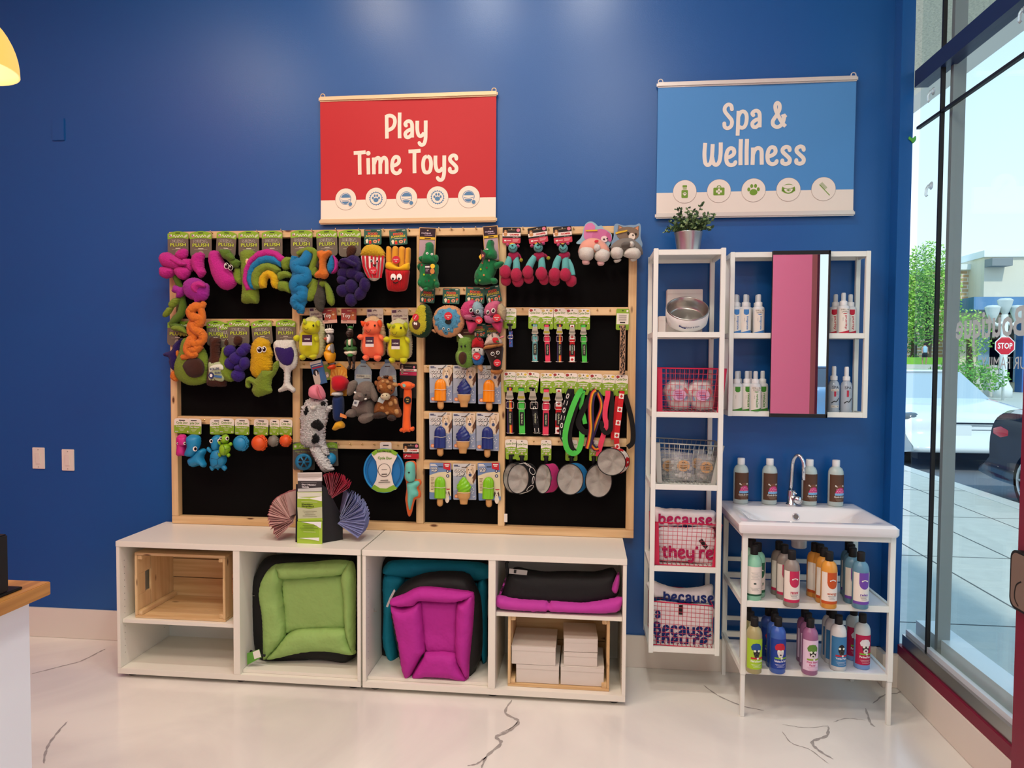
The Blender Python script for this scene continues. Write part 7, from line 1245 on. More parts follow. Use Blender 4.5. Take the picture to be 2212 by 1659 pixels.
toy('rubber_hippo', 'large blue rubber hippo hanging in profile', 'dog toy', 'D1', YT - .006, [('header_card', 'card', 'cyc_h', (490, 172, 260, 260, 1)), ('body', 'o', RB, '410,800 480,740 560,660 600,640 650,630 685,660 680,700 650,760 660,820 690,880 670,920 620,920 600,890 530,910 470,920 430,880', .04, 0), ('head', 'o', RB, '385,480 430,425 510,418 585,445 602,530 580,620 540,690 490,755 420,762 360,745 370,680 400,600', .04, .018)] + reye([(508, 640, 34)], .056), 'rubber hippos')
def turtle(label, col, head, shell, limbs, ey, card, off, Y): toy('rubber_turtle', label, 'dog toy', 'D1', Y, [('header_card', 'card', 'cyc_t', card[:5]) + ((card[5],) if len(card) > 5 else ()), ('shell', 'o', col, shell, .03, .004), ('head', 'o', col, head, .03, 0)] + [('flipper', 'o', col, l, .012, 0) for l in limbs] + [('shell_groove', 'l', mat('#12506e' if col == RB else '#557a14', rough=.5), g, 4, off) for g in ey[1]] + reye(ey[0], .03), 'rubber turtles')
turtle('large blue rubber turtle behind the green one', RB, '760,500 800,440 860,425 910,450 920,540 900,640 820,680 770,620', '745,740 790,660 880,640 960,700 1000,780 990,850 930,920 860,945 790,930 745,860', ('690,650 710,605 760,640 780,690 740,705', '740,900 800,890 820,930 775,980 735,930', '910,900 960,880 1005,930 990,960 960,982 920,940', '845,930 880,930 865,975'), ([(755, 520, 26), (880, 515, 28)], ('750,780 850,800 900,750', '850,800 860,880 920,900', '860,880 790,920', '850,690 880,740 970,760')), (845, 178, 240, 255, 0), .032, YT)
turtle('small lime green rubber turtle hanging in front of the blue one', RG, '905,470 940,425 990,415 1030,440 1035,500 1010,550 940,560 915,520', '890,600 930,560 1000,555 1045,590 1055,650 1020,710 960,745 900,710', ('862,545 885,515 915,550 910,590', '1020,560 1060,535 1085,560 1080,585 1040,600', '865,710 900,700 925,730 890,770', '990,720 1030,700 1055,740 1020,772'), ([(905, 475, 20), (1003, 480, 26)], ('895,630 970,650 1050,620', '970,650 965,735', '940,565 970,650')), (995, 168, 250, 248, 1, YFR - .016), .030, YT - .032)
def rball(label, col, x, y, r, card, tex=.5, ring=True, Y=YT):
 P = [('header_card', 'card', 'cyc', card), ('ball', 'b', col, '%g,%g,%g' % (x, y, r), .03, 0)]
 if ring: P += [('rim', 'l', col, ' '.join('%g,%g' % (x - r * .12 + r * .78 * math.cos(a * PI / 8), y + r * .02 + r * .78 * math.sin(a * PI / 8)) for a in range(17)), 6, r * .14015 * .0023 * .55)]
 t = toy('rubber_ball', label, 'dog toy', 'D1', Y, P, 'textured rubber balls'); o = [c for c in t.children if c.name.startswith('ball')][0]; mb = MB(); s = CR['D1'][2] * mpp(Y); c = at_c('D1', x, y, Y)
 for k in range(46):
  a = random.uniform(-1.2, 1.2); b_ = random.uniform(0, 2 * PI); d = Vector((abs(math.cos(b_)) * .7 + .3 if ring else math.cos(b_), -abs(math.sin(a)) * .6 + .1, math.sin(b_))).normalized(); mb.ell(c + d * r * s * .97, r * s * .13, col, 8)
 mb.build('tread_knob', t); return t
rball('large blue rubber treat ball', RB, 1220, 550, 128, (1235, 175, 245, 262, 1)); rball('large orange rubber treat ball with round rim', RO, 1505, 548, 130, (1530, 178, 245, 262, 2))
rball('grey rubber ball hanging between two orange ones', rubber('#7a7568'), 1722, 518, 88, (1735, 185, 160, 255, 2), ring=False, Y=YT + .006); rball('small orange rubber ball beside the second upright', RO, 1912, 515, 96, (1912, 182, 212, 262, 2), ring=False)
# hedgehogs and little latex figures
def hedgehog(label, dx, dy, body, quill, ear, left=False, card=None):
 S = lambda s: ' '.join('%g,%g' % (x + dx, y + dy) for x, y in pts(s)); B = felt(body); Q = plush(quill); Er = felt(ear)
 if left:
  P = [('quills', 'o', Q, S('245,430 300,360 380,330 440,318 520,360 590,480 622,600 620,760 600,900 520,980 420,990 300,970 200,900 180,760 200,600'), .06, -.004, .0018), ('belly', 'o', B, S('240,560 330,520 470,560 510,650 520,800 500,920 440,965 320,980 220,920 185,780 200,640'), .03, .04), ('head', 'o', B, S('250,470 265,420 330,390 420,400 500,430 530,500 500,570 420,610 320,590 255,540'), .045, .05), ('ear', 'o', Er, S('255,390 270,350 290,370 320,410 300,440 260,435'), .014, .075), ('ear', 'o', Er, S('450,420 490,380 525,400 530,470 505,495 470,460'), .014, .085), ('nose', 'e', Er, '%g,%g,32,34' % (288 + dx, 420 + dy), .022, .088), ('eye', 'e', EB, '%g,%g,16,20' % (420 + dx, 466 + dy), .006, .094), ('smile', 'l', EB, S('258,500 290,525 325,530 335,500'), 3, .097)]
  P += [('arm', 'o', B, S(a), .022, .05) for a in ('100,665 130,620 190,620 215,670 180,720 120,710', '430,660 460,630 500,640 510,700 480,735 440,720')] + [('foot', 'o', B, S(a), .03, .05) for a in ('215,940 260,920 300,960 285,1010 240,1020 212,985', '365,940 430,920 472,935 470,980 420,1012 375,990')]
  tg = (242, 615, 398, 782)
 else:
  P = [('quills', 'o', Q, S('1215,470 1250,370 1330,325 1390,312 1470,350 1530,430 1570,560 1582,760 1570,900 1500,960 1300,960 1190,880 1185,740 1210,600'), .06, -.004, .0018), ('belly', 'o', B, S('1230,560 1330,520 1450,560 1510,640 1540,800 1530,930 1460,970 1330,985 1230,940 1190,840 1195,680'), .03, .04), ('head', 'o', B, S('1225,480 1250,420 1330,385 1420,400 1490,450 1500,530 1450,600 1350,625 1260,590 1225,540'), .045, .05), ('ear', 'o', Er, S('1172,400 1215,395 1265,420 1245,470 1200,485'), .016, .07), ('ear', 'o', Er, S('1435,400 1490,375 1520,430 1505,500 1460,460'), .016, .078), ('nose', 'e', Er, '%g,%g,32,34' % (1280 + dx, 440 + dy), .022, .09), ('eye', 'e', EB, '%g,%g,16,20' % (1398 + dx, 466 + dy), .006, .092), ('smile', 'l', EB, S('1252,530 1280,570 1310,572 1335,530'), 3, .097)]
  P += [('arm', 'o', B, S(a), .022, .05) for a in ('1118,650 1150,605 1210,610 1240,650 1220,690 1150,695', '1460,610 1520,615 1550,680 1530,715 1480,690')] + [('foot', 'o', B, S(a), .03, .05) for a in ('1210,950 1260,935 1305,950 1310,1000 1270,1032 1225,1010', '1380,950 1440,935 1495,950 1500,1000 1450,1040 1390,1010')]
  tg = (1248, 645, 1380, 805)
 x0, y0, x1, y1 = tg[0] + dx, tg[1] + dy, tg[2] + dx, tg[3] + dy; ym = y0 + (y1 - y0) * .7
 P += [('hang_tag', 'f', print_('#3a1a34'), '%g,%g %g,%g %g,%g %g,%g' % (x0, y0, x1, y0, x1, ym, x0, ym), .02, .10), ('+', 'f', print_('#d8cfc8'), '%g,%g %g,%g %g,%g %g,%g' % (x0, ym, x1, ym, x1, y1, x0, y1), .02, .10), ('+', 'x', PW, ('I HONK', (x0 + x1) / 2, y0 + 68, 24, 100, 0), .02, .1015)]
 toy('plush_hedgehog', label, 'dog toy', 'C6', YT + .014, [('header_card', 'card', 'mpet', card)] + P, 'plush hedgehogs')
hedgehog('lime yellow plush hedgehog looking up to the left, at the second upright', 0, 0, '#c6c41e', '#d8d29a', '#b4b81e', True, (470, 178, 250, 420, -3)); hedgehog('coral orange plush hedgehog with a purple hang tag', 0, 0, '#f0704a', '#eab88a', '#e0501e', False, (1400, 195, 275, 420, -1)); hedgehog('lime yellow plush hedgehog beside the third upright', 415, 38, '#c8c41e', '#d8cfa4', '#a8b01e', False, (1792, 205, 275, 420, -3))
LX = lambda h: mat(h, rough=.5)
toy('latex_penguin', 'latex penguin figure with white chef hat and yellow trousers', 'dog toy', 'C6', YT - .0, [('header_card', 'card', 'toy', (668, 192, 245, 245, -4)), ('string', 'l', EW, '640,455 650,510', 1.5, .0), ('+', 'l', EW, '672,450 672,510', 1.5, .0), ('+', 'l', EW, '712,450 702,512', 1.5, .0),
 ('chef_hat', 'e', LX('#ece4d8'), '640,545,32,32 680,538,34,34 718,545,28,32', .03, .0), ('+', 'o', LX('#ece4d8'), '625,550 735,548 735,590 650,600 628,590', .025, .004), ('head', 'o', LX('#6f6a68'), '615,650 640,600 700,590 740,620 745,690 720,745 650,760 620,720', .035, 0), ('face', 'o', LX('#e9e4de'), '628,640 660,605 690,640 690,700 650,750 628,720', .012, .028), ('eye', 'd', EB, '645,632,10,13', .02, .040), ('beak', 'o', LX('#b8583a'), '585,670 610,650 650,665 650,690 610,710', .02, .03), ('torso', 'o', LX('#e0a01c'), '625,800 660,755 730,750 755,830 752,900 700,920 620,880', .035, .0), ('+', 'o', LX('#e9e4de'), '645,830 690,790 690,860 650,860', .01, .036), ('wing', 'o', LX('#7a7674'), '690,770 735,760 755,830 745,910 715,910 695,840', .02, .02), ('trousers', 'o', LX('#e09a16'), '600,880 680,860 770,900 775,980 745,1060 690,1070 650,1060 610,980', .045, .004), ('legs', 'o', LX('#6a6664'), '650,1060 770,1055 770,1090 700,1095 655,1085', .03, .0), ('feet', 'o', LX('#d8481a'), '640,1150 690,1090 760,1085 770,1150 690,1165', .03, .006)])
toy('latex_duck', 'dark brown latex duck figure in green braces and cap', 'dog toy', 'C6', YT - .0, [('header_card', 'card', 'toy', (985, 198, 255, 240, 1)), ('string', 'l', EW, '945,445 962,490', 1.5, 0), ('+', 'l', EW, '1062,445 1050,500', 1.5, 0), ('cap', 'o', LX('#2f7a3c'), '955,520 975,480 1020,470 1050,490 1052,525 1000,520', .03, .004), ('+', 'o', LX('#e4dccc'), '950,520 1000,505 1045,530 1040,540 960,532', .032, .008), ('head', 'o', LX('#463a34'), '945,560 990,530 1050,530 1056,600 1040,660 980,670 950,620', .035, 0), ('bill', 'o', LX('#30221c'), '945,590 990,555 1030,580 1025,630 980,640', .03, .022), ('torso', 'o', LX('#4a3c34'), '925,720 975,670 1050,670 1092,720 1098,780 1050,800 960,800 925,770', .035, 0), ('shirt', 'o', LX('#e4d6b8'), '970,700 1030,690 1030,780 975,785', .012, .03), ('braces', 'o', LX('#2f6a34'), '950,700 975,690 985,860 950,860', .012, .034), ('+', 'o', LX('#2f6a34'), '1020,690 1045,690 1055,860 1025,860', .012, .034), ('belt', 'o', LX('#3a6a34'), '935,800 1095,800 1105,870 930,870', .04, .004), ('shorts', 'o', LX('#e0d8bc'), '930,870 1105,860 1100,930 1060,940 960,945', .038, .004), ('+', 'o', LX('#2f7a34'), '960,930 1010,910 1055,935 1030,965 970,960', .012, .036), ('leg', 'o', LX('#4a3e36'), '965,950 1010,955 1020,1060 1010,1160 960,1165 985,1080', .025, 0), ('leg', 'o', LX('#3a2e28'), '1040,950 1100,950 1085,1060 1080,1160 1030,1165 1050,1080', .025, 0)])
# third row, second column
CW = plush('#fbf2e2'); FUR = .0042
toy('plush_cow', 'shaggy white plush cow with black patches and pink snout', 'dog toy', 'D2', YT - .02, [('header_card', 'card', 'blue', (395, 125, 185, 340, -14), YFR - .012), ('green_card', 'card', 'greend', (520, 180, 130, 220, -10), YFR - .010),
 ('body', 'o', CW, '220,760 300,650 420,640 545,650 560,760 565,900 530,1060 530,1200 540,1310 440,1320 330,1330 200,1260 195,1150 200,1000 190,880', .06, 0, FUR), ('leg', 'o', CW, '330,1330 440,1290 520,1400 580,1500 645,1625 560,1640 510,1650 430,1540 370,1430', .045, .014, FUR), ('leg', 'o', CW, '470,1320 530,1280 580,1380 570,1420 500,1400', .03, .0, FUR), ('ear', 'o', CW, '540,760 630,730 625,790 560,850 545,810', .03, .0, FUR), ('snout', 'o', felt('#dc8090'), '310,560 330,480 400,448 470,465 520,550 530,630 480,665 400,650 330,630', .055, .02), ('+', 'o', felt('#c4606f'), '410,480 430,480 455,560 490,640 470,660 430,580', .012, .07), ('muzzle', 'o', plush('#ece2d0'), '330,760 400,740 400,790 350,800', .02, .055, .001),
 ('patch', 'o', plush('#0c0a0a'), '465,700 500,675 530,700 525,735 480,740', .012, .052, .003), ('patch', 'o', plush('#0c0a0a'), '240,800 270,755 315,800 305,850 255,885 235,850', .014, .048, .003), ('patch', 'o', plush('#0c0a0a'), '330,990 380,945 440,940 500,1000 505,1050 460,1085 400,1060 345,1040', .016, .056, .003), ('patch', 'o', plush('#0c0a0a'), '345,1200 360,1150 400,1130 450,1180 440,1240 380,1262 340,1240', .016, .052, .003)])
toy('plush_bolster', 'plain red, navy and yellow plush bolster on an orange sunburst card', 'dog toy', 'D2', YT - .004, [('header_card', 'card', 'sun', (715, 150, 240, 470, 1)), ('red_section', 'o', felt('#b81524'), '620,400 640,340 740,325 820,360 855,420 830,500 760,545 690,545 630,500', .05, 0), ('white_band', 'o', plush('#e9e2d6'), '630,560 700,545 765,555 770,600 700,615 632,600', .045, .0), ('navy_section', 'o', felt('#1a2c58'), '640,620 700,610 770,610 790,700 785,850 750,950 680,960 645,900 635,760', .045, 0), ('yellow_end', 'o', felt('#e2a424'), '630,1040 680,960 750,950 800,1000 790,1045 720,1060 670,1085 630,1075', .035, .004), ('small_label', 'f', print_('#e08a4a'), '735,845 830,880 815,920 728,895', .02, .048)])
EG = plush('#7d7166')
toy('plush_elephant', 'grey plush elephant sitting on a bottle shaped card', 'dog toy', 'D2', YT - .004, [('header_card', 'card', 'bottle', (1052, 112, 250, 470, 1)), ('body', 'o', EG, '900,760 960,690 1100,640 1200,680 1220,800 1210,900 1100,900 950,880', .055, 0, .001), ('head', 'o', EG, '960,520 1000,440 1090,402 1180,430 1210,520 1180,620 1090,660 1000,640', .055, .03, .001), ('ear', 'o', EG, '825,540 850,430 920,390 970,420 965,500 910,580 860,605 830,590', .022, .035, .001), ('ear', 'o', EG, '1145,500 1190,470 1240,560 1255,640 1220,690 1160,640', .022, .045, .001), ('trunk', 'o', EG, '925,610 960,560 1040,555 1075,610 1050,670 980,690 930,660', .04, .065, .001), ('+', 'o', plush('#8f7a6e'), '970,600 1000,590 1030,620 1000,640', .012, .1), ('tusk', 'o', EW, '918,555 935,545 965,570 940,585', .012, .075), ('tusk', 'o', EW, '1070,640 1100,635 1095,662 1065,662', .012, .08), ('eye', 'e', EB, '1085,595,14,16', .008, .084), ('foot', 'o', EG, '820,840 870,790 950,790 980,840 930,900 840,890', .045, .03, .001), ('foot', 'o', EG, '990,900 1050,850 1150,840 1210,880 1160,950 1060,990 1000,950', .045, .03, .001), ('hang_tag', 'f', print_('#b9bdb8'), '925,660 1000,675 965,758 900,735', .02, .11), ('+', 'f', print_('#5a6068'), '930,685 960,690 955,720 925,715', .02, .1112)])
GF = plush('#9a5c28'); GS_ = plush('#c8945a')
toy('plush_giraffe', 'brown and tan patterned plush giraffe sitting on a bottle shaped card', 'dog toy', 'D2', YT - .004, [('header_card', 'card', 'bottle', (1380, 106, 240, 520, -3)), ('body', 'o', GF, '1240,690 1330,640 1450,600 1520,640 1540,740 1580,830 1560,900 1420,900 1260,880 1200,820', .055, 0, .001), ('head', 'o', GF, '1245,480 1270,390 1350,360 1440,380 1490,470 1470,560 1400,600 1310,580 1260,540', .055, .03, .001), ('muzzle', 'o', plush('#e6cfa8'), '1290,610 1330,565 1400,570 1425,620 1400,660 1340,665 1300,645', .035, .065, .0006), ('nostril', 'd', BRN, '1320,602,7,9 1372,600,7,9', .02, .1005), ('ear', 'o', GF, '1205,430 1220,395 1280,420 1280,460 1230,475', .02, .03), ('ear', 'o', GS_, '1450,430 1500,420 1535,460 1500,485 1450,470', .02, .035), ('horn', 'o', GF, '1245,360 1270,335 1305,360 1310,400 1260,405', .02, .045), ('horn', 'o', plush('#b8723a'), '1395,350 1425,330 1455,350 1455,395 1410,400', .02, .045), ('mane', 'o', BRN, '1325,345 1345,325 1400,330 1395,360 1345,365', .012, .04, .002)] + [('coat_patch' if k == 0 else '+', 'o', GS_, s, .006, o) for k, (s, o) in enumerate((('1300,400 1330,385 1345,420 1310,430', .075), ('1360,400 1400,395 1410,430 1370,440', .08), ('1270,460 1310,450 1330,500 1290,510', .078), ('1380,470 1430,460 1440,500 1400,520', .08), ('1280,760 1330,740 1350,790 1300,800', .048), ('1390,700 1440,680 1460,730 1410,750', .05), ('1470,650 1510,660 1520,720 1480,720', .045), ('1480,800 1530,790 1540,850 1490,860', .045), ('1350,830 1400,820 1400,860 1360,870', .045)))] + [('eye', 'e', EB, '1275,530,12,14 1440,535,12,14', .006, .078), ('foot', 'o', plush('#3a2a22'), '1195,880 1220,840 1320,820 1390,860 1360,900 1260,920 1205,915', .045, .03, .001), ('foot', 'o', plush('#3a2a22'), '1395,890 1440,860 1490,880 1500,930 1450,955 1400,930', .045, .03, .001), ('hang_tag', 'f', print_('#a8b4b0'), '1270,620 1350,660 1320,715 1245,685', .02, .075)])
toy('plush_weasel', 'long flat orange plush weasel on a tall black card', 'dog toy', 'D2', YT - .002, [('header_card', 'card', 'chomptall', (1673, 168, 240, 480, 1)), ('body', 'o', felt('#f0642a'), '1610,520 1660,500 1715,520 1718,700 1700,900 1705,1090 1650,1100 1590,1095 1600,800', .018, 0), ('head', 'o', felt('#f0642a'), '1560,450 1600,412 1680,410 1740,440 1730,500 1650,515 1580,500', .028, .008), ('ear', 'e', felt('#f0642a'), '1545,450,26,20 1740,465,26,28', .014, .006), ('eye_patch', 'f', felt('#7fb4a4'), '1590,445 1615,438 1640,465 1620,490 1595,480', .02, .037), ('foot', 'o', felt('#f0642a'), '1548,1075 1580,1045 1620,1060 1590,1100 1560,1100', .014, .004), ('foot', 'o', felt('#f0642a'), '1690,1050 1745,1030 1757,1060 1740,1092 1700,1085', .014, .004), ('round_hang_tag', 'd', BLK, '1662,668,52,52', .02, .022), ('+', 'x', print_('#e0c060'), ('PULL', 1662, 655, 16, 42, 0), .02, .0232), ('+', 'x', print_('#e0c060'), ('ME', 1662, 685, 16, 26, 0), .02, .0232)])
# bottom row, second column
def rollball(label, x, y, r, card, spokes, Y):
 P = [('backing_card', 'card', 'roll', card), ('ball', 'b', RB, '%g,%g,%g' % (x, y, r), .03, .004)]
 if spokes:
  P += [('ring', 'l', RB, ' '.join('%g,%g' % (x + r * .80 * math.cos(a * PI / 8), y + r * .80 * math.sin(a * PI / 8)) for a in range(17)), r * .2, .016)]
  for k in range(6):
   a = k * PI / 3 + PI / 6; P += [('cutout' if k == 0 else '+', 'f', BLK, '%g,%g %g,%g %g,%g' % (x + r * .12 * math.cos(a), y + r * .12 * math.sin(a), x + r * .66 * math.cos(a - .36), y + r * .66 * math.sin(a - .36), x + r * .66 * math.cos(a + .36), y + r * .66 * math.sin(a + .36)), .02, .004 + r * .16727 * .0023 + .0005)]
 return toy('rubber_wheel_ball', label, 'dog toy', 'D3', Y, P, 'blue wheel balls on grey cards')
rollball('blue spoked rubber ball on a grey and green card, left of the cow', 575, 405, 112, (575, 155, 300, 370, 0), True, YT); rollball('blue rubber ball half hidden behind the cow legs', 915, 365, 82, (930, 152, 165, 320, -3), False, YT + .012)
fx, fy, frx, fry = 1612, 518, 262, 285
toy('frisbee', 'large blue flying disc with a cream paper band', 'dog toy', 'D3', YT - .0, [('disc', 'd', rubber('#1a72b4'), '%g,%g,%g,%g' % (fx, fy, frx, fry), .02, 0), ('+', 'l', rubber('#1f86c4'), ' '.join('%g,%g' % (fx + frx * .97 * math.cos(a * PI / 16), fy + fry * .97 * math.sin(a * PI / 16)) for a in range(33)), 14, .004), ('+', 'l', rubber('#176a9c'), ' '.join('%g,%g' % (fx + frx * .82 * math.cos(a * PI / 16), fy + fry * .82 * math.sin(a * PI / 16)) for a in range(33)), 5, .004),
 ('paper_band', 'f', print_('#e6dccb'), '1490,270 1600,240 1720,270 1780,330 1720,450 1705,560 1730,680 1770,760 1620,800 1450,750 1510,640 1530,530 1510,400 1450,310', .02, .012), ('+', 'f', print_('#7fae2e'), '1445,290 1500,250 1610,237 1720,248 1792,290 1760,325 1690,285 1610,272 1530,285 1480,325', .02, .0132), ('+', 'f', print_('#7fae2e'), '1447,745 1485,700 1560,745 1640,750 1730,705 1785,745 1700,790 1610,802 1520,790', .02, .0132), ('+', 'x', print_('#3a4a20'), ('PLAY TIME FLYER', 1615, 268, 20, 200, 0), .02, .0144), ('+', 'x', print_('#6d9430'), ('Cycle Dog', 1622, 360, 46, 190, 0), .02, .0134), ('+', 'd', print_('#4a3a34'), '1613,512,82,86', .02, .0132), ('+', 'd', print_('#e6dccb'), '1613,512,75,79', .02, .0142), ('+', 'f', print_('#4a4038'), '1580,560 1650,558 1650,568 1580,570', .02, .0156), ('+', 'f', print_('#8a8278'), '1580,500 1650,498 1650,504 1580,506', .02, .0156), ('+', 'f', print_('#6a625a'), '1565,640 1665,636 1665,644 1565,648', .02, .0144), ('+', 'f', print_('#6a625a'), '1540,665 1690,661 1690,668 1540,672', .02, .0144), ('hang_tab', 'f', print_('#d6d0c4'), '1558,160 1580,150 1690,150 1708,165 1708,245 1610,238 1560,248', .02, .004), ('+', 'f', BLK, '1600,185 1670,185 1670,198 1600,198', .02, .0052)])
toy('plush_alligator', 'turquoise plush alligator edged in orange', 'dog toy', 'D3', YT - .002, [('header_card', 'card', 'chomp2', (1958, 168, 210, 205, -1)), ('orange_edge', 'o', felt('#d8622a'), '1880,470 1890,410 1950,392 2015,400 2035,470 2020,620 2080,630 2098,680 2060,740 2090,790 2085,860 2020,890 1995,960 1975,1050 1945,1110 1915,1080 1895,960 1885,880 1900,760 1895,660 1875,600', .016, 0), ('body', 'o', felt('#6cc2b0'), '1905,700 1930,660 2010,650 2060,650 2075,690 2035,740 2060,800 2050,850 2000,870 1975,950 1945,1040 1915,930 1915,820', .03, .008), ('head', 'o', felt('#6cc2b0'), '1885,500 1895,420 1960,398 2005,430 2018,520 2010,640 1950,670 1900,640 1880,580', .035, .012), ('eye', 'e', EB, '1932,543,14,12', .006, .046), ('string', 'l', EB, '1908,365 1912,400', 2, 0), ('+', 'l', EB, '2025,365 2015,410', 2, 0)])
# third column plush food
AVY = plush('#c8bc2c')
toy('plush_avocado', 'yellow plush avocado slice with dark green skin, across the third upright', 'dog toy', 'C7', YT - .012, [('header_card', 'card', 'junk', (452, 108, 272, 262, 4), YFR - .010), ('skin', 'o', plush('#173a1e'), '290,430 340,390 430,395 500,470 535,600 540,760 500,900 420,980 330,992 230,970 160,900 200,700', .045, 0, FZ), ('flesh', 'o', AVY, '280,430 340,400 410,420 440,500 460,620 462,760 430,870 370,930 280,948 190,910 120,840 108,750 150,660 220,540', .03, .022, FZ), ('pit', 'o', felt('#5a3a26'), '165,730 200,685 260,685 310,730 312,790 270,840 220,845 180,800', .012, .05), ('eye', 'd', EW, '212,735,16,26 243,742,14,26', .02, .064), ('round_hang_tag', 'd', RT_, '230,625,58,64', .02, .056), ('+', 'x', PW, ('SQUEAK', 228, 622, 18, 80, 1.0), .02, .0572)], 'plush avocados')
DO = plush('#dca070')
toy('plush_donut', 'plush doughnut with blue icing and a smiling face', 'dog toy', 'C7', YT - .004, [('header_card', 'card', 'junk', (872, 107, 308, 280, 2)), ('string', 'l', EB, '770,370 772,430', 2, 0), ('+', 'l', EB, '942,385 945,430', 2, 0), ('dough', 'o', DO, '540,640 600,500 700,430 820,410 950,430 1040,500 1100,620 1110,740 1060,860 960,950 830,988 700,960 590,880 545,760', .05, 0, FZ), ('icing', 'o', plush('#5aa2c4'), '555,620 600,570 640,500 720,470 780,470 840,450 900,480 960,490 990,560 1030,600 1030,660 1045,700 1010,750 1000,810 940,840 900,910 840,900 790,945 740,920 700,870 640,860 610,790 570,760 580,700', .03, .026, FZ), ('hole', 'd', EB, '815,705,58,48', .02, .058)] + [('sprinkle' if k == 0 else '+', 'l', NBp, '%d,%d %d,%d' % (a, b, a + c_, b + d_), 4, .055) for k, (a, b, c_, d_) in enumerate(((610, 665, 35, -28), (640, 770, 4, 40), (960, 675, 2, 40), (885, 805, 15, 30), (705, 520, 28, -18), (930, 590, 22, 22), (715, 620, 6, 30), (660, 560, 30, -10)))] + eyes([(730, 828, 20, 24), (822, 842, 20, 24)], .058) + [('mouth', 'f', EB, '748,885 772,892 795,888 770,912', .02, .057)] + stk(815, 603, 72, 0, .064) + [('care_label', 'f', PW, '980,935 1025,915 1130,1030 1090,1068', .02, .01), ('side_tab', 'o', DO, '510,855 560,840 600,900 570,905', .01, .0)])
def cotton(label, cols, cone, cx, cy, ex, card, tagp, Y, dx=0):
 P = [('header_card', 'card', 'junk', card), ('cone', 'o', felt('#d0406e'), cone, .035, -.004), ('fluff', 'o', plush(cols[0]), cols[3], .05, 0, .002), ('+', 'o', plush(cols[1]), cols[4], .05, .004, .002), ('+', 'o', plush(cols[2]), cols[5], .045, .006, .002)] + eyes(ex, .062) + [('mouth', 'f', EB, '%g,%g %g,%g %g,%g %g,%g %g,%g' % (cx - 50, cy - 20, cx - 10, cy, cx + 60, cy - 5, cx + 30, cy + 20, cx - 10, cy + 22), .02, .060)] + stk(*tagp, 0, .066)
 toy('plush_cotton_candy', label, 'dog toy', 'C7', Y, P, 'plush cotton candy cones')
cotton('pink and blue fluffy plush cotton candy cone, the left one', ('#d8487e', '#9cc0c8', '#c8708e', '1040,500 1080,390 1180,330 1300,325 1320,420 1290,560 1200,660 1110,660 1050,600', '1250,400 1330,335 1420,400 1455,520 1440,640 1380,620 1300,580 1240,500', '1090,600 1180,560 1300,590 1400,590 1420,640 1330,700 1250,680 1150,680'), '1130,670 1220,690 1330,700 1330,780 1270,880 1220,915 1180,890 1150,780', 1265, 605, [(1222, 500, 32, 38), (1342, 520, 30, 36)], (1305, 85, 345, 290, 3), (1365, 680, 64), YT - .006)
cotton('pink and peach fluffy plush cotton candy cone, the right one', ('#d86a8c', '#c8b48c', '#d878a0', '1455,500 1500,400 1600,345 1720,335 1760,420 1720,560 1600,640 1500,600 1460,560', '1700,420 1780,380 1850,470 1860,600 1820,680 1740,640 1690,560', '1460,600 1540,580 1660,610 1780,640 1800,700 1680,720 1560,740 1480,700'), '1580,700 1680,710 1780,700 1790,770 1760,900 1735,915 1690,870 1610,780', 1590, 610, [(1525, 535, 28, 40), (1622, 505, 36, 44)], (1590, 68, 275, 300, -12), (1685, 636, 70), YT - .012)
toy('plush_avocado', 'small green plush avocado with tired eyes under the doughnut', 'dog toy', 'C7', YT - .004, [('header_card', 'card', 'brown', (1120, 835, 330, 230, -3), YFR - .010), ('body', 'o', plush('#6f9a3a'), '1000,1040 1060,985 1150,975 1230,1020 1250,1110 1240,1230 1265,1330 1270,1440 1220,1515 1110,1532 1010,1490 955,1400 950,1280 990,1200', .045, 0, FZ), ('rim', 'o', plush('#86ac4a'), '965,1300 1010,1230 1090,1215 1150,1260 1165,1360 1130,1460 1060,1500 990,1440', .02, .03, FZ), ('pit', 'o', plush('#4a2c1a'), '1000,1330 1030,1260 1090,1245 1140,1290 1140,1390 1100,1465 1050,1470 1010,1410', .016, .05), ('eye', 'd', EB, '1050,1152,17,18 1118,1145,15,18', .02, .046), ('brow', 'l', EB, '1025,1130 1070,1135', 3, .05), ('+', 'l', EB, '1095,1130 1140,1110', 3, .05)], 'plush avocados')
toy('plush_ice_pop', 'red, white and blue plush ice pop with tan stick', 'dog toy', 'C7', YT - .008, [('header_card', 'card', 'junk', (1375, 735, 230, 250, 0), YFR - .008), ('red_part', 'o', plush('#c01420'), '1245,1060 1290,1000 1360,985 1420,1010 1455,1080 1452,1190 1350,1165 1245,1185', .04, 0, FZ), ('white_part', 'o', plush('#e6ddd2'), '1245,1180 1350,1160 1452,1185 1452,1320 1380,1320 1300,1340 1248,1360', .04, .001, FZ), ('blue_part', 'o', plush('#2f74b4'), '1250,1350 1330,1330 1400,1300 1452,1310 1450,1420 1400,1480 1310,1482 1265,1440', .04, .002, FZ), ('stick', 'o', felt('#cf9a66'), '1345,1460 1400,1450 1435,1500 1440,1570 1405,1598 1365,1570 1335,1510', .02, -.004), ('loop', 'l', EB, '1350,960 1345,1010 1380,1045 1415,1035 1415,1005', 5, .05)] + eyes([(1277, 1208, 20, 24), (1375, 1202, 20, 24)], .043) + [('mouth', 'f', EB, '1285,1240 1330,1250 1375,1238 1350,1256 1328,1264', .02, .043)] + stk(1325, 1325, 68, 0, .048, ('SQUEAK', 'ME')))
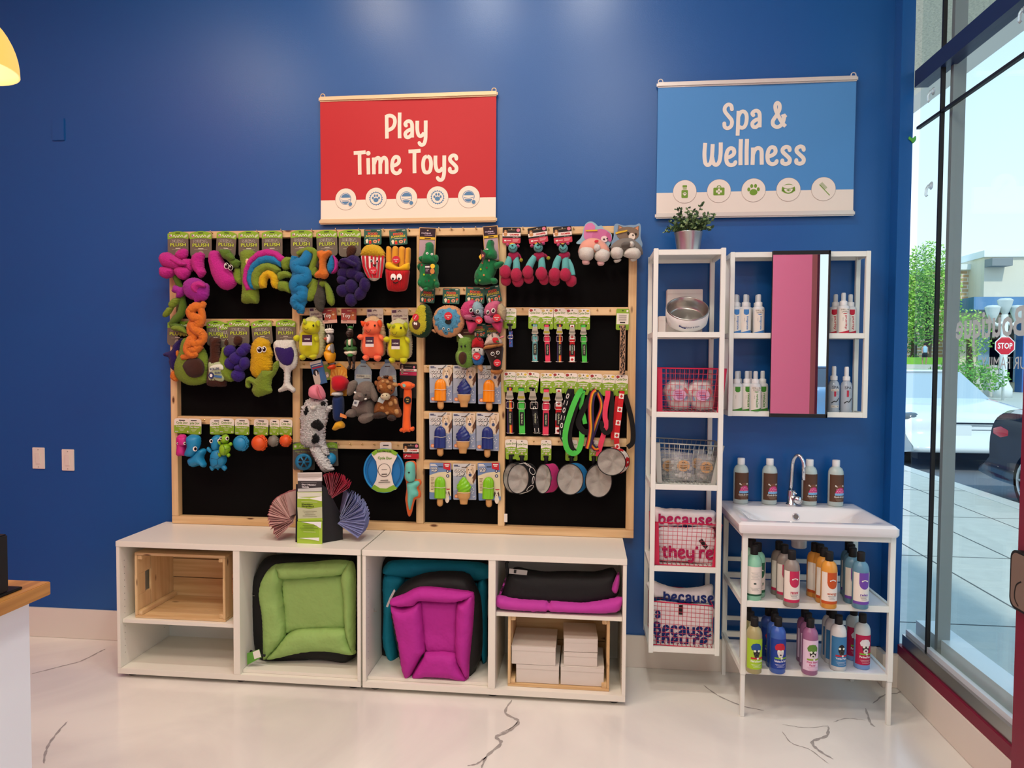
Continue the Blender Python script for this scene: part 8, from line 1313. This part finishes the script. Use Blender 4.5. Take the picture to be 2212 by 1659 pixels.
toy('plush_milkshake', 'dark brown plush milkshake with cream top and strawberry', 'dog toy', 'C7', YT - .010, [('header_card', 'card', 'junk', (1605, 755, 250, 255, -3), YFR - .010), ('cream', 'o', plush('#e2cdbc'), '1470,1080 1520,980 1600,910 1680,920 1740,990 1785,1090 1700,1120 1580,1130 1470,1140', .04, 0, FZ), ('rim', 'o', plush('#b8783c'), '1455,1160 1520,1120 1650,1105 1785,1095 1788,1145 1640,1180 1460,1205', .04, .004, FZ), ('cup', 'o', felt('#2c1a16'), '1465,1200 1600,1175 1790,1145 1795,1300 1780,1440 1760,1545 1690,1560 1600,1555 1560,1450 1510,1310', .04, .002), ('base', 'o', plush('#b8743a'), '1575,1570 1680,1560 1780,1560 1795,1600 1760,1640 1680,1655 1600,1630', .035, .0, FZ), ('strawberry', 'o', felt('#c4262c'), '1600,1020 1640,985 1700,995 1720,1040 1690,1085 1630,1080', .012, .036), ('strawberry_leaf', 'o', felt('#3a8a34'), '1665,1050 1700,1045 1735,1060 1700,1075', .006, .048), ('straw', 'o', felt('#e08a8a'), '1720,990 1800,950 1820,965 1810,985 1740,1010', .01, .0), ('loop', 'l', EB, '1600,975 1595,930 1610,920 1615,960 1605,975', 5, .042)] + eyes([(1610, 1280, 34, 36), (1703, 1258, 32, 34)], .043) + [('mouth', 'l', EW, '1645,1330 1660,1338 1675,1328', 3, .044)] + stk(1692, 1443, 66, 0, .046))
for k, x in enumerate(range(1510, 1790, 34)): pass
# ribbed chew toys on cards
def chew(kind, label, u0, v0, u1, v1, col, dsn='cool', rot=0, du=0):
 Y = YFR - .011; a = at(u0, v0, Y); b = at(u1, v1, Y); t = thing('ice_pop_chew' if kind == 'pop' else 'ice_cream_chew', ((a.x + b.x) / 2, Y, b.z), label, 'dog toy', 'ice pop chew toys on cards' if kind == 'pop' else 'ice cream cone chew toys on cards')
 w = b.x - a.x; h = a.z - b.z; add_card(t, dsn, 'px', (u0 + u1) / 2, v0, u1 - u0, v1 - v0, rot, Y, 'backing_card'); cx = (a.x + b.x) / 2 + du * w; Rm = mat(col, rough=.25); TN = mat('#c8965a', rough=.6); y = Y - .004
 z = lambda f: a.z - h * f; s = math.sin(math.radians(rot))
 if kind == 'pop':
  mb = MB(); zt, zb = z(.36), z(.935); W2 = w * .25; V = []; F = []; n = 28; L_ = 34
  for i in range(L_ + 1):
   f = i / L_; zz = zb + (zt - zb) * f; k = 1 - .06 * f; cap_ = 1 if f < .7 else math.sqrt(max(0.0, 1 - ((f - .7) / .3) ** 2)) * .97 + .03
   for j in range(n + 1):
    an = PI * j / n; rib = 1 + .06 * math.cos(an * 7 + PI); V.append((cx + W2 * k * cap_ * math.cos(an) * (1 if abs(math.cos(an)) > .9 else 1) - s * (z(.6) - zz) * -1, y - .019 * cap_ * math.sin(an) ** .6 * rib, zz))
  for i in range(L_):
   for j in range(n): F.append((i * (n + 1) + j, (i + 1) * (n + 1) + j, (i + 1) * (n + 1) + j + 1, i * (n + 1) + j + 1))
  F.append(tuple(range(n + 1))); mb.add(V, F, Rm, True); mb.build('ice_pop', t)
  mb = MB(); P = [(cx - w * .135, z(.93)), (cx + w * .135, z(.93)), (cx + w * .14, z(1.08))] + [(cx + w * .14 * math.cos(a_ * PI / 8), z(1.08) - w * .14 * math.sin(a_ * PI / 8)) for a_ in range(1, 8)] + [(cx - w * .14, z(1.08))]; P = [(p[0] + s * (p[1] - z(.6)), p[1]) for p in P]; mb.pillow(P, y - .004, TN, depth=.008, back=.5, step=.005, sp=False); mb.build('stick', t)
  mb = MB(); mb.tube([(cx + W2 * 1.02 * math.cos(PI * j / 12), y - .0215 * math.sin(PI * j / 12) ** .6, z(.64) + .001 * math.sin(j)) for j in range(13)], .0012, mat('#e0d8c0', rough=.3), n=6); mb.build('elastic_band', t)
 else:
  mb = MB(); c = (cx, y - .004, 0); n = 48; V = []; F = []; L_ = 40; zt, zb = z(.345), z(.755); W2 = w * .295
  for i in range(L_ + 1):
   f = i / L_; zz = zb + (zt - zb) * f; r = W2 * (math.sin(min(1, .55 + f * 1.0) * PI / 2) if f < .3 else (1 - ((f - .3) / .7) ** 1.5 * .9))
   for j in range(n):
    an = 2 * PI * j / n; rr = r * (1 + .075 * math.sin(5 * an + f * 24) + .02 * math.sin(an * 10 - f * 9)); V.append((cx + rr * math.cos(an), y - .004 - .55 * rr * math.sin(an) * .9 - .006, zz))
  for i in range(L_):
   for j in range(n): F.append((i * n + j, i * n + (j + 1) % n, (i + 1) * n + (j + 1) % n, (i + 1) * n + j))
  F.append(tuple(range(L_ * n, L_ * n + n))); mb.add(V, F, Rm, True); mb.build('swirl', t)
  mb = MB(); mb.T = Matrix.Translation((cx, y - .010, 0)) @ Matrix.Diagonal((1, .55, 1, 1)); mb.lathe([(0, z(1.09)), (w * .145, z(1.09)), (w * .155, z(1.06)), (w * .18, z(.955)), (w * .23, z(.93)), (w * .265, z(.88)), (w * .28, z(.79)), (w * .29, z(.755)), (w * .2, z(.75))], (0, 0, 0), TN, 28); mb.build('cone', t)
  mb = MB(); mb.tube([(cx + w * .285 * math.cos(PI * j / 12 + 0), y - .010 - w * .16 * math.sin(PI * j / 12), z(.765)) for j in range(13)], .0011, mat('#e0d8c0', rough=.3), n=6); mb.build('elastic_band', t)
OC, NC, GC = '#ee8a0e', '#1c2f72', '#7cc41a'
chew('pop', 'orange ice pop chew toy at the left of the top card row', 926.5, 788.5, 977.6, 871, OC, rot=-1); chew('cone', 'navy ice cream swirl chew toy in the middle of the top card row', 978.5, 789, 1028.8, 872, NC); chew('pop', 'orange ice pop chew toy at the right of the top card row', 1031.5, 789.5, 1082, 873.5, OC, rot=-1)
chew('pop', 'navy ice pop chew toy at the left of the middle card row', 926, 891, 976.5, 972.5, NC, rot=-1); chew('cone', 'navy ice cream swirl chew toy in the middle of the middle card row', 977, 892, 1027.5, 972, NC, du=-.02, rot=-1); chew('pop', 'navy ice pop chew toy at the right of the middle card row', 1028.5, 891.5, 1078.5, 975, NC)
chew('pop', 'lime green ice pop chew toy at the left of the lowest card row', 927, 1000, 975.5, 1081, GC, 'cool2'); chew('cone', 'lime green ice cream swirl chew toy in the middle of the lowest card row', 977.5, 1001.5, 1028.5, 1081.5, GC, rot=-1); chew('pop', 'lime green ice pop chew toy at the right of the lowest card row', 1031, 1000, 1080, 1082.5, GC, 'cool2', rot=-2)
# collars, leashes and travel bowls
SILV = mat('#c8c0b2', rough=.2, metal=.9); PATS = {}
def strap_mat(kind):
 if kind in PATS: return PATS[kind]
 if kind == 'rainbow':
  PATS[kind] = [cloth(h) for h in ('#3a2450', '#24244a', '#5a4a2a', '#e0a42a', '#e0702a', '#c02f2a', '#2a1c2c')]
 else: PATS[kind] = cloth({'pink': '#e0415c', 'green': '#4cc24a', 'blk': '#121214', 'canada': '#c41f26', 'teal': '#6fb2b0', 'leo': '#b08a6c', 'bluep': '#3f5a9a'}[kind])
 return PATS[kind]
def strap(mb, c, cx, y0, y1, w, kind, Y, sl=0, n=16, vx=None):
 """flat hanging webbing from crop y0 to y1"""
 s = CR[c][2] * mpp(Y); top = at_c(c, cx, y0, Y); bot = at_c(c, cx + sl, y1, Y); W_ = w * s / 2; m_ = strap_mat(kind)
 L_ = (top - bot).length; d = (bot - top).normalized(); x = Vector((d.z * -1, 0, d.x)); x = Vector((1, 0, 0)) if abs(x.x) < .5 else x * (1 if x.x > 0 else -1)
 def quad(a0, a1, f0, f1, m, o=0):
  p = [top + d * L_ * f + x * W_ * a + Vector((0, -o, 0)) for a, f in ((a0, f1), (a1, f1), (a1, f0), (a0, f0))]; mb.add(p + [q + Vector((0, .002 + o, 0)) for q in p], [(0, 1, 2, 3), (7, 6, 5, 4), (0, 4, 5, 1), (1, 5, 6, 2), (2, 6, 7, 3), (3, 7, 4, 0)], m)
 if isinstance(m_, list):
  k = len(m_)
  for i, mm in enumerate(m_): quad(-1 + 2 * i / k, -1 + 2 * (i + 1) / k, 0, 1, mm)
 else: quad(-1, 1, 0, 1, m_)
 sq = max(1, int(L_ / (2.0 * W_)))
 if kind == 'canada':
  for i in range(0, sq):
   if i % 2 == 0: quad(-1, 1, i / sq, (i + .95) / sq, PW, .0006); quad(-.35, .35, (i + .28) / sq, (i + .72) / sq, print_('#c41f26'), .0012); quad(-.6, .6, (i + .42) / sq, (i + .58) / sq, print_('#c41f26'), .0012)
 if kind == 'blk':
  for i in range(0, sq, 1):
   f0 = i / sq; f1 = (i + 1) / sq
   for a, b, g, h in ((-.5, -.3, .1, .42), (.3, .5, .1, .42), (-.35, .35, .05, .1)) if i % 2 else ((-.75, -.6, .2, .8), (.6, .75, .2, .8)): quad(a, b, f0 + (f1 - f0) * g, f0 + (f1 - f0) * h, PW, .0006)
 if kind in ('teal', 'leo', 'bluep'):
  cols = {'teal': ('#c0443a', '#3a3a4a', '#c06a8a'), 'leo': ('#1a1210', '#241814', '#1a1210'), 'bluep': ('#c8305a', '#6aa0d8', '#c8305a')}[kind]; nn = int(sq * (13 if kind == 'leo' else 3))
  for i in range(nn): a = random.uniform(-.85, .6); f = (i + random.uniform(0, .8)) / nn; quad(a, min(1, a + random.uniform(.15, .4)), f, min(1, f + .28 / sq), print_(cols[i % 3]), .0006)
def ring_mb(c, cx, cy, w, h, Y, r=4.5, m=None):
 s = CR[c][2] * mpp(Y); P = [at_c(c, x, y, Y) for x, y in rrect(cx - w / 2, cy - h / 2, cx + w / 2, cy + h / 2, 14, 3)]; mb = MB(); mb.tube(P, r * s, m or SILV, n=6, closed=True); return mb
def collar(label, c, card, cx, top, kind, sl, gold=False, grey=False, ks=1.0):
 """card (cx, top, w, h, rot, design); top = crop y of buckle loop"""
 Y = YFR - .020; p = at_c(c, cx, top, Y); t = thing('dog_collar', p, label, 'collar', 'dog collars on green cards'); add_card(t, card[5], c, *card[:5], YFR - .012); k = ks; loopc = strap_mat(kind)
 mb = MB(); strap(mb, c, cx + sl * .18, top + 130 * k, top + 555 * k, 72 * k, kind, Y, sl * .8); strap(mb, c, cx, top - 6 * k, top + 45 * k, 62 * k, kind, Y - .003); mb.build('webbing', t)
 mb = MB(); pl = [(cx - 32 * k, top + 28 * k), (cx + 32 * k, top + 28 * k), (cx + 42 * k, top + 90 * k), (cx + 50 * k, top + 128 * k), (cx + 30 * k, top + 140 * k), (cx - 30 * k, top + 140 * k), (cx - 50 * k, top + 128 * k), (cx - 42 * k, top + 90 * k)]; P = xz(c, pl, Y - .008); mb.poly(P[::-1], Y - .008, SILV, th=.006); P2 = xz(c, [(cx - 40 * k, top + 88 * k), (cx + 40 * k, top + 88 * k), (cx + 40 * k, top + 118 * k), (cx - 40 * k, top + 118 * k)], Y - .0088)
 mb.poly(P2[::-1], Y - .0088, mat('#b0a83a', rough=.25, metal=.6) if gold else mat('#8f8a7c', rough=.3, metal=.6), th=.001); mb.build('buckle', t)
 ring_mb(c, cx + sl * .3, top + 205 * k, 92 * k, 80 * k, Y - .007, 5).build('leash_ring', t)
 mb = MB(); q = at_c(c, cx + sl * .55, top + 365 * k, Y - .003); s = CR[c][2] * mpp(Y); mb.rect(q.x - 26 * k * s, q.z - 82 * k * s, q.x + 26 * k * s, q.z + 82 * k * s, Y - .003, BLK, th=.0015); mb.text('Cycle Dog', q.x, q.z, 24 * k * s, Y - .0035, print_('#c8d0a8'), w=125 * k * s, bold=.03, rot=-PI / 2); mb.build('rubber_patch', t)
 mb = MB(); e = at_c(c, cx + sl, top + 545 * k, Y - .002); mb.tube([e + Vector((-.020 * k, -.002, .001)), e + Vector((-.014 * k, -.004, -.001)), e + Vector((.014 * k, -.004, -.001)), e + Vector((.020 * k, -.002, .001))], .0011, SILV, n=6); mb.build('slider_bar', t); return t
W8 = 184; H8 = 308
Y0 = YFR - .02; p = at_c('C8', 225, 500, Y0); t = thing('dog_collar', p, 'narrow blue and pink patterned small collar on the first green card', 'collar', 'dog collars on green cards'); add_card(t, 'harness', 'C8', 222, 178, 186, 305, 1, YFR - .010)
mb = MB(); strap(mb, 'C8', 228, 520, 758, 56, 'bluep', Y0, 5); mb.build('webbing', t); mb = MB(); strap(mb, 'C8', 218, 430, 525, 52, 'blk', Y0 - .001, 2); mb.build('black_clip', t); ring_mb('C8', 225, 608, 72, 52, Y0 - .005, 5).build('leash_ring', t)
collar('teal patterned collar with red dots in the upper collar row', 'C8', (591, 180, W8, H8, 1, 'tall'), 592, 425, 'teal', 0); collar('pink collar in the upper collar row, second from the teal one', 'C8', (772, 185, W8, H8, 0, 'tallb'), 765, 432, 'pink', 20, True); collar('rainbow striped collar in the upper collar row', 'C8', (963, 180, W8, H8, 0, 'tall'), 958, 430, 'rainbow', 0, True); collar('red and white maple leaf collar in the upper collar row', 'C8', (1148, 186, W8, H8, 0, 'tall'), 1147, 432, 'canada', 0); collar('bright green collar at the end of the upper collar row', 'C8', (1322, 188, W8, H8, 0, 'tallb'), 1315, 436, 'green', 18)
k6 = .14467 / .17477
collar('rainbow striped collar at the left of the lower collar row', 'D6', (180, 20, 152, 252, 0, 'tall'), 177, 222, 'rainbow', 8, ks=k6 * 1.22); collar('bright green collar second in the lower collar row', 'D6', (325, 25, 148, 252, 1, 'tallb'), 320, 230, 'green', 12, True, ks=k6 * 1.22); collar('black and white chain pattern collar in the lower collar row', 'D6', (478, 25, 146, 250, 7, 'tall'), 462, 230, 'blk', 55, ks=k6 * 1.2); collar('pink collar in the lower collar row', 'D6', (633, 33, 150, 252, 0, 'tallb'), 630, 242, 'pink', -10, True, ks=k6 * 1.22); collar('red and white maple leaf collar in the lower collar row, beside the leashes', 'D6', (783, 30, 150, 252, 0, 'tall'), 785, 238, 'canada', -8, ks=k6 * 1.2)
p = at_c('C8', 1905, 450, Y0); t = thing('dog_leash', p, 'leopard print leash hanging straight down from a reversed green card', 'leash', 'dog leashes on green cards'); add_card(t, 'back', 'C8', 1905, 186, 190, 312, 1, YFR - .010)
mb = MB(); strap(mb, 'C8', 1905, 430, 1170, 82, 'leo', Y0, -12, 30); mb.build('webbing', t)
def ribbonpath(c, path, w, m, Y, tilt=0):
 """leash webbing following a looped path of crop points (x,y,depth offset)"""
 P = crspline([tuple(q) for q in path], False, 6); s = CR[c][2] * mpp(Y); V = []; F = []; N = len(P); ms_ = m if isinstance(m, list) else [m]; K = len(ms_); mb = MB(); pos = [at_c(c, a[0], a[1], Y) + Vector((0, -a[2], 0)) for a in P]
 sides = []
 for i in range(N):
  t_ = (pos[min(i + 1, N - 1)] - pos[max(i - 1, 0)]).normalized(); n_ = Vector((0, -1, 0)); n_ = (n_ - t_ * n_.dot(t_)).normalized(); x = t_.cross(n_).normalized(); a = tilt; xx = x * math.cos(a) + n_ * math.sin(a); sides.append((xx, xx.cross(t_).normalized()))
 for k in range(K):
  V = []
  for i in range(N):
   x, n_ = sides[i]; a0 = -1 + 2 * k / K; a1 = -1 + 2 * (k + 1) / K
   for a, o in ((a0, .001), (a1, .001), (a1, -.001), (a0, -.001)): V.append(pos[i] + x * (w * s / 2 * a) + n_ * o)
  F = []
  for i in range(N - 1):
   for j in range(4): F.append((i * 4 + j, i * 4 + (j + 1) % 4, i * 4 + 4 + (j + 1) % 4, i * 4 + 4 + j))
  F += [(0, 1, 2, 3), ((N - 1) * 4 + 3, (N - 1) * 4 + 2, (N - 1) * 4 + 1, (N - 1) * 4)]; mb.add(V, F, ms_[k], False)
 return mb, pos, sides, s
def leash(label, card, front, back, inner, kind, w, lining='#141210'):
 Y = YFR - .018; p = at_c('D6', front[0][0], front[0][1], Y); t = thing('dog_leash', p, label, 'leash', 'dog leashes on green cards'); add_card(t, card[5], 'D6', *card[:5], YFR - .010); m_ = strap_mat(kind)
 if back: ribbonpath('D6', back, w * .95, cloth(lining), Y)[0].build('lining', t)
 if inner: ribbonpath('D6', inner, w * .8, m_, Y)[0].build('handle_loop', t)
 mb, pos, sides, s = ribbonpath('D6', front, w, m_, Y)
 if kind in ('canada', 'blk'):
  cum = 0; last = 0; ww = w * s; flip = 0
  for i in range(1, len(pos)):
   cum += (pos[i] - pos[i - 1]).length
   if cum - last > ww * (1.0 if kind == 'canada' else 1.3):
    last = cum; flip ^= 1; t_ = (pos[i] - pos[i - 1]).normalized(); x, n_ = sides[i]; n_ = n_ if n_.y < 0 else -n_; c_ = pos[i] + n_ * .0016
    def q4(a0, a1, b0, b1, m, o=0): pp = [c_ + n_ * o + x * (ww / 2 * a) + t_ * (ww * b) for a, b in ((a0, b1), (a1, b1), (a1, b0), (a0, b0))]; mb.add(pp, [(0, 1, 2, 3)], m)
    if kind == 'canada':
     if flip: q4(-.92, .92, -.5, .5, PW); q4(-.3, .3, -.3, .3, print_('#c41f26'), .0005); q4(-.55, .55, -.1, .15, print_('#c41f26'), .0006)
    elif flip:
     for a0, a1, b0, b1 in ((-.5, -.28, -.35, .35), (.28, .5, -.35, .35), (-.3, .3, .3, .5), (-.3, .3, -.5, -.3)): q4(a0, a1, b0, b1, PW)
    else:
     for a0, a1 in ((-.7, -.5), (.5, .7)): q4(a0, a1, -.45, .45, PW)
 mb.build('webbing', t); return t
leash('black and white chain pattern leash, first of the hanging leashes', (938, 33, 155, 262, 0, 'tall'), [(928, 235, .006), (900, 300, .012), (865, 420, .014), (838, 560, .014), (820, 700, .014), (830, 820, .012), (870, 890, .008)], [(945, 240, .004), (945, 330, .006), (925, 480, .004), (890, 640, .002), (880, 780, .0), (900, 880, .0)], None, 'blk', 62)
leash('bright green leash hanging in a long loop', (1090, 40, 152, 262, 1, 'tallb'), [(1085, 245, .010), (1040, 270, .02), (985, 380, .03), (925, 540, .034), (875, 720, .034), (865, 860, .032), (895, 970, .03), (960, 1018, .026), (1030, 980, .016), (1065, 860, .01), (1070, 740, .008)], [(1030, 330, .022), (975, 520, .026), (925, 700, .026), (920, 850, .024), (950, 960, .022), (985, 1000, .020)], [(1085, 250, .006), (1075, 330, .008), (1060, 430, .008), (1090, 560, .006), (1110, 660, .004)], 'green', 66)
leash('rainbow striped leash hanging in a long loop', (1243, 43, 152, 262, 0, 'tall'), [(1245, 250, .012), (1205, 290, .022), (1180, 420, .028), (1180, 580, .03), (1185, 720, .03), (1165, 860, .028), (1140, 960, .026)], [(1200, 260, .010), (1120, 420, .010), (1050, 560, .008), (1030, 660, .008), (1090, 750, .01), (1160, 760, .012)], [(1265, 270, .006), (1310, 380, .006), (1310, 480, .008), (1260, 620, .010), (1215, 760, .012), (1180, 880, .012), (1230, 960, .012), (1275, 960, .010)], 'rainbow', 74)
leash('pink leash with black lining folded behind it', (1402, 52, 155, 262, 0, 'tallb'), [(1390, 250, .010), (1385, 330, .016), (1360, 460, .020), (1355, 580, .020), (1375, 680, .016), (1335, 800, .008), (1300, 920, .006), (1265, 1060, .006)], [(1430, 260, .008), (1440, 420, .014), (1425, 580, .018), (1420, 720, .018), (1370, 770, .016), (1325, 720, .014), (1320, 620, .014)], None, 'pink', 60)
leash('red and white maple leaf leash hanging at the right upright', (1562, 55, 152, 262, 0, 'tall'), [(1565, 255, .012), (1545, 400, .022), (1525, 560, .026), (1505, 720, .028), (1495, 860, .028), (1505, 940, .026)], [(1600, 300, .008), (1640, 440, .012), (1680, 600, .014), (1700, 760, .016), (1690, 890, .018), (1630, 945, .018)], [(1510, 320, .006), (1490, 480, .008), (1480, 640, .010), (1450, 800, .01), (1460, 850, .01)], 'canada', 62)
def tbowl(label, card, cx, cy, rx, ry, rot, bandm, bw, bx, Y, pattern=None):
 t = thing('travel_bowl', at_c('D6', cx, cy, Y), label, 'bowl', 'fabric travel bowls');
 if card: add_card(t, 'trail', 'D6', *card, YFR - .009); mb = MB(); q0 = at_c('D6', card[0], card[1] + 205, Y); q1 = at_c('D6', card[0], cy - ry + 10, Y); mb.tube([q0, q1], .010, strap_mat('blk'), n=4); mb.build('hanging_strap', t)
 s = CR['D6'][2] * mpp(Y); GRY = mat('#a09b91', rough=.8, bump=.5, bscale=22); n = 40; c0 = at_c('D6', cx, cy, Y); cr_, sr = math.cos(rot), math.sin(rot)
 def rim(k, ox, oy): return [c0 + Vector(((rx * k * math.cos(a) * cr_ - ry * k * math.sin(a) * sr) * s + ox, oy, (rx * k * math.cos(a) * sr + ry * k * math.sin(a) * cr_) * s)) for a in [2 * PI * j / n for j in range(n)]]
 A = rim(1, 0, -.030); mb = MB(); mb.tube(A, .0022, BLK, n=6, closed=True); mb.build('black_edging', t)
 R0 = rim(.985, 0, -.029); R1 = rim(.80, bx * .3, -.012); R2 = rim(.45, bx * .4, -.006)
 for j in range(n): w_ = .015 * math.sin(2.5 * 2 * PI * j / n + cx) ; R1[j] = R1[j] + Vector((0, -abs(w_), 0)); R2[j] = R2[j] + Vector((0, -.018 * abs(math.sin(1.5 * 2 * PI * j / n + cy)), 0))
 ctr = c0 + Vector((bx * .4, -.008, 0)); mb = MB(); V = R0 + R1 + R2 + [ctr]; F = []
 for lv in range(2):
  for j in range(n): F.append((lv * n + j, lv * n + (j + 1) % n, (lv + 1) * n + (j + 1) % n, (lv + 1) * n + j))
 for j in range(n): F.append((2 * n + j, 2 * n + (j + 1) % n, 3 * n))
 mb.add(V, F, GRY, True); mb.build('grey_lining', t)
 B = rim(1.005, bx, .012); mb = MB(); F = []; ms_ = bandm if isinstance(bandm, list) else [bandm]
 for j in range(n): mb.add([A[j], B[j], B[(j + 1) % n], A[(j + 1) % n]], [(0, 1, 2, 3)], ms_[(j // 2) % len(ms_)], True)
 Z = rim(.99, bx, .0121); mb.add(Z, [tuple(range(n))], GRY); mb.build('outer_band', t)
 mb = MB(); mb.tube(B, .0018, BLK, n=6, closed=True); mb.build('base_edging', t)
 if pattern:
  mb = MB()
  for j in range(0, n, 4 if pattern == 'chain' else 2):
   a, b_ = A[j], B[j]; d = (b_ - a); tq = (A[(j + 1) % n] - A[j - 1]).normalized(); nn = tq.cross(d).normalized(); ct = (a + b_) / 2; out = (ct - c0); nn = nn if nn.dot(out) > 0 else -nn
   if pattern == 'chain':
    r = d.length * .25; mb.tube([ct + nn * .0012 + d.normalized() * r * math.cos(u * PI / 5) * (1.2 if j % 8 else .4) + tq * r * 1.3 * math.sin(u * PI / 5) for u in range(10)], .0014, PW, n=5, closed=True)
   else: e = d.normalized() * d.length * .16; f_ = tq * .0045; mb.add([ct + nn * .001 - e - f_, ct + nn * .001 + e - f_, ct + nn * .001 + e + f_, ct + nn * .001 - e + f_], [(0, 1, 2, 3)], print_('#c41f26' if j % 4 == 0 else '#e9e3d8'))
  mb.build('printed_pattern', t)
 return t
tbowl('grey travel bowl mostly hidden at the left end, behind the chain patterned one', (190, 852, 145, 250, -3), 225, 1320, 120, 185, .0, strap_mat('blk'), 0, .02, YFR - .012)
tbowl('travel bowl with black and white chain pattern band', (328, 858, 146, 258, 0), 290, 1330, 130, 182, -.12, strap_mat('blk'), 0, .040, YFR - .046, 'chain')
tbowl('travel bowl with pink band', (628, 860, 130, 258, 0), 595, 1330, 98, 180, -.05, cloth('#b8326e'), 0, .042, YFR - .024)
tbowl('travel bowl with blue band', (942, 860, 148, 260, 0), 925, 1335, 160, 190, .0, cloth('#1d70a6'), 0, .026, YFR - .030)
tbowl('plain grey travel bowl behind the blue banded one', (1218, 865, 110, 255, 0), 1275, 1355, 160, 200, .0, strap_mat('blk'), 0, .002, YFR - .016)
tbowl('travel bowl with red and white maple leaf band, highest of the bowls', None, 1430, 1120, 172, 165, -.35, [cloth('#c41f26'), cloth('#c41f26'), cloth('#e6ded4'), cloth('#e6ded4')], 0, .022, YFR - .050, 'canada')
